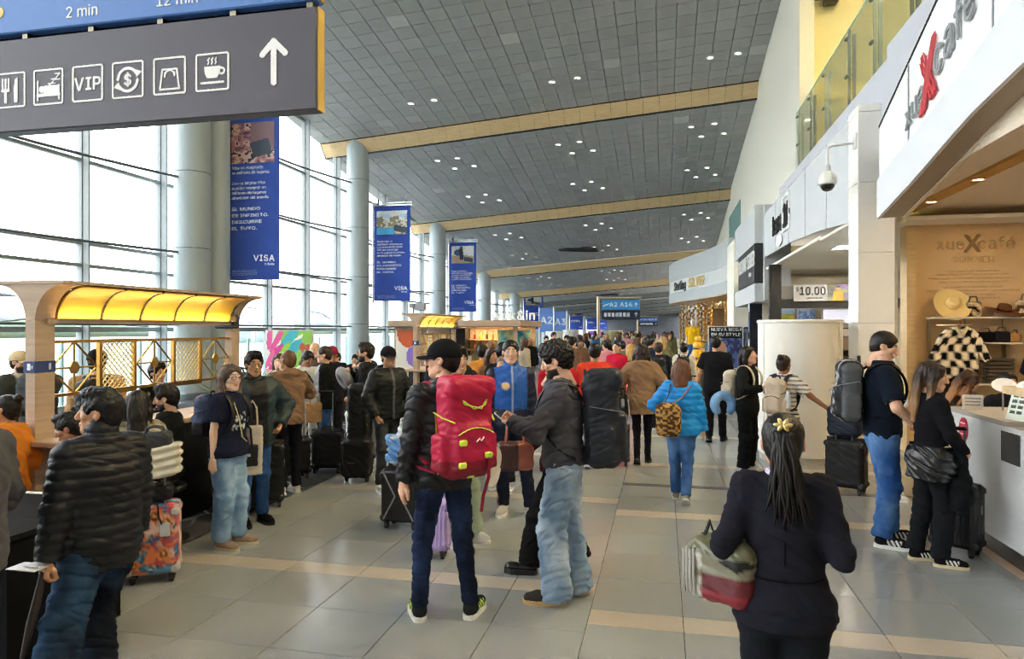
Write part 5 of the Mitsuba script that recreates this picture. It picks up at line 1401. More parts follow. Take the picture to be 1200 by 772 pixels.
@cached
def hand_part(curl='relaxed', h=.0045):
    """Wrist at the origin, fingers along +y, palm towards -z, thumb at +x."""
    s = Soft((-.07, -.06, -.1), (.09, .21, .05), h)
    s.cone((0, -.05, 0), (0, .01, 0), .025, .024, .01, (0, 0, 1), .8)
    c = {'relaxed': (.25, .3, .25), 'fist': (1.25, 1.35, .9), 'hold': (.85, .8, .5), 'flat': (.08, .1, .05), 'pinch': (.75, .9, .5)}[curl]
    for n, (x, L) in enumerate(((.031, .068), (.011, .076), (-.01, .07), (-.029, .055))):
        b = np.array([x, .086 - .006 * abs(n - 1), 0.0])
        s.cone((x * .6, .008, 0), b, .017, .0125, .014)
        a, p, r = 0.0, b, .0098
        for q, f in enumerate((.46, .3, .24)):
            a -= c[q] * (1 + .08 * n)
            d = np.array([x * .15, math.cos(a), math.sin(a)]); d /= np.linalg.norm(d)
            e = p + d * L * f
            s.cone(p, e, r, r * .9, .004); p, r = e, r * .92
    if curl in ('fist', 'hold', 'pinch'): tp = [(.02, .02, -.004), (.048, .05, -.022), (.036, .082, -.042), (.018, .1, -.05)]
    else: tp = [(.02, .02, -.004), (.048, .048, -.012), (.056, .078, -.018), (.058, .102, -.022)]
    s.chain(tp, [.018, .0125, .0105, .009], .008)
    return s.mesh()


@cached
def shoe_part(style='sneaker', h=.006):
    s = Soft((-.07, -.11, -.01), (.07, .24, .3), h)
    s.chain([(0, -.045, .05), (0, .03, .048), (.004, .1, .042), (.006, .16, .036)], [.036, .041, .042, .034], .02)
    s.cone((0, -.03, .06), (0, -.03, .1 if style != 'boot' else .22), .042, .043 if style != 'boot' else .05, .03)
    if style == 'boot': s.ball((.004, .14, .06), (.048, .06, .04), .03)
    s.cone((0, -.025, .1 if style != 'boot' else .22), (0, -.02, .16 if style != 'boot' else .28), .03, .03, .004, op='cut')
    up = .028 if style != 'boot' else .05
    s.below((0, 0, -1), -up + .004)
    s.below((0, 0, 1), .112 if style != 'boot' else .235)
    P, F = s.mesh()
    y = np.linspace(-.088, .198, 22)
    w = .036 + .012 * np.sin(np.clip((y + .09) / .29, 0, 1) * math.pi) ** .8 + .006 * np.exp(-((y - .11) / .06) ** 2)
    w *= np.sqrt(np.clip(1 - np.clip((y - .13) / .071, 0, 1) ** 2.4, .05, 1)) * np.sqrt(np.clip(1 - np.clip((-.05 - y) / .042, 0, 1) ** 2.4, .05, 1))
    outline = shapely.Polygon([(a, b) for a, b in zip(w, y)] + [(-a * .92, b) for a, b in zip(w[::-1], y[::-1])])
    sole = extrude(outline.buffer(.004 if style != 'boot' else .008), up)
    return (P, F), sole


def as_mesh(P, F): return trimesh.Trimesh(P, F, process=False)


def ik(a, b, l1, l2, pole):
    a, b, pole = (np.asarray(q, float) for q in (a, b, pole))
    d = b - a; L = np.linalg.norm(d)
    if L > (l1 + l2) * .998:
        b = a + d / L * (l1 + l2) * .998; d = b - a; L = np.linalg.norm(d)
    u = d / L
    x = (l1 * l1 - l2 * l2 + L * L) / (2 * L)
    hgt = math.sqrt(max(l1 * l1 - x * x, 0))
    n = pole - u * (pole @ u); n /= np.linalg.norm(n) + 1e-9
    return a + u * x + n * hgt, b


SKIN = {'light': '#d9a98c', 'tan': '#bd8a68', 'brown': '#8f6146', 'pale': '#e0b9a0'}


LEG = .835


class Pose: pass


def pose(H=1.7, fem=False, lean=0.0, side=0.0, twist=0.0, hip=None, head=(0, 0, 0), R=None, L=None, feet=None, stance=.1, shz=.462):
    """Joints in the person's own frame: x to their right, y ahead, z up, metres. Arm: (wrist x, y, z, pole x, y, z[, curl[, palm]]) for a 1.75 m person."""
    k = H / 1.75
    q = Pose(); q.k, q.fem, q.H = k, fem, H
    feet = feet or {'R': (stance, 0, 0, .1), 'L': (-stance, 0, 0, -.1)}
    if hip is None:
        zs = []
        for sd, x in (('R', .088), ('L', -.088)):
            f = feet[sd]
            an = np.array(f[:3], float) + rot(-f[3], -(f[4] if len(f) > 4 else 0.0)) @ np.array([0, -.03, .085])
            zs.append(an[2] + math.sqrt(max((.998 * LEG) ** 2 - (an[0] - x) ** 2 - an[1] ** 2, .3)) + .03)
        hip = (0, 0, min(zs))
    q.hip = np.array(hip) * k
    q.T = rot(twist, -lean, side)
    up = lambda p: q.hip + q.T @ (np.array(p, float) * k)
    q.up = up
    sh = .168 if not fem else .148
    q.sh = {'R': up((sh, -.01, shz)), 'L': up((-sh, -.01, shz))}
    q.neck = up((0, -.015, .545))
    q.head_c = up((0, .012, .688))
    q.head_R = q.T @ rot(-head[0], head[1], head[2])
    q.hj = {'R': q.hip + np.array([.088, 0, -.03]) * k, 'L': q.hip + np.array([-.088, 0, -.03]) * k}
    dflt = {'R': (.25, .02, .80, .5, -1, 0), 'L': (-.25, .02, .80, -.5, -1, 0)}
    q.el, q.wr, q.curl, q.palm = {}, {}, {}, {}
    for sd, a in (('R', R), ('L', L)):
        a = a or dflt[sd]
        q.el[sd], q.wr[sd] = ik(q.sh[sd], np.array(a[:3]) * k, .285 * k, .25 * k, a[3:6])
        q.curl[sd] = a[6] if len(a) > 6 else 'relaxed'
        q.palm[sd] = np.array(a[7] if len(a) > 7 else ((-1, 0, 0) if sd == 'R' else (1, 0, 0)), float)
    q.kn, q.an, q.foot = {}, {}, {}
    for sd in 'RL':
        f = feet[sd]                       # x, y, z of the sole under the ankle, yaw[, pitch[, knee direction]]
        pitch = f[4] if len(f) > 4 else 0.0
        Rf = rot(-f[3], -pitch)
        base = np.array(f[:3], float) * k
        an = base + Rf @ np.array([0, -.03, .085]) * k
        kd = f[5] if len(f) > 5 else (math.sin(f[3]) * .5, 1, 0)
        q.kn[sd], q.an[sd] = ik(q.hj[sd], an, .425 * k, .41 * k, kd)
        q.foot[sd] = (base + (q.an[sd] - an), Rf)
    return q


def torso_fn(q, grow, zlo, zhi, bulge=1.0, flare=0.0):
    """Elliptic sections up the leaning trunk."""
    Z = np.array([-.16, -.06, .0, .12, .22, .31, .39, .45, .50, .55, .61]) * q.k
    if q.fem:
        A = np.array([.14, .172, .174, .137, .135, .145, .150, .145, .115, .058, .05]); B = np.array([.09, .118, .12, .098, .1, .112, .105, .088, .07, .056, .05])
    else:
        A = np.array([.14, .16, .162, .15, .15, .162, .170, .165, .13, .064, .055]); B = np.array([.09, .112, .115, .108, .112, .122, .118, .098, .075, .062, .055])
    A, B = A * q.k * bulge, B * q.k * bulge
    def fn(p):
        l = (p - q.hip) @ q.T
        z = l[..., 2]
        g = grow + flare * np.clip((.25 * q.k - z) / (.45 * q.k), 0, 1)
        a, b = np.interp(z, Z, A) + g, np.interp(z, Z, B) + g
        d = (np.sqrt((l[..., 0] / a) ** 2 + ((l[..., 1] + .005) / b) ** 2) - 1) * np.minimum(a, b)
        return np.maximum(d, np.maximum(zlo - z, z - zhi))
    return fn


def torso(s, q, grow, zlo, zhi, bulge=1.0, flare=0.0, k=.0):
    c = q.up((0, 0, .2)); r = .5
    return s.put(torso_fn(q, grow, zlo * q.k, zhi * q.k, bulge, flare), c - r, c + r, k)


def bounds(pts, pad): p = np.array(pts); return p.min(0) - pad, p.max(0) + pad


def body_mesh(q, h, bulge, bare):
    pts = [q.neck, q.head_c, *q.sh.values(), *q.el.values(), *q.wr.values(), *q.hj.values(), *q.kn.values(), *q.an.values()]
    s = Soft(*bounds(pts, .16), h)
    torso(s, q, -.018, -.12, .60, bulge)
    f = q.T[:, 1]
    s.cone(q.neck, q.neck + (q.head_c - q.neck) * .55, .054 * q.k, .05 * q.k, .03)
    for sd in 'RL':
        g = .0 if bare else -.006
        ar = (.9 if q.fem else 1.0) * q.k * (.5 + .5 * bulge)
        s.cone(q.sh[sd], q.el[sd], (.052 + g) * ar, (.041 + g) * ar, .03)
        s.cone(q.el[sd], q.wr[sd], (.042 + g) * ar, (.027 + g * .3) * ar, .012)
        s.cone(q.hj[sd], q.kn[sd], .064 * q.k, .042 * q.k, .03)
        s.cone(q.kn[sd], q.an[sd], .042 * q.k, .032 * q.k, .015)
    return s.mesh()


def top_mesh(q, g, h):
    """A shirt, jacket or coat: trunk and sleeves cut at hem and cuffs."""
    loose, hem, slv = g.get('loose', .015), g.get('hem', -.1), g.get('sleeve', 1.0)
    bulge = g.get('bulge', 1.0)
    pts = [q.neck, *q.sh.values(), *q.el.values(), *q.wr.values(), q.hip, q.up((0, 0, hem))]
    s = Soft(*bounds(pts, .26), h)
    col = g.get('collar', .0)
    torso(s, q, loose, hem, .535 + col, bulge, g.get('flare', 0.0))
    for sd in 'RL':
        ar = (.92 if q.fem else 1.0) * q.k * (.5 + .5 * bulge)
        r0, r1, r2 = (.056 * ar + loose * .9, .046 * ar + loose * .8, .034 * ar + loose * .6)
        s.cone(q.up((0, -.012, .50)), q.sh[sd], .05 * q.k + loose * .5, .045 * q.k + loose * .7, .045)
        if slv <= .55:
            e = q.sh[sd] + (q.el[sd] - q.sh[sd]) * (slv / .5)
            d = (q.el[sd] - q.sh[sd]); d /= np.linalg.norm(d)
            s2 = Soft(s.lo, s.lo + (s.n - 1) * h, h)
            s2.cone(q.sh[sd], e + d * .05, r0 + .004, r0 + .004 + .1 * loose, .02); s2.below(d, e @ d)
            n = s.v.shape; s.v = np.minimum(s.v, s2.v[:n[0], :n[1], :n[2]])
        else:
            e = q.el[sd] + (q.wr[sd] - q.el[sd]) * min((slv - .5) / .5, 1.0)
            d = (q.wr[sd] - q.el[sd]); d /= np.linalg.norm(d)
            s2 = Soft(s.lo, s.lo + (s.n - 1) * h, h)
            s2.cone(q.el[sd], e + d * .05, r1, r2 + g.get('cuff', 0), .0); s2.below(d, e @ d)
            s2.cone(q.sh[sd], q.el[sd], r0, r1, .02)
            n = s.v.shape; e_ = np.maximum(.03 - np.abs(s.v - s2.v[:n[0], :n[1], :n[2]]), 0)
            s.v = np.minimum(s.v, s2.v[:n[0], :n[1], :n[2]]) - e_ * e_ / .12
    if g.get('hood'):
        b = q.up((0, -.085, .53)); f = q.T[:, 1]
        s.ball(b, (.13 * q.k, .075 * q.k, .075 * q.k), .03, q.T)
        s.ball(q.up((0, -.05, .61)), (.085, .06, .06), .02, q.T, op='cut')
    if g.get('highcollar'):
        s.cone(q.up((0, -.012, .53)), q.up((0, .0, .60)), .075, .075, .02)
    if g.get('tied'):          # sleeves of a garment tied round the hips
        pass
    P, F = s.mesh()
    return P, F


def wrinkle(q, P, F, amp, seed, rows=None):
    """Cloth folds: broad swells, narrow slanting creases, more of them at elbows and knees; rows: (height, depth) of quilted channels."""
    sl = np.stack([P[:, 0] * 8, P[:, 1] * 8, P[:, 2] * 15 + 7 * P[:, 0] + 5 * P[:, 1]], 1)
    n = meshkit.fbm(sl * .55 + seed * 3.1, 2, seed) - .5
    r = np.minimum(np.abs(2 * meshkit.fbm(sl + seed, 2, seed + 3) - 1), .3) / .3
    d = amp * (1.5 * n + 1.1 * (r - .7))
    if q is not None:
        for j in (*q.el.values(), *q.kn.values()):
            w = np.exp(-((P - j) ** 2).sum(1) / .012)
            d += w * amp * .9 * np.sin((P - j) @ np.array([9, 14, 62.0]) + 4 * n)
    if rows: d += rows[1] * (np.abs(np.sin(P[:, 2] / rows[0] * math.pi + .8 * n)) ** .5 - .6)
    return push(P, F, d)


def pants_mesh(q, g, h):
    th, kn, hm = g.get('w', (.092, .068, .06))
    pts = [q.hip + np.array([0, 0, .2]), *q.hj.values(), *q.kn.values(), *q.an.values(), *[f[0] for f in q.foot.values()]]
    s = Soft(*bounds(pts, .2), h)
    bulge = g.get('bulge', 1.0)
    torso(s, q, .002, -.13, g.get('waist', .10), bulge)
    ln = g.get('len', 1.0)
    for sd in 'RL':
        d = q.an[sd] - q.kn[sd]; d /= np.linalg.norm(d)
        s.cone(q.hj[sd] + np.array([0, -.012, -.02]) * q.k, q.kn[sd], th * q.k * (.4 + .6 * bulge), kn * q.k, .035)
        s2 = Soft(s.lo, s.lo + (s.n - 1) * h, h)
        e = q.kn[sd] + (q.an[sd] - q.kn[sd]) * ln + d * g.get('drop', .0)
        s2.cone(q.kn[sd], e + d * .06, kn * q.k, hm * q.k, .0); s2.below(d, e @ d)
        n = s.v.shape; m = s2.v[:n[0], :n[1], :n[2]]
        e_ = np.maximum(.03 - np.abs(s.v - m), 0); s.v = np.minimum(s.v, m) - e_ * e_ / .12
    if g.get('skirt'): pass
    s.below((0, 0, -1), -.012)
    return s.mesh()


def xf(P, q): return P


def person(label, at, face, H=1.7, fem=False, skin='tan', hair=('short', '#1c1715'), wear=(), h=.013, bulge=1.0, smile=False, beard=None, cap=None, glasses=None, group=None, bare=False, shoes=('sneaker', '#e8e6e0', '#f0efea'), name='person', hair_len=.3, earr=None, seed=None, headless=False, **kw):
    """at: (x, y[, z]) on the floor; face: heading in degrees, 0 = down the hall, 90 = towards the shops, 180 = towards the camera."""
    global PN
    q = pose(H=H, fem=fem, **kw)
    k = thing(name, label, 'person', group)
    W = rot(-math.radians(face)); o = np.array([at[0], at[1], at[2] if len(at) > 2 else 0.0])
    world = lambda P: P @ W.T + o
    q.world, q.W, q.key = world, W, k
    seed = seed if seed is not None else len(used) % 97
    hh = .006 if h < .0105 else .0085 if h < .013 else .0105 if h < .016 else .015 if h < .026 else .02
    hs = q.k ** .5
    sk = C(SKIN.get(skin, skin))
    hair_c = C(hair[1]) if hair else sk * .4
    P, F = body_mesh(q, max(h * 1.8, .024) if not bare else max(h, .0125), bulge, bare)
    Ps, Fs, cs, nv = [P], [F], [np.tile(sk, (len(P), 1))], len(P)
    hp, hf, lab = head_part(fem, smile, hh)
    pal = np.array([sk, sk * np.array([.82, .5, .5]), hair_c * .6 + .004, (.62, .6, .57), (.03, .02, .015), sk * (.72 if beard else 1.0) if beard != 'full' else hair_c * .8 + .01, (.75, .72, .66)])
    hc = pal[lab] * (1 + .12 * (meshkit.noise(hp * 30, 5) - .5))[:, None]
    Ps.append(q.head_c + (hp * hs) @ q.head_R.T); Fs.append(hf + nv); cs.append(hc); nv += len(hp)
    for sd in 'RL':
        a, f = hand_part(q.curl[sd], .0048 if h < .0095 else .0065 if h < .012 else .009 if h < .016 else .014)
        a = a * np.array([1, 1, 1.0]) * q.k * (.92 if fem else 1.0)
        if sd == 'L': a = a * np.array([-1, 1, 1]); f = f[:, ::-1]
        d = q.wr[sd] - q.el[sd]
        R = aim(d, -q.palm[sd])
        Ps.append(q.wr[sd] + a @ R.T); Fs.append(f + nv); cs.append(np.tile(sk * .97, (len(a), 1))); nv += len(a)
        q.hand_R = getattr(q, 'hand_R', {}); q.hand_R[sd] = R
    cc = np.vstack(cs)
    obj('body', as_mesh(world(np.vstack(Ps)), np.vstack(Fs)), 'm_skin', k, color=lambda v: cc, smooth=True)
    H3 = lambda p: world(q.head_c + (np.asarray(p) * hs) @ q.head_R.T)
    q.H3 = H3
    if hair and hair[0] != 'none':
        a, f = hair_part(hair[0], hh, hair_len, seed % 5 + 1)
        tone = hair_c
        hl = hair[2] if len(hair) > 2 else None
        def hcol(v):
            c = tone * (.55 + .9 * meshkit.noise(a * np.array([90, 90, 10]), 3))[:, None]
            if hl is not None:
                t = np.clip((-.02 - a[:, 2]) / .2, 0, 1)[:, None] * (.4 + .6 * meshkit.noise(a * np.array([60, 60, 6]), 8))[:, None]
                c = c * (1 - t) + C(hl) * t
            return c
        obj('hair', as_mesh(H3(a), f), 'm_hair', k, color=hcol, smooth=True)
    if cap:
        s = Soft((-.12, -.14, -.03), (.12, .27, .15), .006)
        s.ball((0, -.014, .03), (.095, .116, .105), 0)
        s.below((0, 0, -1), -.018)
        if cap[0] == 'bucket':
            pass
        a, f = s.mesh()
        c_ = obj('cap', as_mesh(H3(a), f), 'm_cloth', k, color=cap[1], smooth=True)
        t = np.linspace(-1, 1, 15)
        if cap[0] == 'bucket':
            an = np.linspace(0, 2 * math.pi, 32, endpoint=False)
            rg = lambda r, z: np.stack([r * .85 * np.cos(an), -.014 + r * np.sin(an), an * 0 + z], 1)
            br = loft(np.array([rg(.1, .02), rg(.16, .005), rg(.16, .011), rg(.1, .03)]))
        else:
            sg_ = -1 if cap[0] == 'back' else 1
            br = loft(np.array([[[x * .074, (sg_ * (.078 * math.sqrt(max(1 - (x * .7) ** 2, 0)) + ext) - .01), z - .02 * x * x - .012 * (ext > .05)] for ext, z in ((0, .03), (.105 * math.sqrt(max(1 - x ** 4, 0.02)), .026), (.105 * math.sqrt(max(1 - x ** 4, .02)), .021), (0, .024))] for x in t]))
        br.vertices = H3(br.vertices)
        obj('brim', br, 'm_cloth', c_, color=cap[2] if len(cap) > 2 else cap[1], smooth=30)
    if glasses:
        gl = []
        for x in (-1, 1):
            an = np.linspace(0, 2 * math.pi, 17)
            gl.append(tube([(x * .033 + .021 * math.cos(b), .101 - .006 * math.cos(b) * x * 1.5, .0 + .016 * math.sin(b)) for b in an], .0018, 5, False))
            gl.append(tube([(x * .053, .096, .004), (x * .076, .06, .006), (x * .082, -.005, .002)], .0018, 5))
        gl.append(tube([(-.013, .105, .004), (0, .11, .006), (.013, .105, .004)], .0018, 5))
        m = cat(gl); m.vertices = H3(m.vertices)
        obj('glasses', m, 'm_plastic', k, color=glasses, smooth=True)
    for n, g in enumerate(wear):
        t = g['t']
        hg = g.get('h', h * (1.25 if t == 'pants' and h > .0078 else 1.1))
        if t == 'top': P, F = top_mesh(q, {'bulge': bulge, **g}, hg)
        elif t == 'pants': P, F = pants_mesh(q, {'bulge': bulge, **g}, hg)
        else: continue
        P = wrinkle(q, P, F, g.get('wr', .006), seed + n, g.get('rows'))
        c = g['c']
        base = C(c) if isinstance(c, str) else None
        if base is not None:
            P0 = P
            color = (lambda b, P0: lambda v: b * (1 + .22 * (meshkit.fbm(P0 * 14, 2, 3) - .5))[:, None])(base, P0)
        else:
            color = (lambda fn, P0: lambda v: fn(P0, q))(c, P)
        kk = obj(g.get('name', {'top': 'jacket', 'pants': 'trousers'}[t]), as_mesh(world(P), F), g.get('mat', 'm_cloth'), k, color=color, smooth=True)
        q.last = kk
        for e in g.get('extras', ()):      # seams, zips, strings: tubes in the person's frame
            nm, pts, r, c2, m2 = e
            obj(nm, tube(world(np.array([q.up(p) for p in pts])), r, 6), m2, kk, color=c2, smooth=50)
    if shoes:
        (sp, sf), sole = shoe_part(shoes[0], .0065 if h < .0095 else .009 if h < .013 else .012 if h < .016 else .018)
        for sd in 'RL':
            b, Rf = q.foot[sd]
            fl = np.array([-1, 1, 1]) if sd == 'L' else np.array([1, 1, 1])
            tr = lambda v: world(b + (np.asarray(v) * fl * q.k * (.92 if fem else 1.0)) @ Rf.T)
            stripe = shoes[3] if len(shoes) > 3 else None
            def sc(v):
                c = np.tile(C(shoes[1]), (len(sp), 1))
                if stripe:
                    m = (np.abs(sp[:, 0]) > .02) & (sp[:, 1] > .01) & (sp[:, 1] < .11) & (np.sin((sp[:, 1] + .5 * sp[:, 2]) * 190) > .1) & (sp[:, 2] < .075)
                    c[m] = C(stripe)
                return c
            sk_ = obj('shoe', as_mesh(tr(sp), sf if sd == 'R' else sf[:, ::-1]), 'm_leather' if shoes[0] == 'boot' else 'm_cloth', k, color=sc, smooth=True)
            m = sole.copy(); m.vertices = tr(m.vertices)
            if sd == 'L': m.invert()
            obj('sole', m, 'm_plastic', sk_, color=shoes[2], smooth=30)
            if h < .012:
                lac = cat(*[tube([(-.02, yy, zz), (0, yy + .004, zz + .010), (.02, yy, zz)], .0035, 5) for yy, zz in ((.045, .078), (.07, .074), (.095, .069))]); lac.vertices = tr(lac.vertices)
                obj('laces', lac, 'm_cloth', sk_, color=shoes[4] if len(shoes) > 4 else shoes[2], smooth=True)
    return q


def denim(lo, hi, seed=1):
    a, b = C(lo), C(hi)
    def fn(P, q):
        t = meshkit.fbm(P * np.array([6, 6, 3.0]) + seed, 3, seed)
        front = np.exp(-((P[:, 2] - .6 * q.k) / .3) ** 2)
        t = np.clip((t - .36) * 2.2 * (.5 + .7 * front), 0, 1)[:, None]
        c = a * (1 - t) + b * t
        return c * (1 + .25 * (meshkit.noise(P * np.array([150, 150, 60]), 9) - .5))[:, None]
    return fn


def top(c, **k): return {'t': 'top', 'c': c, **k}
def pants(c, **k): return {'t': 'pants', 'c': c, **k}
# ---------------------------------------------------------------- luggage kit
def place(face, at):
    W = rot(-math.radians(face)); o = np.array([at[0], at[1], at[2] if len(at) > 2 else 0.0])
    return lambda P: np.asarray(P, float) @ W.T + o
def put(name, m, mat, k, tr, **kw):
    m = tm(m).copy(); m.vertices = tr(m.vertices)
    return obj(name, m, mat, k, **kw)
def suitcase(label, at, face, w=.40, d=.25, h=.58, color='#16171a', style='hard', pull=.42, trim='#2a2a2c', group=None, mat='m_plastic', fn=None, name='suitcase', tilt=0.0):
    """Upright wheeled case; front towards its heading."""
    k = thing(name, label, 'suitcase', group)
    tr0 = place(face, at)
    tr = (lambda P: tr0(np.asarray(P) @ rot(0, tilt).T)) if tilt else tr0
    z0 = .065
    if style == 'soft':
        s = Soft((-w / 2 - .06, -d / 2 - .09, z0 - .03), (w / 2 + .06, d / 2 + .09, z0 + h + .05), .012)
        s.slab((0, 0, z0 + h / 2), (w / 2, d / 2, h / 2), .06, 0)
        s.slab((0, d / 2 + .02, z0 + h * .36), (w * .42, .045, h * .28), .03, .012); s.slab((0, d / 2 + .01, z0 + h * .8), (w * .42, .03, h * .12), .025, .012)
        P, F = s.mesh(); P = wrinkle(None, P, F, .004, 5)
        b = put('body', as_mesh(P, F), mat, k, tr, color=fn or color, smooth=True)
    else:
        m = rbox((0, 0, z0 + h / 2), (w, d, h), .045, 4)
        if fn: m = m.subdivide_to_size(.02); b = put('body', m, mat, k, tr, color=None if False else (lambda v, f=fn, vv=np.array(m.vertices): f(vv)), smooth=True)
        else: b = put('body', m, mat, k, tr, color=color, smooth=35)
        if style == 'ribbed':
            n = 6
            for sg in (1, -1):
                for q in range(n):
                    x = -w * .36 + w * .72 * q / (n - 1)
                    put('rib', rbox((x, sg * d / 2, z0 + h / 2), (w * .07, .016, h * .82), .007, 2), mat, k, tr, color=color, smooth=40)
        if style == 'cross':
            for sg in (1, -1):
                put('rib', cat(*[tube([(a * w * .4, sg * (d / 2 + .004), z0 + h * .06), (a * w * .08, sg * (d / 2 + .006), z0 + h * .5), (a * w * .4, sg * (d / 2 + .004), z0 + h * .94)], .008, 6) for a in (-1, 1)]), 'm_gloss', k, tr, color='#8d9094', smooth=40)
    for zz in (z0 + .04, z0 + h - .06):
        for sx in (-1, 1):
            for sy in (-1, 1): put('corner_guard', rbox((sx * (w / 2 - .03), sy * (d / 2 - .03), zz), (.07, .07, .07), .02, 2), 'm_plastic', k, tr, color=trim, smooth=40)
    put('zip_seam', rbox((0, 0, z0 + h / 2), (w + .006, .012, h + .006), .003, 2), 'm_plastic', k, tr, color=trim)
    put('carry_handle', tube([(-.09, 0, z0 + h - .005), (-.075, 0, z0 + h + .028), (.075, 0, z0 + h + .028), (.09, 0, z0 + h - .005)], .011, 8), 'm_plastic', k, tr, color=trim, smooth=50)
    put('side_latch', rbox((w / 2, 0, z0 + h * .62), (.014, .035, .07), .004, 2), 'm_metal', k, tr, color='#8f9092')
    for sx in (-1, 1):
        for sy in (-1, 1):
            c = (sx * (w / 2 - .05), sy * (d / 2 - .045))
            q = put('wheel', cat(cyl((c[0] - .013, c[1], .026), (c[0] + .013, c[1], .026), .026, 16)), 'm_plastic', k, tr, color='#151515', smooth=40)
            put('caster_fork', cat(rbox((c[0], c[1], .056), (.045, .05, .03), .01, 2), *[box(c[0] + o - .003, c[0] + o + .003, c[1] - .012, c[1] + .012, .02, .06) for o in (-.018, .018)]), 'm_plastic', q, tr, color='#2b2b2d', smooth=40)
    if pull:
        zt = z0 + h + pull
        hd = put('pull_handle', cat(*[cyl((x, -d / 2 + .03, z0 + h - .02), (x, -d / 2 + .03, zt), .009, 8) for x in (-.085, .085)]), 'm_metal', k, tr, color='#77797b', smooth=40)
        put('grip', rbox((0, -d / 2 + .03, zt), (.2, .032, .032), .012, 3), 'm_plastic', hd, tr, color='#161616', smooth=40)
    return k, tr
def backpack(label, q, w=.30, d=.16, h=.48, z=.30, color='#1a1c22', accent=None, style='plain', fn=None, group=None, side=0.0, res=.01, gap=.0, lid=False, mat='m_nylon', name='backpack', strap='#17171a', front=False, drop=0.0):
    """A pack worn on q's back (torso frame: x right, y ahead, z above the hip)."""
    k = thing(name, label, 'backpack', group)
    sg = 1 if front else -1
    y0 = sg * (.16 + gap)
    up = lambda P: np.array([q.up(p) for p in np.asarray(P).reshape(-1, 3)])
    vec = lambda P: q.hip + (np.asarray(P) * q.k) @ q.T.T
    tr = lambda P: q.world(vec(P))
    yc = y0 + sg * d / 2
    c = np.array([side, yc, z])
    s = Soft(c - np.array([w / 2 + .1, d / 2 + .12, h / 2 + .16]), c + np.array([w / 2 + .1, d / 2 + .12, h / 2 + .16]), res)
    s.slab(c, (w / 2, d / 2, h / 2), min(.075, d * .45), 0)
    if style in ('trek', 'plain'): s.ball(c + np.array([0, 0, h * .42]), (w * .46, d * .5, h * .14), .05)
    pk = c + np.array([0, sg * d * .42, -h * .16])
    s.slab(pk, (w * .38, d * .26, h * .26), .04, .02)
    if style == 'trek':
        s.slab(c + np.array([0, sg * d * .1, h * .47]), (w * .5, d * .52, h * .12), .05, .012)
    for x in (-1, 1): s.slab(c + np.array([x * w * .5, 0, -h * .22]), (.03, d * .36, h * .2), .025, .015)
    P, F = s.mesh(); P = wrinkle(None, P, F, .005, 3)
    P0 = P.copy()
    def two(v):
        n = (P0 - c) / np.array([w, d, h])
        base = np.tile(C(color), (len(P0), 1)) * (1 + .2 * (meshkit.fbm(P0 * 16, 2, 3) - .5))[:, None]
        if fn: base = fn(n, base, sg)
        return base
    b = obj('body', as_mesh(tr(P), F), mat, k, color=two, smooth=True)
    for x in (-1, 1):
        fr = [(x * .07 + side * .5, sg * .12, z + h * .40), (x * .095, sg * .075, .53), (x * .11, -sg * .02, .545), (x * .125, -sg * .10, .48), (x * .14, -sg * .145, .34), (x * .155, -sg * .09, .2), (x * .15, sg * .1, z - h * .38)]
        m = tube(fr, .030, 8, True, .28)
        obj('shoulder_strap', trimesh.Trimesh(tr(smooth_path(fr, .030, .3)[0]), smooth_path(fr, .030, .3)[1], process=False), 'm_nylon', k, color=strap, smooth=40)
    obj('top_loop', tube(tr([(side - .04, y0 + sg * .02, z + h * .5), (side - .03, y0 + sg * .02, z + h * .5 + .05), (side + .03, y0 + sg * .02, z + h * .5 + .05), (side + .04, y0 + sg * .02, z + h * .5)]), .009, 6), 'm_nylon', k, color=strap, smooth=50)
    zf = y0 + sg * (d + .005)
    ac = accent or '#3a3c42'
    q.bag = (k, tr, c, sg, w, d, h)
    zp = [(side + w * .36 * a, yc + sg * d * .47, z + h * (.12 + .0 * a)) for a in np.linspace(-1, 1, 9)]
    obj('zip', tube(tr([(p[0], yc + sg * (d * .69), z - h * .16 + h * .22 * math.cos((p[0] - side) / w * 2.2)) for p in zp]), .004, 5), 'm_plastic', k, color=ac)
    for x in (-1, 1):
        obj('side_strap', tube(tr([(side + x * w * .52, yc - sg * d * .3, z + h * .2), (side + x * w * .51, yc + sg * d * .2, z + h * .16), (side + x * w * .40, yc + sg * d * .6, z + h * .12)]), .008, 6, True, .4), 'm_nylon', k, color=ac)
    return k, tr, c
def smooth_path(p, r, flat, n=36, sides=10):
    import scipy.interpolate as si
    p = np.array(p, float)
    t = np.concatenate([[0], np.cumsum(np.linalg.norm(np.diff(p, axis=0), axis=1))])
    s = si.CubicSpline(t, p)(np.linspace(0, t[-1], n))
    tg = np.gradient(s, axis=0); tg /= np.linalg.norm(tg, axis=1, keepdims=True)
    A = np.tile(np.array([1.0, 0, 0]), (n, 1)); A -= tg * (A * tg).sum(1, keepdims=True); A /= np.linalg.norm(A, axis=1, keepdims=True)
    B = np.cross(tg, A); a = np.arange(sides) * 2 * math.pi / sides
    m = loft(s[:, None] + r * (np.cos(a)[None, :, None] * A[:, None] + flat * np.sin(a)[None, :, None] * B[:, None]))
    return np.asarray(m.vertices), np.asarray(m.faces)
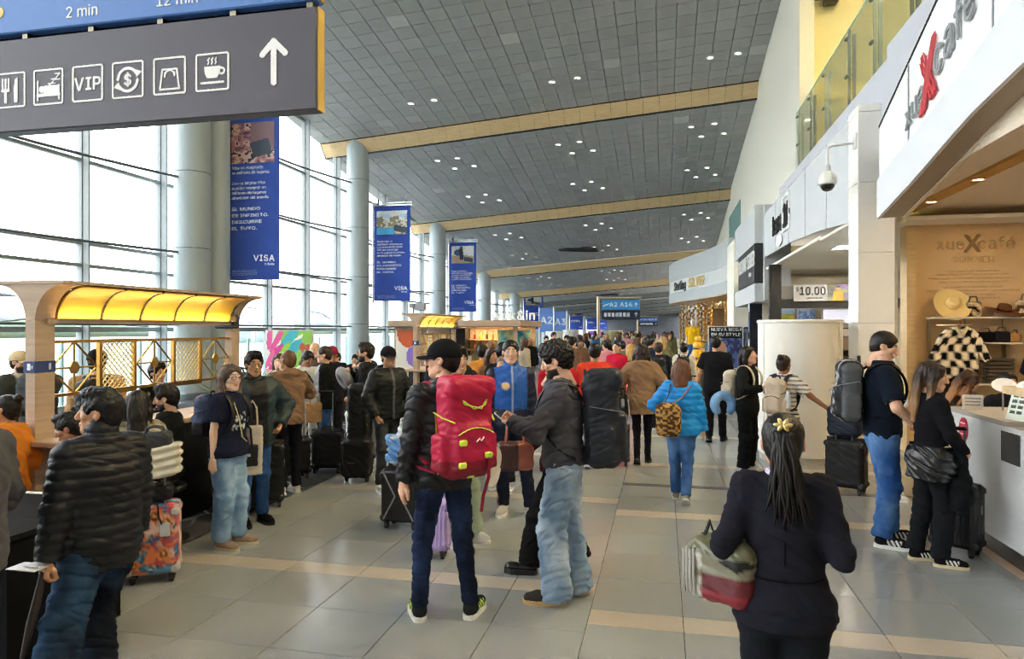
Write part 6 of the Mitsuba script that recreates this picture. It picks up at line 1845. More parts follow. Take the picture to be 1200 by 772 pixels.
def soft_bag(label, c, face, w, d, h, color, cat_='bag', name='handbag', mat='m_leather', handle=.2, fn=None, res=.009, sag=.0, strap_pts=None, strap_col=None, r=.03, group=None):
    """A soft bag centred at c in the world with its broad side towards the heading."""
    k = thing(name, label, cat_, group)
    tr = place(face, c)
    s = Soft((-w / 2 - .05, -d / 2 - .05, -h / 2 - .05), (w / 2 + .05, d / 2 + .05, h / 2 + .06), res)
    s.slab((0, 0, 0), (w / 2, d / 2, h / 2), min(r, d * .45), 0)
    if sag: s.ball((0, 0, -h * .3), (w * .5, d * .62, h * .3), .03)
    P, F = s.mesh(); P = wrinkle(None, P, F, .006, 4); P0 = P
    base = lambda v: (fn(P0) if fn else C(color) * (1 + .25 * (meshkit.fbm(P0 * 18, 2, 5) - .5))[:, None])
    obj('body', as_mesh(tr(P), F), mat, k, color=base, smooth=True)
    hc = strap_col or color
    if handle:
        for y in (-d * .3, d * .3):
            obj('handle', tube(tr([(-w * .25, y, h * .45), (-w * .2, y * .8, h * .5 + handle * .7), (0, y * .5, h * .5 + handle), (w * .2, y * .8, h * .5 + handle * .7), (w * .25, y, h * .45)]), .009, 7), mat, k, color=hc, smooth=60)
    if strap_pts is not None: obj('strap', tube(np.array(strap_pts), .009, 6, True, .5), mat, k, color=hc, smooth=60)
    return k, tr
def neck_pillow(label, c, R, color, r=.105, t=.055):
    k = thing('neck_pillow', label, 'pillow')
    a = np.linspace(math.radians(-60), math.radians(240), 30)
    p = np.stack([r * np.cos(a), r * np.sin(a), 0 * a], 1) @ np.asarray(R).T + np.asarray(c)
    rr = t * np.minimum(1, .72 + .5 * np.sin(np.linspace(0, math.pi, 30)))
    rr[0] *= .5; rr[-1] *= .5
    obj('body', tube(p, rr, 16), 'm_cloth', k, color=color, smooth=True)
    obj('seam', tube(p * 1 + np.asarray(R)[:, 2] * t * .97, .004, 5), 'm_cloth', k, color=col(color) * .75)
    obj('snap_loop', tube([p[0], p[0] + (p[-1] - p[0]) * .25 + np.array([0, 0, -.02])], .008, 6), 'm_cloth', k, color='#d8d8d4')
    return k
# ---------------------------------------------------------------- the people near the camera
def rel(at, a): return math.degrees(math.atan2(at[0], at[1])) + a       # 0 walks away from the camera, 90 faces the shops' side, 180 faces the camera
def plain(v, c): return np.tile(C(c), (len(v), 1))
def band_fn(base, zs, c2):
    def fn(P, q):
        c = plain(P, base)
        for z0, z1 in zs: c[(P[:, 2] > z0) & (P[:, 2] < z1)] = C(c2)
        return c
    return fn

# 1 woman in the black suit, seen from behind
at = (.452, 2.813)
q = person('woman in a fitted black suit seen from behind, long black ponytail with a gold clip', at, rel(at, -3), H=1.535, fem=True, skin='tan', hair=('pony', '#14100f'), h=.008, bulge=1.08,
    R=(.19, .15, 1.17, .3, -1, -.55), L=(-.21, .15, 1.2, -.3, -1, -.5, 'hold'), head=(.05, -.08, 0), shz=.495, feet={'R': (.08, 0, 0, .08), 'L': (-.09, .06, 0, -.08)}, seed=3,
    wear=[pants('#1b1d24', w=(.1, .075, .085), bulge=1.14, wr=.004),
          top('#20222b', loose=.013, hem=-.1, flare=.028, wr=.0065, name='blazer', extras=[
              ('back_seam', [(0, -.14, .46), (0, -.135, .3), (0, -.128, .14), (0, -.155, -.06)], .0025, '#0b0b0d', 'm_cloth'),
              ('waist_seam', [(x, -.138 * math.sqrt(max(1 - (x / .17) ** 2, .01)) - .012, .125) for x in np.linspace(-.16, .16, 13)], .003, '#0b0b0d', 'm_cloth')])], shoes=('sneaker', '#111111', '#111111'))
hk, H3, hs = q.key, q.H3, q.k ** .5
r3 = np.random.default_rng(12)
st = []
for n in range(64):
    a, rr = r3.random() * 6.28, .03 * math.sqrt(r3.random())
    x0, y0 = rr * math.cos(a), rr * math.sin(a) * .7
    L_, sx = .27 + .1 * r3.random(), (r3.random() - .5) * .07
    t = np.linspace(0, 1, 12)
    p = np.stack([x0 * (1 + .9 * t) + sx * t ** 2 + .02 * t + .006 * np.sin(t * 9 + n), -.118 - .035 * np.sin(t * 2.3) + y0 + .02 * t, .045 + .02 * np.sin(t * 3) * (1 - t) - L_ * t], 1)
    st.append(tube(H3(p), .0105 * (1 - .8 * t ** 2) + .0008, 6))
obj('ponytail', cat(st), 'm_hair', hk, color=lambda v: C('#15110f') * (.5 + 1.1 * meshkit.noise(v * np.array([160, 160, 12]), 4))[:, None], smooth=True)
obj('hair_tie', tube(H3([(.03 * math.cos(a), -.118 + .022 * math.sin(a), .048) for a in np.linspace(0, 6.28, 14)]), .006, 6), 'm_cloth', hk, color='#1c1a1c')
pt = []
for n in range(6):
    a = n * 1.047
    m = trimesh.creation.icosphere(2, 1.0); m.vertices = np.asarray(m.vertices) * np.array([.018, .006, .009])
    m = move(m, (.013 * math.cos(a) * 1.5, -.142, .077 + .012 * math.sin(a)), 0, 0, -a); m.vertices = H3(m.vertices); pt.append(m)
obj('flower_clip', cat(pt), 'm_metal', hk, color='#e8cf8a', smooth=True)
obj('lilac_collar', tube([q.world(q.up((.062 * math.cos(a), -.01 + .06 * math.sin(a), .56))) for a in np.linspace(0, 6.28, 18)], .013, 8), 'm_cloth', hk, color='#b9aecb', smooth=True)
# her bag of scarves, hung in the crook of the arm
bc_ = q.el['L'] + (q.wr['L'] - q.el['L']) * .45
bw = q.world(bc_)
def scarf_bag(P):
    c = plain(P, '#74725f'); n = meshkit.fbm(P * 9, 3, 2)
    c[n > .56] = C('#1d1d1f'); c[(P[:, 2] < .0) & (P[:, 0] > -.06) & (n <= .56)] = C('#5a1a22'); c[(P[:, 0] < -.06) & (n > .42)] = C('#b5b1a8'); c[(P[:, 2] < -.06) & (n < .45)] = C('#7d2430'); c[P[:, 2] > .075] = C('#5a5a44')
    return c
kb, tr = soft_bag('shiny white, black and dark red handbag on the arm of the black-suited woman', (.235, 2.82, .925), rel(at, 20), .27, .17, .25, '#777777', 'handbag', 'handbag', 'm_leather', 0, scarf_bag, .008, r=.06)
obj('handle', tube(np.array([tr((-.09, 0, .1)), tr((-.06, 0, .18)), bw + np.array([-.05, 0, .0]), bw + np.array([-.01, 0, .055]), bw + np.array([.04, 0, .03]), tr((.07, 0, .18)), tr((.09, 0, .1))]), .013, 8, True, .6), 'm_leather', kb, color='#17171a', smooth=60)
obj('trim', tube(tr([(-.14, -.06, -.1), (-.145, .0, .02), (-.11, .04, .11), (0, .06, .12), (.11, .05, .11)]), .009, 6), 'm_leather', kb, color='#141416', smooth=60)
obj('ruffle', cat(*[tube(tr([(-.13 + .014 * i, -.085, .08 + .012 * (i % 2)), (-.125 + .014 * i, -.095, -.02), (-.13 + .016 * i, -.085, -.09)]), .006, 6) for i in range(4)]), 'm_leather', kb, color='#9d9a92', smooth=60)

# 2 person in the quilted black jacket and wide worn jeans
at = (-2.80, 2.98)
q = person('person in a quilted black jacket and wide worn jeans, back turned, paper in hand', at, rel(at, -28), H=1.585, skin='tan', hair=('thick', '#121013'), h=.0075, bulge=1.1, head=(-.75, .05, 0), seed=5,
    L=(-.30, -.02, .80, -.6, -1, 0, 'hold'), R=(.28, .12, .84, .6, -1, 0), feet={'R': (-.02, .1, 0, .2), 'L': (-.33, -.06, 0, -.25)},
    wear=[pants(denim('#121724', '#34506f', 4), w=(.115, .105, .15), bulge=1.12, wr=.009, drop=.05),
          top('#11131a', loose=.036, hem=-.17, rows=(.05, .010), wr=.005, name='quilted_jacket', mat='m_nylon', collar=.02, highcollar=True)], shoes=('sneaker', '#2a2a2c', '#dddddd'))
w = q.world(q.wr['L'])
k = thing('paper', 'folded white paper in the hand of the person in the quilted jacket', 'paper')
obj('sheet', rbox(w + np.array([-.05, -.05, -.02]), (.16, .1, .006), .002, 2), 'm_paint', k, color='#e9e9ea'); obj('fold', rbox(w + np.array([-.02, -.03, -.012]), (.09, .08, .005), .002, 2), 'm_paint', k, color='#d3d4d6')
k = thing('umbrella', 'slim dark folded umbrella held beside the worn jeans', 'umbrella')
obj('canopy_roll', tube([w + np.array([.0, -.02, -.05]), w + np.array([-.06, -.03, -.3]), w + np.array([-.12, -.04, -.52])], [.016, .022, .006], 8), 'm_nylon', k, color='#3a322e', smooth=True); obj('tip', cyl(w + np.array([-.12, -.04, -.52]), w + np.array([-.135, -.042, -.57]), .004, 6), 'm_metal', k, color='#888888')

# 3 grey-jacket person at the picture's edge
at = (-2.98, 2.42)
person('person in a dark grey jacket, mostly hidden beyond the quilted black jacket', at, rel(at, -50), H=1.66, skin='brown', hair=('short', '#1a1614'), h=.012, R=(.26, .2, .98, .5, -1, -.2), wear=[pants('#1b1c20'), top('#4b4b4f', loose=.03, wr=.01)], shoes=('sneaker', '#222222', '#444444'))

# 4 woman in the navy tee and pale jeans
at = (-3.66, 5.28)
def tee_print(P, q):
    c = plain(P, '#1d2233'); l = (P - q.hip) @ q.T
    m = (l[:, 1] > .05) & (np.abs(l[:, 0] - .03) < .07) & (((np.abs(l[:, 2] - .2) < .022) & (meshkit.noise(P * 70, 3) > .45)) | ((np.abs(l[:, 2] - .28) < .04) & (meshkit.noise(P * 60, 4) > .6)))
    c[m] = C('#cfd3dc'); return c
q = person('woman in glasses, navy printed tee and baggy pale jeans looking at the camera', at, rel(at, 125), H=1.555, fem=True, skin='pale', hair=('bob', '#4a3c36', '#8a7a6c'), glasses='#5a1f26', h=.010, bulge=1.12, bare=True, head=(.35, .02, 0), seed=8,
    R=(.23, -.02, .80, .4, -1, 0), L=(-.2, .12, .84, -.6, -1, 0), feet={'R': (.1, 0, 0, .1), 'L': (-.1, .05, 0, -.2)},
    wear=[pants(denim('#5f7fa3', '#b3cbe2', 2), w=(.108, .095, .088), bulge=1.1, wr=.009, waist=.04), top(tee_print, loose=.032, sleeve=.32, hem=-.06, wr=.005, name='tee')], shoes=('sneaker', '#94816c', '#c4b49c', None, '#d8d0c4'))
cd = [q.up(p) for p in ((.10, .12, .46), (.06, .15, .3), (.02, .155, .12), (-.08, .14, .06), (-.16, .04, .1), (-.14, -.1, .3), (-.06, -.1, .5))]
obj('crossbody_cord', tube(q.world(np.array(cd)), .006, 6), 'm_cloth', q.key, color='#cfc79a', smooth=60)
backpack('blue and grey backpack of the woman in the navy tee', q, .27, .17, .40, .30, '#3d4a6b', '#8a8fa8', fn=lambda n, b, s: np.where((n[:, 2] < -.1)[:, None], C('#24262e'), b))

# 5 man in the dark green jacket behind her
at = (-3.86, 5.95)
q = person('man in glasses and a bulky dark green jacket behind the navy tee', at, rel(at, 160), H=1.64, skin='tan', hair=('quiff', '#1a1514'), glasses='#1a1a1a', h=.012, bulge=1.1, head=(.1, 0, 0), seed=9,
    L=(-.24, .1, 1.0, -1, -.4, 0, 'fist'), wear=[pants(denim('#1d3358', '#3c5f95', 3), w=(.095, .07, .066)), top(lambda P, q: np.where(((np.abs(((P - q.hip) @ q.T)[:, 0]) < .085) & (((P - q.hip) @ q.T)[:, 1] > 0))[:, None], C('#111115'), C('#25373c')), loose=.045, hem=-.14, wr=.010, name='jacket', mat='m_nylon', highcollar=True)], shoes=('sneaker', '#121214', '#1a1a1c'))
kb, tr = soft_bag('cream cloth bag hanging before the man in the dark green jacket', (-3.56, 5.47, .80), rel(at, 180), .17, .05, .44, '#cbbfb0', 'tote bag', 'tote_bag', 'm_cloth', .22, r=.02)
kb, tr = soft_bag('flat black pouch with a grey emblem hanging over the cream cloth bag', (-3.58, 5.40, .76), rel(at, 180), .2, .03, .19, '#1b1c20', 'pouch', 'pouch', 'm_nylon', .2, r=.014)
obj('emblem', cat(*[box(-.02 + o, .012 + o, .02, .024, -.005, .02) for o in (-.02, .03)]).apply_transform(np.block([[rot(-math.radians(rel(at, 180))), np.array([-3.58, 5.40, .76])[:, None]], [np.zeros((1, 3)), np.ones((1, 1))]])), 'm_paint', kb, color='#b9bcc2')

# 6 man in the brown hoodie
at = (-4.18, 7.12)
person('man in a brown hoodie and black trousers, shaved head, seen from behind', at, rel(at, -28), H=1.63, skin='tan', hair=('buzz', '#6b4d39'), h=.0125, bulge=1.08, head=(-.2, .15, 0), seed=11, R=(.16, .25, 1.18, .9, -.4, -.3, 'pinch', (0, 0, 1)), L=(-.2, .3, 1.15, -.9, -.4, -.3, 'pinch', (0, 0, 1)),
    wear=[pants('#15171e', w=(.088, .066, .056), wr=.007), top('#80644f', loose=.028, hem=-.09, wr=.009, hood=True, name='hoodie')], shoes=('sneaker', '#dcd9d2', '#e9e7e2'))

# 7 the man with the red pack
at = (-1.40, 4.29)
q7 = person('man in a black cap, black rain jacket and dark jeans wearing the red rucksack', at, rel(at, -28), H=1.80, skin='light', hair=('short', '#17120f'), cap=('front', '#15161a'), glasses='#1c1c1c', h=.008, head=(-.78, .02, 0), seed=13,
    L=(-.25, .06, .86, -.6, -1, 0), R=(.2, .28, 1.05, .8, -.5, -.2), feet={'R': (.16, -.085, 0, .85), 'L': (-.137, .072, 0, .3)},
    wear=[pants(denim('#131a2c', '#2b3a5c', 6), w=(.092, .064, .05), wr=.008), top('#1d1d22', loose=.03, hem=-.12, wr=.011, hood=True, name='rain_jacket', mat='m_nylon')], shoes=('sneaker', '#26282b', '#e6e3d8', '#c8e06a', '#dfe9a8'))
q = q7
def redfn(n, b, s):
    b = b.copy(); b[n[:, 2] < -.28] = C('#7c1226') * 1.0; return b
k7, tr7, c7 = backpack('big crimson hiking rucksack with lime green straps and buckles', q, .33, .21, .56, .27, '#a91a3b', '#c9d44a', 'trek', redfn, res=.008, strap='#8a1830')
cd = [(-.09, -.345, .5), (-.06, -.375, .44), (.05, -.385, .41), (.11, -.36, .48), (.08, -.375, .43), (0, -.385, .41), (-.08, -.37, .47)]
obj('lime_cord', tube(tr7(cd), .005, 6), 'm_plastic', k7, color='#d3dc4e', smooth=60)
for n, (x, z) in enumerate(((-.085, .22), (-.09, .09), (.075, .14))):
    bk = obj('buckle', rbox((0, 0, 0), (.045, .02, .034), .006, 2), 'm_plastic', k7, color='#cfdb45') if False else obj('buckle', cat(*[trimesh.Trimesh(tr7(np.asarray(rbox((x, -.405 - .02 * (n == 2), z), (.05, .022, .036), .007, 2).vertices)), rbox((x, -.405, z), (.05, .022, .036), .007, 2).faces, process=False)]), 'm_plastic', k7, color='#cfdb45', smooth=40)
obj('red_webbing', tube(tr7([(.085, -.41, .13), (.09, -.40, -.0), (.095, -.33, -.12), (.1, -.3, -.22)]), .02, 8, True, .5), 'm_nylon', k7, color='#7d1730', smooth=50)
obj('front_seam', tube(tr7([(-.1, -.395, .2), (-.06, -.405, .29), (.03, -.405, .3), (.12, -.39, .2)]), .004, 6), 'm_nylon', k7, color='#7d1730')
obj('white_emblem', tube(tr7([(.0, -.412, .22), (.02, -.414, .24), (.03, -.414, .225), (.05, -.412, .245)]), .0045, 6), 'm_paint', k7, color='#f0e8ea')
obj('lime_side_webbing', tube(tr7([(-.16, -.2, .38), (-.175, -.25, .2), (-.17, -.25, .02)]), .013, 6, True, .3), 'm_nylon', k7, color='#c9d44a', smooth=50)
obj('lime_tag', cat(trimesh.Trimesh(tr7(np.asarray(rbox((.0, -.34, .005), (.05, .012, .016), .004, 2).vertices)), rbox((0, 0, 0), (.05, .012, .016), .004, 2).faces, process=False)), 'm_plastic', k7, color='#d9dd7a')
obj('hip_belt', cat(*[tube(tr7([(x * .15, -.2, .02), (x * .19, -.08, .03), (x * .17, .05, .04)]), .022, 8, True, .4) for x in (-1, 1)]), 'm_nylon', k7, color='#7d1730', smooth=50)
# cream cap hung on the rucksack
hp = tr7(np.array([[.205, -.27, .06]]))[0]
k = thing('baseball_cap', 'cream baseball cap hung on the side of the red rucksack', 'cap')
s = Soft((-.13, -.13, -.02), (.13, .13, .14), .008); s.ball((0, 0, 0), (.085, .1, .11), 0); s.below((0, 0, -1), 0); P, F = s.mesh()
Rc = rot(-math.radians(rel(at, -28))) @ rot(.3, -1.45, .0)
obj('crown', as_mesh(np.asarray(P) @ Rc.T + hp, F), 'm_cloth', k, color='#cfc3b2', smooth=True)
br = loft(np.array([[[x * .075, .07 * math.sqrt(1 - .6 * x * x) + e, z] for e, z in ((0, .012), (.09 * math.sqrt(max(1 - x ** 4, .02)), .0), (.09 * math.sqrt(max(1 - x ** 4, .02)), -.006), (0, .006))] for x in np.linspace(-1, 1, 13)]))
br.vertices = np.asarray(br.vertices) @ Rc.T + hp; obj('brim', br, 'm_cloth', k, color='#d6cbbb', smooth=30)
obj('letters', frame(text('ad', .05, ((1, 0, 0), (0, 1, 0), (0, 0, 1), (0, 0, 0)), bold=True, depth=.004), (Rc @ np.array([1, 0, 0]), Rc @ np.array([0, 0, 1]), Rc @ np.array([0, -1, 0]), hp + Rc @ np.array([-.04, -.098, .03]))), 'm_paint', k, color='#3a3532')

# 8 man with the phone, pale baggy jeans, big dark pack
at = (-.68, 4.75)
q8 = person('curly-haired man in a grey jacket and baggy pale blue jeans looking down at a phone', at, rel(at, -84), H=1.78, skin='light', hair=('curly', '#15110f'), beard='full', h=.008, head=(.05, -.26, 0), seed=17, lean=.05,
    R=(.10, .31, 1.16, .8, -.5, -.5, 'pinch', (0, 0, 1)), L=(-.09, .33, 1.20, -.8, -.5, -.5, 'hold', (0, 0, 1)), feet={'R': (.11, -.06, 0, .1), 'L': (-.1, .06, 0, -.08)},
    wear=[pants(denim('#6c839b', '#cbd8e4', 8), w=(.112, .1, .105), wr=.012, drop=.06), top('#47474d', loose=.034, hem=-.03, wr=.011, name='jacket', collar=.02)], shoes=('sneaker', '#3a3834', '#b89a6a'))
q = q8
k, tr, c = backpack('large charcoal travel rucksack on the back of the man with the phone', q, .32, .24, .60, .26, '#22252d', '#5a5d66', 'trek', res=.008)
obj('clip', cat(trimesh.Trimesh(tr(np.asarray(rbox((.02, -.42, .38), (.03, .03, .06), .008, 2).vertices)), rbox((0, 0, 0), (.03, .03, .06), .008, 2).faces, process=False)), 'm_metal', k, color='#b8babd', smooth=40)
obj('long_webbing', tube(tr([(.02, -.43, .42), (.02, -.44, .28), (.03, -.43, .1), (.03, -.40, .02)]), .009, 6, True, .4), 'm_nylon', k, color='#101114', smooth=50)
obj('belt', tube(np.array([q.world(q.up((.168 * math.cos(a), .122 * math.sin(a), .035))) for a in np.linspace(0, 6.283, 28)]), .016, 6, True, .4), 'm_leather', q8.key, color='#15110f')
mid = (q.wr['R'] + q.wr['L']) / 2 + np.array([0, .10, .035])
k = thing('phone', 'dark phone with a pale case held by the curly-haired man', 'phone')
Rp = rot(-math.radians(rel(at, -84))) @ rot(.0, .7, 0)
ph = rbox((0, 0, 0), (.075, .155, .009), .004, 2); ph.vertices = np.asarray(ph.vertices) @ Rp.T + q.world(mid); obj('case', ph, 'm_plastic', k, color='#c9c6c2', smooth=40)
ph = box(-.034, .034, -.07, .07, .0045, .0055); ph.vertices = np.asarray(ph.vertices) @ Rp.T + q.world(mid); obj('screen', ph, 'm_gloss', k, color='#16181d')

# 9 companion hidden behind the man with the phone: black wide trousers, chunky boots
at = (-.80, 5.28)
q9 = person('person in black wide trousers and chunky boots behind the man with the phone', at, rel(at, -80), H=1.60, fem=True, skin='light', hair=('bob', '#3a1a1c'), h=.012, seed=19, R=(.2, .1, .8, .6, -1, 0), L=(-.18, .32, .95, -.6, -.8, 0, 'fist'),
    feet={'R': (.1, -.15, 0, .1), 'L': (-.12, .24, 0, -.05)}, wear=[pants('#141417', w=(.11, .1, .105), wr=.01), top('#4a1a24', loose=.03, hem=-.06, hood=True, name='hoodie')], shoes=('boot', '#141416', '#19191b', None, '#d8d6d0'))
w = q9.world(q9.wr['L'])
kb, tr = soft_bag('brown and tan leather handbag hanging beside the man with the phone', (w[0] - .0, w[1] - .05, w[2] + .04), rel(at, 170), .28, .12, .22, '#8a4a34', 'handbag', 'handbag', 'm_leather', .2, lambda P: np.where((P[:, 0] < -.02)[:, None], C('#a65a44'), C('#4a2a22')), r=.04)
k = thing('car_key', 'small black key fob in the hand below the leather handbag', 'key'); obj('fob', rbox(w + np.array([-.03, -.05, -.1]), (.03, .02, .06), .008, 2), 'm_plastic', k, color='#151517', smooth=40); obj('key_ring', tube([w + np.array([-.03 + .014 * math.cos(a), -.05, -.06 + .014 * math.sin(a)]) for a in np.linspace(0, 6.28, 12)], .002, 5), 'm_metal', k, color='#bbbbbb')

# 10 man in the blue and navy track top
at = (-1.52, 6.85)
def track(P, q):
    l = (P - q.hip) @ q.T
    c = plain(P, '#1a2138'); c[(l[:, 1] > -.01) & (np.abs(l[:, 0]) < .165 * q.k) & (l[:, 2] > .12 * q.k)] = C('#2454a0'); c[(l[:, 1] > .05) & (np.abs(l[:, 0]) < .006)] = C('#a8b0c6'); c[(((l[:, 0] - .07) ** 2 + (l[:, 2] - .36) ** 2) < .0014) & (l[:, 1] > .03)] = C('#d9b77a'); return c
def trackp(P, q):
    c = plain(P, '#1b1f31'); ax = np.abs(P[:, 0]); c[(np.abs(P[:, 1] % .02 - .01) < .004) & (np.abs(P[:, 1]) < .03) & (ax > .1)] = C('#b88f94'); return c
q = person('man in glasses and a blue and navy track suit facing the camera', at, rel(at, 172), H=1.765, skin='light', hair=('short', '#14110f'), glasses='#b8b8b8', h=.0115, head=(.1, .02, 0), seed=21, feet={'R': (.08, .02, 0, .3), 'L': (-.2, .12, 0, -.5)},
    wear=[pants(trackp, w=(.095, .07, .06), wr=.007), top(track, loose=.022, hem=-.08, wr=.006, name='track_top', mat='m_nylon', highcollar=True)], shoes=('sneaker', '#c9c1b2', '#e6e1d6'))
obj('sleeve_stripes', cat(*[tube(q.world(np.array([q.sh['L'] + np.array([-.055 + o, .02, .045]), q.sh['L'] + np.array([-.085 + o, .03, -.02]), q.el['L'] + np.array([-.065, .03 + o, 0]), q.wr['L'] + np.array([-.052, .03 + o, .03])])), .004, 5) for o in (-.012, .0, .012)]), 'm_cloth', q.key, color='#c9a9ac')

# 11 smiling man in the grey hoodie and sage trousers
at = (-1.76, 5.78)
q = person('smiling young man in a grey hoodie and loose sage green trousers beside the red rucksack', at, rel(at, 142), H=1.715, skin='tan', hair=('quiff', '#171210'), smile=True, h=.0115, head=(.25, 0, .05), seed=23, L=(-.22, .1, .85, -.6, -1, 0),
    wear=[pants('#8d9a84', w=(.1, .09, .125), wr=.008), top('#9a9a98', loose=.03, hem=-.08, wr=.009, hood=True, name='hoodie')], shoes=('sneaker', '#d9d7d0', '#e6e4de'), feet={'R': (.08, 0, 0, .1), 'L': (-.16, .02, 0, -.2)})
backpack('plain black backpack of the smiling man in the grey hoodie', q, .28, .15, .44, .28, '#17181b', group=None)
at = (-2.22, 7.3)
person('smiling man in a dark top half hidden between the black cap and the grey hoodie', at, rel(at, 165), H=1.67, skin='tan', hair=('short', '#14110f'), smile=True, h=.0155, seed=25, wear=[pants('#1c1d22'), top('#22252d', loose=.025)], shoes=('sneaker', '#222222', '#dddddd'))

# 12 man in the black quilted jacket and cap, smiling
at = (-3.13, 7.52)
person('smiling man in a black cap and black quilted jacket, hands in pockets', at, rel(at, 150), H=1.66, skin='tan', hair=('short', '#15110f'), cap=('front', '#1b1b1f'), smile=True, h=.0115, head=(.2, .02, 0), seed=27, R=(.21, .1, .93, 1, -.5, 0, 'fist'), L=(-.21, .1, .93, -1, -.5, 0, 'fist'), feet={'R': (.13, .05, 0, .15), 'L': (-.1, -.04, 0, -.2)},
    wear=[pants(denim('#1b1c20', '#4a4c52', 3), w=(.092, .066, .056), wr=.009), top(lambda P, q: np.where(((np.abs(((P - q.hip) @ q.T)[:, 0]) < .012) & (((P - q.hip) @ q.T)[:, 1] > 0))[:, None], C('#55565a'), C('#17181c')), loose=.034, hem=-.06, rows=(.055, .005), wr=.006, name='quilted_jacket', mat='m_nylon', hood=True)], shoes=('sneaker', '#e3e1dc', '#efeeea', '#2a2a2a'))
# 13 bearded man with the neck pillow, beside a tall black travel bag
at = (-3.78, 8.36)
q = person('bearded man in profile, grey neck pillow on his arm, hand at his mouth', at, rel(at, -86), H=1.68, skin='light', hair=('quiff', '#2a1d17'), beard='full', glasses='#222222', h=.0125, seed=29, R=(.12, .24, 1.36, .9, -.2, -.6, 'fist', (0, -1, 0)), L=(-.2, .2, 1.05, -1, -.3, -.3),
    wear=[pants('#17181b'), top('#1c1d22', loose=.026, wr=.008)], shoes=('sneaker', '#222222', '#dddddd'))
neck_pillow('light grey neck pillow on the arm of the bearded man', q.world(q.up((-.05, .28, .33))), rot(-math.radians(rel(at, -86))) @ rot(.3, 1.1, .3), '#8f8f93', .115, .062)
k = thing('travel_bag', 'tall padded black travel bag standing beside the man in the black quilted jacket', 'travel bag')
s = Soft((-.24, -.16, -.02), (.24, .16, 1.22), .013)
s.slab((0, 0, .25), (.19, .11, .24), .08, 0); s.slab((.02, 0, .75), (.13, .09, .42), .07, .08)
P, F = s.mesh(); P = wrinkle(None, P, F, .008, 2); tr = place(rel((-3.72, 8.0), 20), (-3.68, 7.86, .04))
obj('body', as_mesh(tr(P), F), 'm_nylon', k, color='#18191c', smooth=True)
put('zip', tube([(-.05, -.115, .05), (-.14, -.11, .2), (-.13, -.105, .45), (-.08, -.1, .6), (-.06, -.1, 1.1)], .005, 5), 'm_plastic', k, tr, color='#3c3e44'); put('carry_handle', tube([(.1, -.1, .62), (.1, -.14, .68), (.1, -.14, .82), (.1, -.1, .88)], .012, 6), 'm_nylon', k, tr, color='#101113')
for x in (-.13, .13):
    w_ = put('wheel', cyl((x - .015, 0, -.005), (x + .015, 0, -.005), .035, 14), 'm_plastic', k, tr, color='#101010', smooth=40)
put('emblem', tube([(-.08, -.12, .2), (-.04, -.122, .215), (-.02, -.122, .2), (.02, -.12, .22)], .004, 5), 'm_plastic', k, tr, color='#6a2a3a')

# 14 man in the black jacket over a grey tee, profile
at = (-4.56, 8.72)
person('man in glasses and an open black jacket over a grey tee, in profile', at, rel(at, -85), H=1.63, skin='light', hair=('short', '#3a2a22'), glasses='#a8a8a8', h=.0125, bulge=1.1, seed=31, L=(-.2, .12, .84, -.5, -1, 0),
    wear=[pants(denim('#27436e', '#5f86b8', 5)), top(lambda P, q: np.where(((((P - q.hip) @ q.T)[:, 1] > .06))[:, None], C('#a3a4a6'), C('#17181b')), loose=.03, hem=-.1, wr=.008, name='jacket')], shoes=('sneaker', '#3a3a3a', '#dddddd'))
at = (-4.98, 9.0)
q = person('person in a white jacket with a black shoulder strap, head bowed', at, rel(at, 150), H=1.55, skin='brown', hair=('short', '#14110f'), h=.0155, head=(0, -.45, 0), seed=33, R=(.12, .28, 1.15, .9, -.5, 0, 'pinch', (0, 0, 1)), wear=[pants('#cfcdc8'), top('#d6d3cc', loose=.04, wr=.010, hood=True)], shoes=('sneaker', '#dddddd', '#eeeeee'))
obj('black_strap', tube(q.world(np.array([q.up(p) for p in ((.1, .1, .5), (.05, .17, .4), (-.05, .18, .25), (-.15, .15, .1))])), .025, 8, True, .3), 'm_nylon', q.key, color='#141416', smooth=50)
at = (-5.05, 8.4)
person('woman in a beige fleece with a hand against her face, before the painted board', at, rel(at, 205), H=1.53, fem=True, skin='light', hair=('bob', '#4a3226'), h=.0155, seed=35, L=(-.1, .16, 1.58, -1, .3, -.4, 'relaxed', (0, -1, 0)), wear=[pants('#24262c'), top('#cdbfa9', loose=.045, wr=.010)], shoes=('sneaker', '#dddddd', '#eeeeee'))
# ---------------------------------------------------------------- walkers and the couple at the counter
at = (-.90, 9.33)
q = person('man in an orange sweater and grey trousers walking away', at, rel(at, 4), H=1.68, skin='tan', hair=('short', '#14110f'), h=.0125, bulge=1.1, seed=41, R=(.3, .1, .86, .6, -1, 0, 'fist'), feet={'R': (.09, .12, 0, .05), 'L': (-.09, -.1, .02, -.05, .3)}, wear=[pants('#77787a', w=(.095, .072, .065)), top('#d8452f', loose=.026, hem=-.1, wr=.008, name='sweater')], shoes=('sneaker', '#333333', '#cccccc'))
k, tr = suitcase('dark grey cabin case pulled by the man in the orange sweater', (-.62, 9.55), rel((-.62, 9.55), 0), .34, .22, .50, '#2b2c30', 'ribbed', .5, group=None)
kb, tr = soft_bag('black rucksack strapped on top of the dark grey cabin case', (-.62, 9.55, .565 + .21), rel((-.62, 9.55), 0), .3, .17, .42, '#17181b', 'rucksack', 'rucksack', 'm_nylon', .05, r=.06, strap_col='#111111')
put('pale_strap', tube([(.15, -.09, .15), (.17, -.1, -.05), (.14, -.09, -.2)], .008, 6), 'm_nylon', kb, tr, color='#c9c7c0'); put('pocket', rbox((0, -.1, -.06), (.22, .05, .2), .02, 3), 'm_nylon', kb, tr, color='#1d1e22', smooth=40)

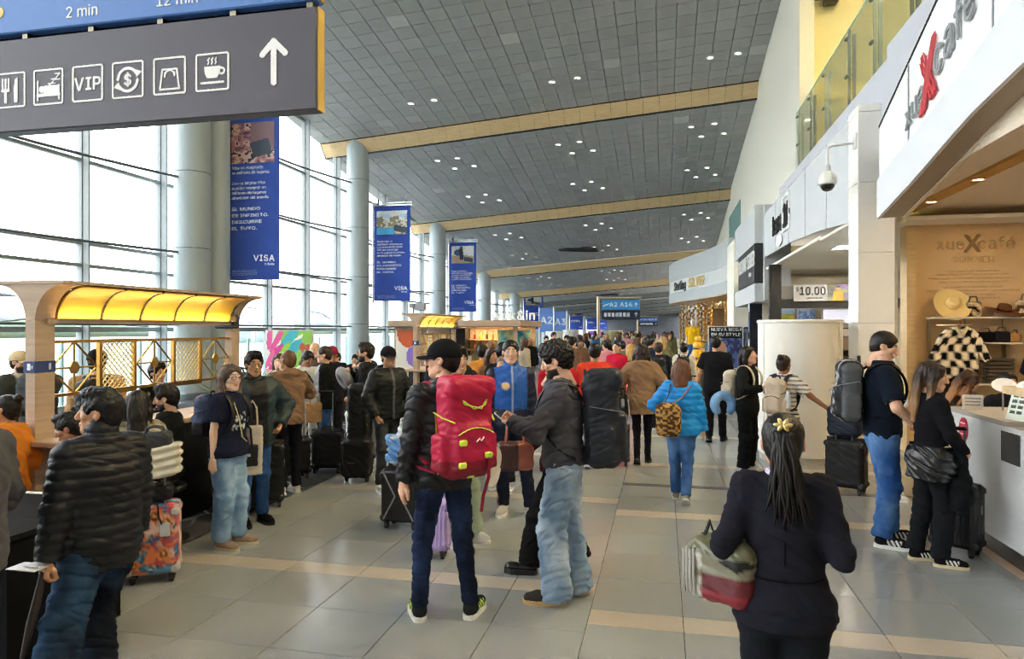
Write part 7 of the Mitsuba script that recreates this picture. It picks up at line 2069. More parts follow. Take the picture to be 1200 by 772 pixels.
at = (-.29, 9.75)
q = person('woman in a hooded brown parka, long dark hair, black leggings, walking away', at, rel(at, 3), H=1.665, fem=True, skin='light', hair=('wavy', '#2a1c18'), hair_len=.2, h=.0125, bulge=1.1, seed=43, L=(-.3, .12, 1.0, -.8, -.8, 0), R=(.28, .16, 1.0, .8, -.8, 0), feet={'R': (.08, .14, 0, .03), 'L': (-.06, -.14, .04, -.03, .6)},
    wear=[pants('#191b22', w=(.078, .056, .044)), top('#8a6f55', loose=.05, hem=-.2, flare=.03, wr=.009, hood=True, name='parka', extras=[('waist_cord', [(x, -.15 * math.sqrt(max(1 - (x / .2) ** 2, .02)) - .022, .1) for x in np.linspace(-.18, .18, 13)], .006, '#6b543f', 'm_cloth')])], shoes=('sneaker', '#1a1a1c', '#2a2a2c', None, '#e8e8e8'))

at = (.19, 7.70)
q = person('woman in a bright blue quilted jacket and jeans walking away', at, rel(at, 4), H=1.535, fem=True, skin='light', hair=('bob', '#5a3a28', '#7a5238'), h=.009, bulge=1.14, seed=45, L=(-.22, .2, 1.05, -.9, -.6, 0, 'fist'), R=(.27, .08, .86, .8, -.8, 0), feet={'R': (.07, -.2, .03, .03, .7), 'L': (-.07, .14, 0, -.05)},
    wear=[pants(denim('#2c4a78', '#5c84b8', 7), w=(.095, .07, .062)), top('#1b86d0', loose=.036, hem=-.1, rows=(.07, .012), wr=.005, name='quilted_jacket', mat='m_nylon')], shoes=('sneaker', '#7d7a75', '#b9b6ae'))
leop = lambda P: np.where((meshkit.noise(P * 38, 3) > .52)[:, None], C('#a8834e'), C('#4a3320')) * (.8 + .4 * meshkit.noise(P * 14, 2))[:, None]
b0 = q.world(q.up((-.13, -.26, .1)))
kb, tr = soft_bag('brown animal-print sling bag on the back of the woman in the blue jacket', b0, rel(at, -5), .26, .16, .36, '#8a6a44', 'sling bag', 'sling_bag', 'm_cloth', 0, leop, .009, r=.08)
obj('brown_strap', tube(np.array([b0 + np.array([.02, 0, .16]), q.world(q.up((.02, -.19, .36))), q.world(q.up((.12, -.12, .50))), q.world(q.up((.11, .02, .535)))]), .011, 6, True, .5), 'm_leather', kb, color='#8a5a3c', smooth=60)
obj('dark_strap', tube(np.array([b0 + np.array([-.05, 0, .16]), q.world(q.up((-.13, -.2, .4))), q.world(q.up((-.12, -.1, .52)))]), .009, 6, True, .5), 'm_leather', kb, color='#26222a', smooth=60)
obj('tie_cord', tube(np.array([b0 + np.array([-.12, -.03, .1]), b0 + np.array([0, -.09, .13]), b0 + np.array([.12, -.03, .1])]), .008, 6), 'm_cloth', kb, color='#5a4028')

at = (.86, 11.9)
person('broad man in a black tee and black trousers walking away past the poster', at, rel(at, 4), H=1.77, skin='tan', hair=('short', '#14110f'), h=.0125, bulge=1.14, bare=True, seed=47, L=(-.33, .06, .86, -.8, -.8, 0), feet={'R': (.1, .16, 0, .1), 'L': (-.1, -.12, .02, -.1, .4)}, wear=[pants('#17171a', w=(.095, .07, .06)), top('#191a1e', loose=.02, sleeve=.36, hem=-.1, name='tee')], shoes=('sneaker', '#1a1a1a', '#111111'))

at = (1.08, 9.42)
q = person('woman in loose black clothes looking up to the shops, blue neck pillow at her side', at, rel(at, 112), H=1.64, fem=True, skin='light', hair=('long', '#17120f'), hair_len=.12, h=.0115, seed=49, head=(.1, .15, 0), R=(.14, .25, 1.2, .8, -.7, -.3, 'hold'), wear=[pants('#17181b', w=(.1, .09, .085), wr=.009), top('#1c1d20', loose=.03, hem=-.16, wr=.009, name='jacket')], shoes=('sneaker', '#dcdad5', '#ecebe6'))
backpack('cream cloth backpack of the woman in loose black clothes', q, .26, .17, .42, .24, '#c4baa6', '#a39a86', strap='#c4baa6', mat='m_cloth')
W_ = rot(-math.radians(rel(at, 0)))
neck_pillow('sky blue neck pillow hanging from the cream cloth backpack', q.world(q.up((.22, -.26, -.0))), W_ @ rot(.5, 1.45, 0), '#7ea8d6', .12, .062)

at = (1.42, 8.81)
def stripes(P, q): return np.where((np.sin(P[:, 2] * 2 * math.pi / .05) > .35)[:, None], C('#2a2a2e'), C('#d9d4c9'))
q = person('woman in a striped tee with hair clipped up, arm stretched to a suitcase handle', at, rel(at, 25), H=1.555, fem=True, skin='brown', hair=('bun', '#2e211b', '#6b4a34'), h=.0115, bulge=1.08, bare=True, seed=51, R=(.60, .22, .98, .2, -.4, -1, 'fist'), L=(-.24, .05, .84, -.5, -1, 0), wear=[pants('#191a1d'), top(stripes, loose=.022, sleeve=.4, hem=-.08, name='striped_tee')], shoes=('sneaker', '#dddddd', '#eeeeee'))
backpack('beige roll-top backpack of the woman in the striped tee', q, .28, .16, .46, .25, '#bfae98', '#2a2a2c', strap='#26262a', mat='m_cloth')
k = obj('bottle', lathe([(.001, 0), (.033, 0), (.033, .15), (.02, .17), (.02, .2), (.001, .2)], 14, q.world(q.up((.17, -.24, .12)))), 'm_gloss', color='#c9d4d8', smooth=40); describe(k, 'clear water bottle in the side pocket of the beige backpack', 'bottle')
k, tr = suitcase('large black suitcase with a soft navy bag on top', (2.06, 8.55), rel((2.06, 8.55), 15), .42, .27, .56, '#1b1c20', 'soft', .5, mat='m_nylon')
kb, tr = soft_bag('navy soft bag with a tan tag riding on the large black suitcase', (2.04, 8.54, .64 + .18), rel((2.06, 8.55), 15), .36, .22, .36, '#1d2436', 'bag', 'travel_bag', 'm_nylon', .03, r=.07)
put('tan_tag', rbox((-.08, -.11, .13), (.05, .03, .1), .012, 2), 'm_cloth', kb, tr, color='#d9b884', smooth=40)

# the couple at the counter
at = (1.88, 6.58)
def polo(P, q): return plain(P, '#161c2c')
q = person('tall man in a navy polo and blue jeans looking down at the counter', at, rel(at, 78), H=1.85, skin='light', hair=('short', '#241b17'), h=.009, bulge=1.12, bare=True, seed=53, head=(.25, -.35, 0), R=(.2, .22, 1.0, .8, -.8, 0, 'hold'), L=(-.2, .25, 1.0, -.8, -.8, 0, 'hold'), feet={'R': (.12, .0, 0, .25), 'L': (-.12, .1, 0, -.1)},
    wear=[pants(denim('#24487e', '#6c95c6', 9), w=(.105, .085, .08), wr=.010, bulge=1.08), top(polo, loose=.02, sleeve=.42, hem=-.06, name='polo', collar=.03)], shoes=('sneaker', '#18181a', '#e2e0da', '#e8e8e6'))
for sd in 'RL':
    e = q.sh[sd] + (q.el[sd] - q.sh[sd]) * .82; d = (q.el[sd] - q.sh[sd]); d /= np.linalg.norm(d); R_ = aim(d, (1, 0, 0))
    rg = [e + R_ @ np.array([.072 * math.cos(a), 0, .072 * math.sin(a)]) for a in np.linspace(0, 6.283, 22)]
    obj('sleeve_piping', tube(q.world(np.array(rg)), .0045, 5), 'm_cloth', q.key, color='#d9d3d0')
def twotone(n, b, s):
    b = b.copy(); b[(np.abs(n[:, 0]) < .3) & (meshkit.noise(n * 7, 2) > .5)] = C('#8d9094'); b[np.abs(n[:, 0]) > .42] = C('#4a4c50'); return b
backpack('black and silver backpack on the back of the tall man in the polo', q, .30, .19, .50, .30, '#1a1b1f', '#8d9094', fn=twotone)

at = (2.10, 6.10)
q = person('woman in black with long brown hair, leather jacket tied at her waist, at the counter', at, rel(at, 62), H=1.60, fem=True, skin='light', hair=('long', '#2c201b', '#a07a54'), hair_len=.22, h=.009, bulge=1.04, seed=55, head=(.3, -.12, 0), R=(.14, .2, 1.0, .8, -.6, -.2, 'hold'), L=(-.12, .22, 1.03, -.8, -.6, -.2, 'hold'), feet={'R': (.09, .06, 0, .35), 'L': (-.1, -.06, 0, .1)},
    wear=[pants('#1c1d21', w=(.092, .078, .078), wr=.009), top('#15161a', loose=.016, hem=-.02, wr=.005, name='sweater')], shoes=('sneaker', '#17171a', '#c9b894', '#e8e4d8'))
s = Soft(q.hip - np.array([.4, .4, .45]), q.hip + np.array([.4, .4, .25]), .011)
torso(s, q, .028, -.2, .10, 1.02, .05); s.below(np.array([0, 1, 0]), .13)
P, F = s.mesh(); P = wrinkle(None, P, F, .016, 6)
lj = obj('tied_leather_jacket', as_mesh(q.world(P), F), 'm_leather', q.key, color='#17181b', smooth=True)
s = Soft(q.hip - np.array([.3, .45, .5]), q.hip + np.array([.45, .45, .2]), .011)
s.cone(q.hip + np.array([.12, .14, .05]), q.hip + np.array([.2, .17, -.3]), .055, .045, .02); s.cone(q.hip + np.array([.04, .15, .05]), q.hip + np.array([.05, .2, -.33]), .055, .045, .02); s.slab(q.hip + np.array([.12, .1, -.28]), (.16, .05, .14), .04, .03)
P, F = s.mesh(); P = wrinkle(None, P, F, .014, 8)
obj('hanging_sleeves', as_mesh(q.world(P), F), 'm_cloth', lj, color='#141518', smooth=True)
ck = q.world(q.up((-.27, .06, .06)))
kb, tr = soft_bag('small black handbag with a pale chain strap at the counter', ck, rel(at, -90), .2, .08, .14, '#131316', 'handbag', 'handbag', 'm_leather', 0, None, .008, r=.02)
ch = np.array([ck + np.array([-.02, 0, .07]), q.world(q.up((-.24, .02, .3))), q.world(q.up((-.2, -.02, .45))), q.world(q.up((-.15, -.03, .53)))])
import scipy.interpolate as _si
cp = _si.CubicSpline([0, 1, 2, 3], ch)(np.linspace(0, 3, 34))
obj('chain', cat(*[tube([p + .5 * (b_ - p) + (.013 * math.cos(a) * (b_ - p) / np.linalg.norm(b_ - p) + .008 * math.sin(a) * np.array([(1, 0, 0), (0, 1, 0)][i % 2])) for a in np.linspace(0, 6.283, 9)], .0028, 4, False) for i, (p, b_) in enumerate(zip(cp[:-1], cp[1:]))]), 'm_metal', kb, color='#cfcac0')
obj('clasp', cbox(ck + np.array([-.05, -.02, .0]), (.02, .02, .02)), 'm_metal', kb, color='#c9c9c4')
suitcase('ribbed black cabin case with pull handle beside the woman in black', (2.40, 6.42), rel((2.40, 6.42), 18), .36, .23, .53, '#14151a', 'ribbed', .46)

# staff behind the counter
at = (2.45, 8.3)
person('shop worker in a white tee behind the couple, half hidden', at, rel(at, 80), H=1.47, skin='tan', hair=('short', '#17120f'), h=.0155, bare=True, seed=57, head=(0, -.3, 0), R=(.15, .35, 1.0, .8, -.5, 0), wear=[pants('#22242a'), top('#dcdad6', loose=.03, sleeve=.4, name='tee')])
at = (3.12, 8.05)
person('woman with loose reddish brown hair bent behind the white counter', at, rel(at, 60), H=1.42, fem=True, skin='light', hair=('wavy', '#3a241a', '#b07a48'), hair_len=.2, h=.0155, bulge=1.05, seed=59, head=(0, -.5, 0), wear=[pants('#22242a'), top('#4a3a34', loose=.03)])
at = (3.34, 7.72)
person('dark-haired person low behind the pastry tray', at, rel(at, 150), H=1.43, skin='tan', hair=('short', '#15110f'), h=.014, seed=61, wear=[pants('#22242a'), top('#1d1e22', loose=.03)])
# customer at the picture's edge with the big navy bag
at = (2.50, 3.22)
q = person('customer in navy clothes at the near end of the counter, only the bag in view', at, 80, H=1.7, skin='tan', hair=('short', '#17120f'), h=.0155, seed=63, wear=[pants('#1d2433'), top('#2a3346', loose=.03)])
kb, tr = soft_bag('large shiny navy carry bag at the near end of the counter', (2.29, 3.60, 1.0), 100, .5, .22, .42, '#1c2a44', 'bag', 'carry_bag', 'm_nylon', .16, None, .01, r=.09)
put('front_flap', rbox((0, -.125, .05), (.34, .03, .2), .014, 3), 'm_nylon', kb, tr, color='#22345a', smooth=40); put('zip', tube([(-.2, -.13, .12), (0, -.145, .14), (.2, -.13, .12)], .005, 5), 'm_metal', kb, tr, color='#9aa3b5'); put('side_strap', tube([(-.25, -.05, .2), (-.27, -.08, 0), (-.22, -.1, -.18)], .014, 6, True, .4), 'm_nylon', kb, tr, color='#101828')

# ---------------------------------------------------------------- people and things around the near kiosk
def seat(at, h=.66, lab='bar stool'):
    k = thing('bar_stool', lab, 'stool')
    obj('seat', lathe([(.001, h - .05), (.17, h - .05), (.18, h - .02), (.17, h), (.001, h)], 20, (at[0], at[1], 0)), 'm_leather', k, color='#1d1d20', smooth=40)
    obj('pole', cyl((at[0], at[1], 0), (at[0], at[1], h - .05), .025, 10), 'm_metal', k, color='#8d8d8f'); obj('base', lathe([(.2, 0), (.2, .015), (.03, .03)], 20, (at[0], at[1], 0)), 'm_metal', k, color='#8d8d8f', smooth=40)
def sitter(label, at, face, seat_h=.66, stool=None, H=1.6, **kw):
    seat(at, seat_h - .06, stool or f'black bar stool under the {label.split(",")[0].split(" in a ")[0]}' + (f' in a {label.split(" in a ")[1].split(",")[0].split(" behind")[0]}' if ' in a ' in label else ''))
    z = (seat_h + .09) / (H / 1.75)
    return person(label, at, face, H=H, hip=(0, -.02, z), feet={'R': (.11, .42, max(seat_h - .45, 0), .1), 'L': (-.11, .4, max(seat_h - .45, 0), -.1)}, **kw)
sitter('seated person in an orange top, hair tied back with a blue band', (-4.85, 4.25), rel((-4.85, 4.25), -55), .6, H=1.47, fem=True, skin='tan', hair=('bun', '#1a1412'), h=.0125, seed=65, wear=[pants('#22242a'), top('#c97a2e', loose=.03, wr=.009)])
sitter('seated person in a rust orange top, head low, nearest the picture corner', (-4.25, 4.22), rel((-4.25, 4.22), -70), .5, H=1.42, skin='brown', hair=('thick', '#14110f'), h=.0125, seed=67, head=(0, -.3, 0), wear=[pants('#22242a'), top('#a8622e', loose=.03, wr=.009)])
sitter('seated woman with long black hair in a plaid cream shirt, back turned', (-4.15, 4.78), rel((-4.15, 4.78), -12), .58, H=1.5, fem=True, skin='light', hair=('long', '#17130f'), hair_len=.2, h=.0125, seed=69, head=(.2, -.2, 0), wear=[pants('#3a3c42'), top(lambda P, q: plain(P, '#a39a86') * (1 + .35 * np.sign(np.sin(P[:, 2] * 60)) + .25 * np.sign(np.sin(P[:, 0] * 60)))[:, None], loose=.03, name='shirt')])
sitter('seated bearded man in a black jacket, chin on his hand', (-4.33, 5.32), rel((-4.33, 5.32), -75), .55, H=1.58, skin='light', hair=('quiff', '#1c1512'), beard='full', h=.0125, seed=71, glasses='#3a2a22', head=(0, -.15, 0), R=(.1, .25, 1.2, .9, .2, -.8, 'fist', (0, -1, 0)), wear=[pants('#3c3a38'), top('#17181b', loose=.03, wr=.008)])
sitter('seated curly-haired person in a black patched jacket behind the brass lattice', (-5.75, 6.95), rel((-5.75, 6.95), 150), .66, H=1.56, fem=True, skin='light', hair=('curly', '#17120f'), h=.0155, seed=73, wear=[pants('#22242a'), top(lambda P, q: np.where((meshkit.noise(P * 22, 3) > .82)[:, None], C('#c9b8b8'), C('#17181c')), loose=.03)])
at = (-6.88, 6.2)
person('man in a beige cap, grey shirt and open jacket behind the kiosk post', at, rel(at, 140), H=1.62, skin='light', hair=('short', '#3a2a20'), cap=('front', '#cdb893'), beard='full', h=.0155, seed=75, wear=[pants(denim('#3a5a8a', '#7d9cc4')), top(lambda P, q: np.where(((np.abs(((P - q.hip) @ q.T)[:, 0]) < .1) & (((P - q.hip) @ q.T)[:, 1] > 0))[:, None], C('#b9bab8'), C('#3a3c3e')), loose=.035)])
at = (-6.35, 5.95)
person('woman in glasses with long wavy fair-tipped hair and arms folded, by the kiosk post', at, rel(at, 215), H=1.64, fem=True, skin='light', hair=('wavy', '#2a1f1a', '#b8976a'), hair_len=.22, glasses='#2a2a2a', h=.012, seed=77, R=(-.08, .22, 1.15, .9, -.4, -.3), L=(.08, .24, 1.12, -.9, -.4, -.3), wear=[pants('#1b1c20'), top('#3d4246', loose=.04, wr=.009)])
at = (-5.45, 5.75)
q = person('man in a black cap and tan jacket behind the brass lattice', at, rel(at, 10), H=1.66, skin='light', hair=('short', '#2a1f1a'), cap=('front', '#1b1c1f'), h=.012, seed=79, wear=[pants('#1b1c20'), top('#b08d62', loose=.035, wr=.008)])
backpack('black backpack of the man in the tan jacket behind the lattice', q, .3, .18, .46, .27, '#18191c')
at = (-4.9, 9.6)
person('person in a crimson cap and dark coat beside the painted board', at, rel(at, 170), H=1.6, skin='tan', hair=('short', '#17120f'), cap=('front', '#8a2436'), h=.014, seed=81, wear=[pants('#1b1c20'), top('#22232a', loose=.035)])
at = (-5.35, 9.9)
person('bald person behind the man in the dark green jacket', at, rel(at, 190), H=1.66, skin='light', hair=None, h=.014, seed=83, wear=[pants('#1b1c20'), top('#5a4a44', loose=.03)])
# travellers seated by the second column
for n, (x, y, fc, lab, cc, pc_) in enumerate(((-7.35, 14.6, 200, 'seated man in a dark jacket holding a bright blue phone by the second column', '#24262c', '#2a2c32'), (-5.35, 11.6, 170, 'seated woman in a dark top raising a hand, behind the black jacket', '#1d1d22', '#2a2a30'), (-4.85, 10.9, 205, 'seated man in white trousers with crossed black shoes', '#dedbd5', '#cfcdc8'), (-6.3, 13.4, 180, 'seated person in grey by the windows', '#5a5c62', '#33353c'))):
    k = thing('waiting_seat', f'black waiting seat under the {lab.split(" in ")[0]} {("nearest the second column", "in the dark top", "in white trousers", "in grey")[n]}', 'seat')
    R_ = place(fc, (x, y))
    put('cushion', rbox((0, -.03, .40), (.5, .54, .07), .025), 'm_leather', k, R_, color='#1b1b1e', smooth=40); put('back', rbox((0, -.3, .7), (.5, .05, .45), .02), 'm_leather', k, R_, color='#1b1b1e', smooth=40)
    put('leg_frame', cat(*[cyl((a, b, 0), (a, b, .38), .02, 8) for a in (-.2, .2) for b in (-.2, .2)]), 'm_metal', k, R_, color='#8d8d8f')
    person(lab, (x, y), fc, H=1.66, fem=n == 1, skin=('light', 'light', 'tan', 'tan')[n], hair=(('short', '#17120f'), ('long', '#1c1411'), ('short', '#17120f'), ('quiff', '#2a1f18'))[n], h=.015, hip=(0, -.02, .60), feet={'R': (.1, .42, 0, .1), 'L': (-.1, .40, 0, -.1)}, seed=85 + n, R=(.1, .25, 1.28 if n == 1 else .95, .9, -.4, -.3, 'hold'), L=(-.12, .28, .9, -.9, -.4, -.3), wear=[pants(pc_), top(cc, loose=.03)], shoes=('sneaker', '#1c1c1e', '#333333'))
k = thing('high_table', 'black high table with a white edge in the near corner', 'table')
obj('top', box(-5.7, -3.45, 3.0, 3.9, .72, .75), 'm_cloth', k, color='#1a1a1d'); obj('white_edge', box(-5.7, -3.44, 3.88, 3.92, .715, .755), 'm_paint', k, color='#e3e2df'); obj('front_panel', box(-5.7, -3.47, 3.05, 3.85, 0, .72), 'm_cloth', k, color='#101114')

# ---------------------------------------------------------------- luggage standing about
def flowers(P):
    c = plain(P, '#c9a08a'); n1 = meshkit.fbm(P * 9, 3, 2); n2 = meshkit.fbm(P * 12 + 5, 3, 7); n3 = meshkit.noise(P * 24, 9)
    for a, lo, hi, cc in ((n1, .52, .6, '#b8434a'), (n1, .6, .9, '#d97a4a'), (n2, .56, .64, '#2f5a7a'), (n2, .64, .9, '#5a8fb0'), (n1, .1, .4, '#e8c4b4'), (n2, .1, .36, '#9a5a6a')):
        c[(a > lo) & (a < hi)] = C(cc)
    for x, z, r in ((-.08, .3, .075), (.08, .22, .06), (.02, .5, .07), (-.12, .15, .06), (.1, .45, .06)):
        d = np.sqrt((P[:, 0] - x) ** 2 + (P[:, 2] - z) ** 2); an = np.arctan2(P[:, 2] - z, P[:, 0] - x)
        c[(d < r * (.75 + .25 * np.cos(an * 9)))] = C('#d9823c'); c[d < r * .45] = C('#8a2a2a'); c[d < r * .2] = C('#e8c060')
    return c
at = (-3.72, 4.45)
k, tr = suitcase('suitcase printed with orange, pink and blue flowers, cream scarf over its handle', at, rel(at, 8), .36, .24, .52, '#c9a08a', 'plain', .5, trim='#b9b4b0', fn=flowers)
put('luggage_tag', rbox((.09, .0, .4), (.07, .012, .1), .004, 2).apply_translation([0, -.128, 0]), 'm_plastic', k, tr, color='#c9cbd0'); put('tag_strap', tube([(.04, -.12, .6), (.05, -.13, .5), (.07, -.13, .44)], .016, 6, True, .3), 'm_nylon', k, tr, color='#151517')
s = Soft((-.3, -.3, .62), (.3, .12, 1.1), .011)
s.slab((0, -.1, .89), (.2, .075, .13), .05, 0); P, F = s.mesh()
P = push(P, F, .011 * np.sin(P[:, 2] * 95 + 2.5 * meshkit.fbm(P * 6, 2, 3)) + .012 * (meshkit.fbm(P * 9, 3, 4) - .5)); P[:, 2] += P[:, 0] * .16
describe(obj('scarf', as_mesh(tr(P), F), 'm_cloth', color='#cfc6b2', smooth=True), 'thick ribbed cream scarf wrapped round the handle of the flowered suitcase', 'scarf')
kb, tr2 = soft_bag('small black bag on top of the flowered suitcase under the cream scarf', (at[0] + .02, at[1] - .02, .66), rel(at, 8), .26, .18, .13, '#17181b', 'bag', 'travel_bag', 'm_nylon', .03, None, .01, r=.05)
kb, tr2 = soft_bag('dark grey toiletry bag sticking out above the cream scarf', tr(np.array([[.02, -.1, 1.06]]))[0], rel(at, 8), .24, .13, .12, '#33363c', 'bag', 'pouch', 'm_nylon', .04, None, .01, r=.04)
suitcase('black and white case with crossing ridges behind the man in the rain jacket', (-2.40, 6.15), rel((-2.40, 6.15), 25), .38, .25, .50, '#1c1d20', 'cross', .0)
k = thing('shopping_bag', 'crumpled pale blue and white plastic bag on the case behind the rain jacket', 'bag')
s = Soft((-.22, -.2, -.02), (.22, .2, .42), .012); s.slab((0, 0, .16), (.14, .1, .15), .06, 0); s.cone((0, 0, .28), (0, 0, .38), .07, .03, .04); P, F = s.mesh(); P = wrinkle(None, P, F, .03, 3); P0 = P
trb = place(rel((-2.40, 6.15), 25), (-2.42, 6.15, .585))
obj('body', as_mesh(trb(P), F), 'm_nylon', k, color=lambda v: np.where((meshkit.fbm(P0 * 6, 2, 3) > .5)[:, None], C('#6f9fd6'), C('#c9d0d6')), smooth=True); put('loop', tube([(-.02, 0, .36), (-.01, 0, .44), (.02, 0, .45), (.03, 0, .37)], .006, 6), 'm_nylon', k, trb, color='#d8dce0')
at = (-1.84, 5.42)
suitcase('lavender hard suitcase between the legs of the man in the rain jacket', (-1.82, 5.72 - .33), rel((-1.82, 5.4), 10), .22, .18, .42, '#b9a3d9', 'ribbed', .0, trim='#8d7ab0')
suitcase('black hard suitcase standing at the feet of the man in the track suit', (-1.98, 6.55), rel((-1.98, 6.55), 5), .36, .24, .52, '#141518', 'ribbed', .35)
suitcase('upright grey ribbed case next to the man in the open black jacket', (-4.12, 9.0), rel((-4.12, 9.0), -5), .34, .24, .58, '#5d6064', 'ribbed', .25)
suitcase('black soft case with yellow markings before the man in the open black jacket', (-4.30, 8.30), rel((-4.30, 8.3), 10), .40, .26, .50, '#17181c', 'soft', .5, mat='m_nylon')
suitcase('small black soft case with a pale pull handle beside the brown hoodie', (-4.52, 7.85), rel((-4.52, 7.85), -20), .36, .24, .46, '#15161a', 'soft', .55, mat='m_nylon')
suitcase('tall charcoal case behind the legs of the man in the brown hoodie', (-4.78, 7.52), rel((-4.78, 7.52), 10), .38, .26, .60, '#1d1e22', 'ribbed', .3)
suitcase('large black case between the dark green jacket and the brown hoodie', (-4.15, 6.55), rel((-4.15, 6.55), 0), .44, .28, .62, '#141519', 'soft', .3, mat='m_nylon')
suitcase('black case behind the pale jeans of the woman in the navy tee', (-4.15, 6.2), rel((-4.38, 5.7), 0), .4, .26, .58, '#121317', 'soft', .2, mat='m_nylon')
kb, tr = soft_bag('brown paper carrier bag between the pull handles by the brown hoodie', (-4.40, 8.12, .80), rel((-4.4, 8.1), 0), .2, .1, .26, '#a8835a', 'bag', 'paper_bag', 'm_cloth', .08, None, .011, r=.012)
at = (-4.55, 5.98)
kb, tr = soft_bag('dark blue rucksack propped on the kiosk counter end near the plant', (-4.48, 6.62, 1.23), rel((-4.4, 6.6), 20), .34, .2, .36, '#28324d', 'rucksack', 'rucksack', 'm_nylon', .05, None, .011, r=.08)
kb, tr = soft_bag('black rucksack on top of the case behind the pale jeans', (-4.15, 6.2, .88), rel((-4.15, 6.2), 25), .3, .2, .4, '#17181b', 'rucksack', 'rucksack', 'm_nylon', .05, None, .011, r=.08)
kb, tr = soft_bag('small pink cloth bundle on the near kiosk counter', (-4.78, 5.0, 1.05), 20, .2, .14, .09, '#b83a5a', 'bundle', 'cloth_bundle', 'm_cloth', 0, None, .01, r=.04)
kb, tr = soft_bag('cream cloth bag on the near kiosk counter beside the pink bundle', (-4.62, 4.78, 1.07), 20, .24, .16, .13, '#c9bda6', 'bag', 'cloth_bundle', 'm_cloth', 0, None, .01, r=.05)
# plant in the kiosk box
k = thing('potted_plant', 'potted plant with long arching pale-edged leaves behind the brass lattice', 'plant')
pc0 = np.array([-5.2, 7.75, 0])
obj('pot', lathe([(.001, 0), (.2, 0), (.24, .55), (.22, .57), (.2, .5), (.001, .5)], 24, pc0), 'm_paint', k, color='#3a3a3c', smooth=40)
r4 = np.random.default_rng(5)
for n in range(26):
    a, L_, lean_ = r4.random() * 6.28, .7 + .35 * r4.random(), .25 + .5 * r4.random()
    t = np.linspace(0, 1, 9); w_ = .022 * np.sin(np.clip(t * .9 + .1, 0, 1) * math.pi) ** .6
    ctr = np.stack([math.cos(a) * lean_ * t ** 1.6 * L_, math.sin(a) * lean_ * t ** 1.6 * L_, .52 + L_ * (t - .28 * lean_ * t ** 2.5)], 1) + pc0
    sd_ = np.array([-math.sin(a), math.cos(a), 0])
    obj('leaf', loft(np.stack([ctr - sd_ * w_[:, None], ctr + np.array([0, 0, .004]), ctr + sd_ * w_[:, None], ctr - np.array([0, 0, .006])], 1)), 'm_paint', k, color=('#4f6b34', '#6b8a44', '#8fa35c', '#3f5a2e')[n % 4], smooth=50)
# ---------------------------------------------------------------- walkers farther down the hall
q = person('woman in a crimson dress suit walking in the middle distance with a black bag', (-.87, 13.3), rel((-.87, 13.3), 200), H=1.64, fem=True, skin='light', hair=('bun', '#17120f'), h=.014, bulge=1.0, seed=91, wear=[pants('#b01f38', w=(.1, .085, .085)), top('#b81f3a', loose=.024, hem=-.14)], shoes=('sneaker', '#222222', '#222222'))
soft_bag('black shoulder bag of the woman in the crimson suit', q.world(q.up((.25, .05, .05))), 190, .28, .1, .22, '#151517', 'handbag', 'handbag', 'm_leather', .2, r=.04)
person('fair-haired woman in a black top and crimson skirt in the middle distance', (-.66, 14.6), rel((-.6, 14.6), 20), H=1.55, fem=True, skin='light', hair=('long', '#b8935a'), hair_len=.12, h=.014, seed=92, wear=[pants('#b01f38', w=(.12, .11, .11)), top('#191a1d', loose=.02, hem=-.02)], shoes=('sneaker', '#222222', '#222222'))
q = person('man with a black backpack over a dark navy top walking away past the brown parka', (-.08, 13.2), rel((-.08, 13.2), 2), H=1.62, skin='light', hair=('short', '#3a2a20'), h=.013, bulge=1.12, seed=93, wear=[pants('#1c1d22'), top('#1b2030', loose=.03)], shoes=('sneaker', '#222222', '#dddddd'))
backpack('black backpack of the man in the dark navy top', q, .3, .18, .46, .27, '#25272c')
q = person('man in a cream jacket with a black backpack walking away before the curved shop', (.42, 14.6), rel((.42, 14.6), 5), H=1.58, skin='tan', hair=('short', '#17120f'), h=.013, bulge=1.06, seed=94, wear=[pants(denim('#3a4c66', '#6b83a3')), top('#d0c8b8', loose=.03)], shoes=('sneaker', '#222222', '#dddddd'))
backpack('black backpack of the man in the cream jacket', q, .28, .17, .44, .27, '#1d1e22')
suitcase('light blue case pulled past the black tee man', (.62, 13.9), rel((.62, 13.9), 0), .38, .25, .5, '#4f9fc4', 'ribbed', .4)
q = person('mannequin-still figure in a yellow tee and blue jeans raised on a plinth in the curved shop', (1.0, 24.5, .54), rel((1.0, 24.5), 190), H=1.68, skin='#e0d8cc', hair=None, h=.016, seed=95, name='mannequin', wear=[pants(denim('#2a4a80', '#4a70a8')), top('#e0b020', loose=.02, sleeve=.4, name='tee')], shoes=None)
labels[q.key].update(label='mannequin in a yellow tee and blue jeans on a plinth before the curved shop', category='mannequin')
k = thing('plinth', 'white plinth under the yellow-shirted mannequin', 'plinth'); obj('body', box(.65, 1.35, 24.15, 24.85, 0, .6), 'm_paint', k, color='#d5d3cd')
k = thing('yellow_bear', 'stacked bright yellow toy display near the cream jacket', 'toy')
for z, r in ((.9, .2), (1.2, .17), (1.45, .13), (1.62, .09)): obj('tier', lathe([(.001, z - r * .7), (r * 1.1, z - r * .6), (r * 1.2, z), (r * .8, z + r * .7), (.001, z + r * .8)], 16, (.95, 19.5, 0)), 'm_plastic', k, color='#e0aa1e', smooth=50)
obj('stand', lathe([(.001, 0), (.2, 0), (.2, .78), (.001, .8)], 16, (.95, 19.5, 0)), 'm_plastic', k, color='#3a3a3a', smooth=40)
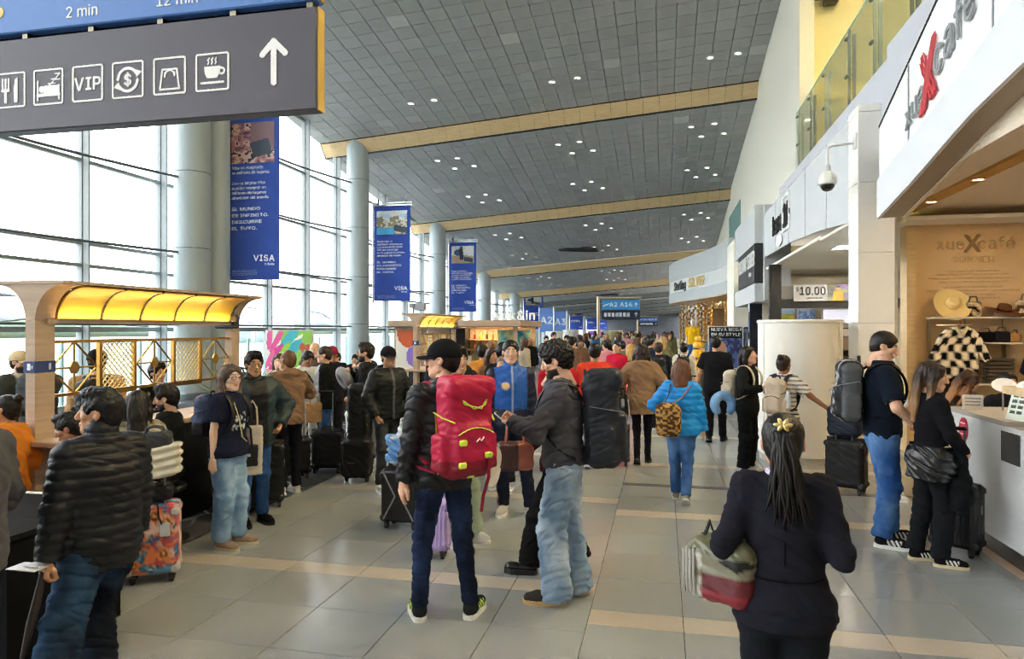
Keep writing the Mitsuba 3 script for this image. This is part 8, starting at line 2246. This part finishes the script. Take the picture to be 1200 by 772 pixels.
# travellers gathered behind the phone man and the red rucksack
grp = [(-1.84, 7.9, 1.55, True, ('bun', '#6b5a48'), '#d8cfc0', 200, 'woman in a cream top with a hair clip behind the track suit man'),
       (-2.0, 8.6, 1.68, False, ('curly', '#17120f'), '#1d1e22', 20, 'curly-haired man in black behind the grey hoodie'), (-1.2, 8.0, 1.66, False, ('short', '#17120f'), '#b01f2c', 190, 'man in a red jersey behind the track suit man'),
       (-1.35, 8.9, 1.62, True, ('long', '#2a1f1a'), '#c9c2b4', 160, 'woman in pale beige between the red jersey and the phone man'), (-2.6, 8.4, 1.66, False, ('short', '#17120f'), '#26282e', 170, 'man in a charcoal coat behind the black cap'),
       (-2.35, 9.4, 1.6, True, ('bob', '#3a2a20'), '#7d5a3c', 150, 'woman in a rust brown coat near the drinks kiosk'), (-3.0, 9.2, 1.7, False, ('quiff', '#1a1411'), '#2f3540', 185, 'man in slate blue behind the quilted jacket'), (-2.75, 10.4, 1.62, False, ('short', '#17120f'), '#c07a2c', 30, 'man in an ochre jacket near the drinks kiosk')]
for n, (x, y, H, fm, hr, c, fc, lab) in enumerate(grp):
    person(lab, (x, y), rel((x, y), fc), H=H, fem=fm, skin=('light', 'tan')[n % 2], hair=hr, h=.0175, seed=100 + n, wear=[pants(('#1c1d22', '#26334a', '#3a3a3c')[n % 3]), top(c, loose=.028)], shoes=('sneaker', '#cccccc', '#eeeeee'))
# the distant crowd, each walker their own
r5 = np.random.default_rng(31)
TOPS = [('black', '#17181b'), ('navy', '#1e2638'), ('grey', '#77787b'), ('white', '#d8d6d0'), ('red', '#b02a30'), ('beige', '#b9a890'), ('blue', '#3a6aa8'), ('brown', '#6b5040'), ('pink', '#c98a98'), ('olive', '#5f6044')]
BOTS = [('black', '#16171a'), ('denim', '#3a5478'), ('grey', '#5a5b5f'), ('khaki', '#8f8266'), ('navy', '#1b2233'), ('white', '#cfccc4'), ('brown', '#4f3d30')]
HAIRS = [('short black hair', ('short', '#15110f')), ('brown hair', ('bob', '#4a3226')), ('long dark hair', ('long', '#1c1512')), ('fair hair', ('bob', '#a8865a')), ('curly hair', ('curly', '#1a1411'))]
combos = [(a, b, c) for a in range(10) for b in range(7) for c in range(5)]
r5.shuffle(combos)
spots, tries = [], 0
while len(spots) < 64 and tries < 4000:
    tries += 1
    y = 15.5 + 62 * r5.random() ** 1.5
    x = -4.3 + (5.6 if y < 28 else 4.6 if y > 36 else 5.0) * r5.random()
    if y < 24 and x > .2: continue
    if all((x - a) ** 2 + (y - b) ** 2 > .7 ** 2 for a, b in spots) and not (abs(x + 4.75) < .8 and abs(y - 22) < 1.2) and not (abs(x + 4.75) < .8 and abs(y - 30.5) < 1) and (x + 4.4) ** 2 + (y - 48) ** 2 > .5 and (x + 3.45) ** 2 + (y - 96) ** 2 > 1 and (x + 3.6) ** 2 + (y - 54) ** 2 > 1 and (x + 5) ** 2 + (y - 52) ** 2 > 1:
        spots.append((x, y))
for n, (x, y) in enumerate(spots):
    a, b, c = combos[n]
    away = r5.random() < .6
    st_ = .14 * r5.random() + .06
    y_ = ('walking away down the hall', 'coming up the hall')[0 if away else 1]
    person(f'distant walker in {TOPS[a][0]} top and {BOTS[b][0]} trousers, {HAIRS[c][0]}, {y_}', (x, y), (0 if away else 180) + r5.normal(0, 20), H=1.66 + r5.normal(0, .06), fem=c in (1, 2, 3), skin=('light', 'tan', 'brown')[n % 3], hair=HAIRS[c][1], h=.028 if y < 25 else .038, seed=110 + n,
           feet={'R': (.08, st_, 0, .05), 'L': (-.08, -st_, .02, -.05)}, wear=[pants(BOTS[b][1]), top(TOPS[a][1], loose=.026)], shoes=('sneaker', '#2a2a2c' if n % 2 else '#d0cec8', '#dddddd'), group='distant walkers in the hall')
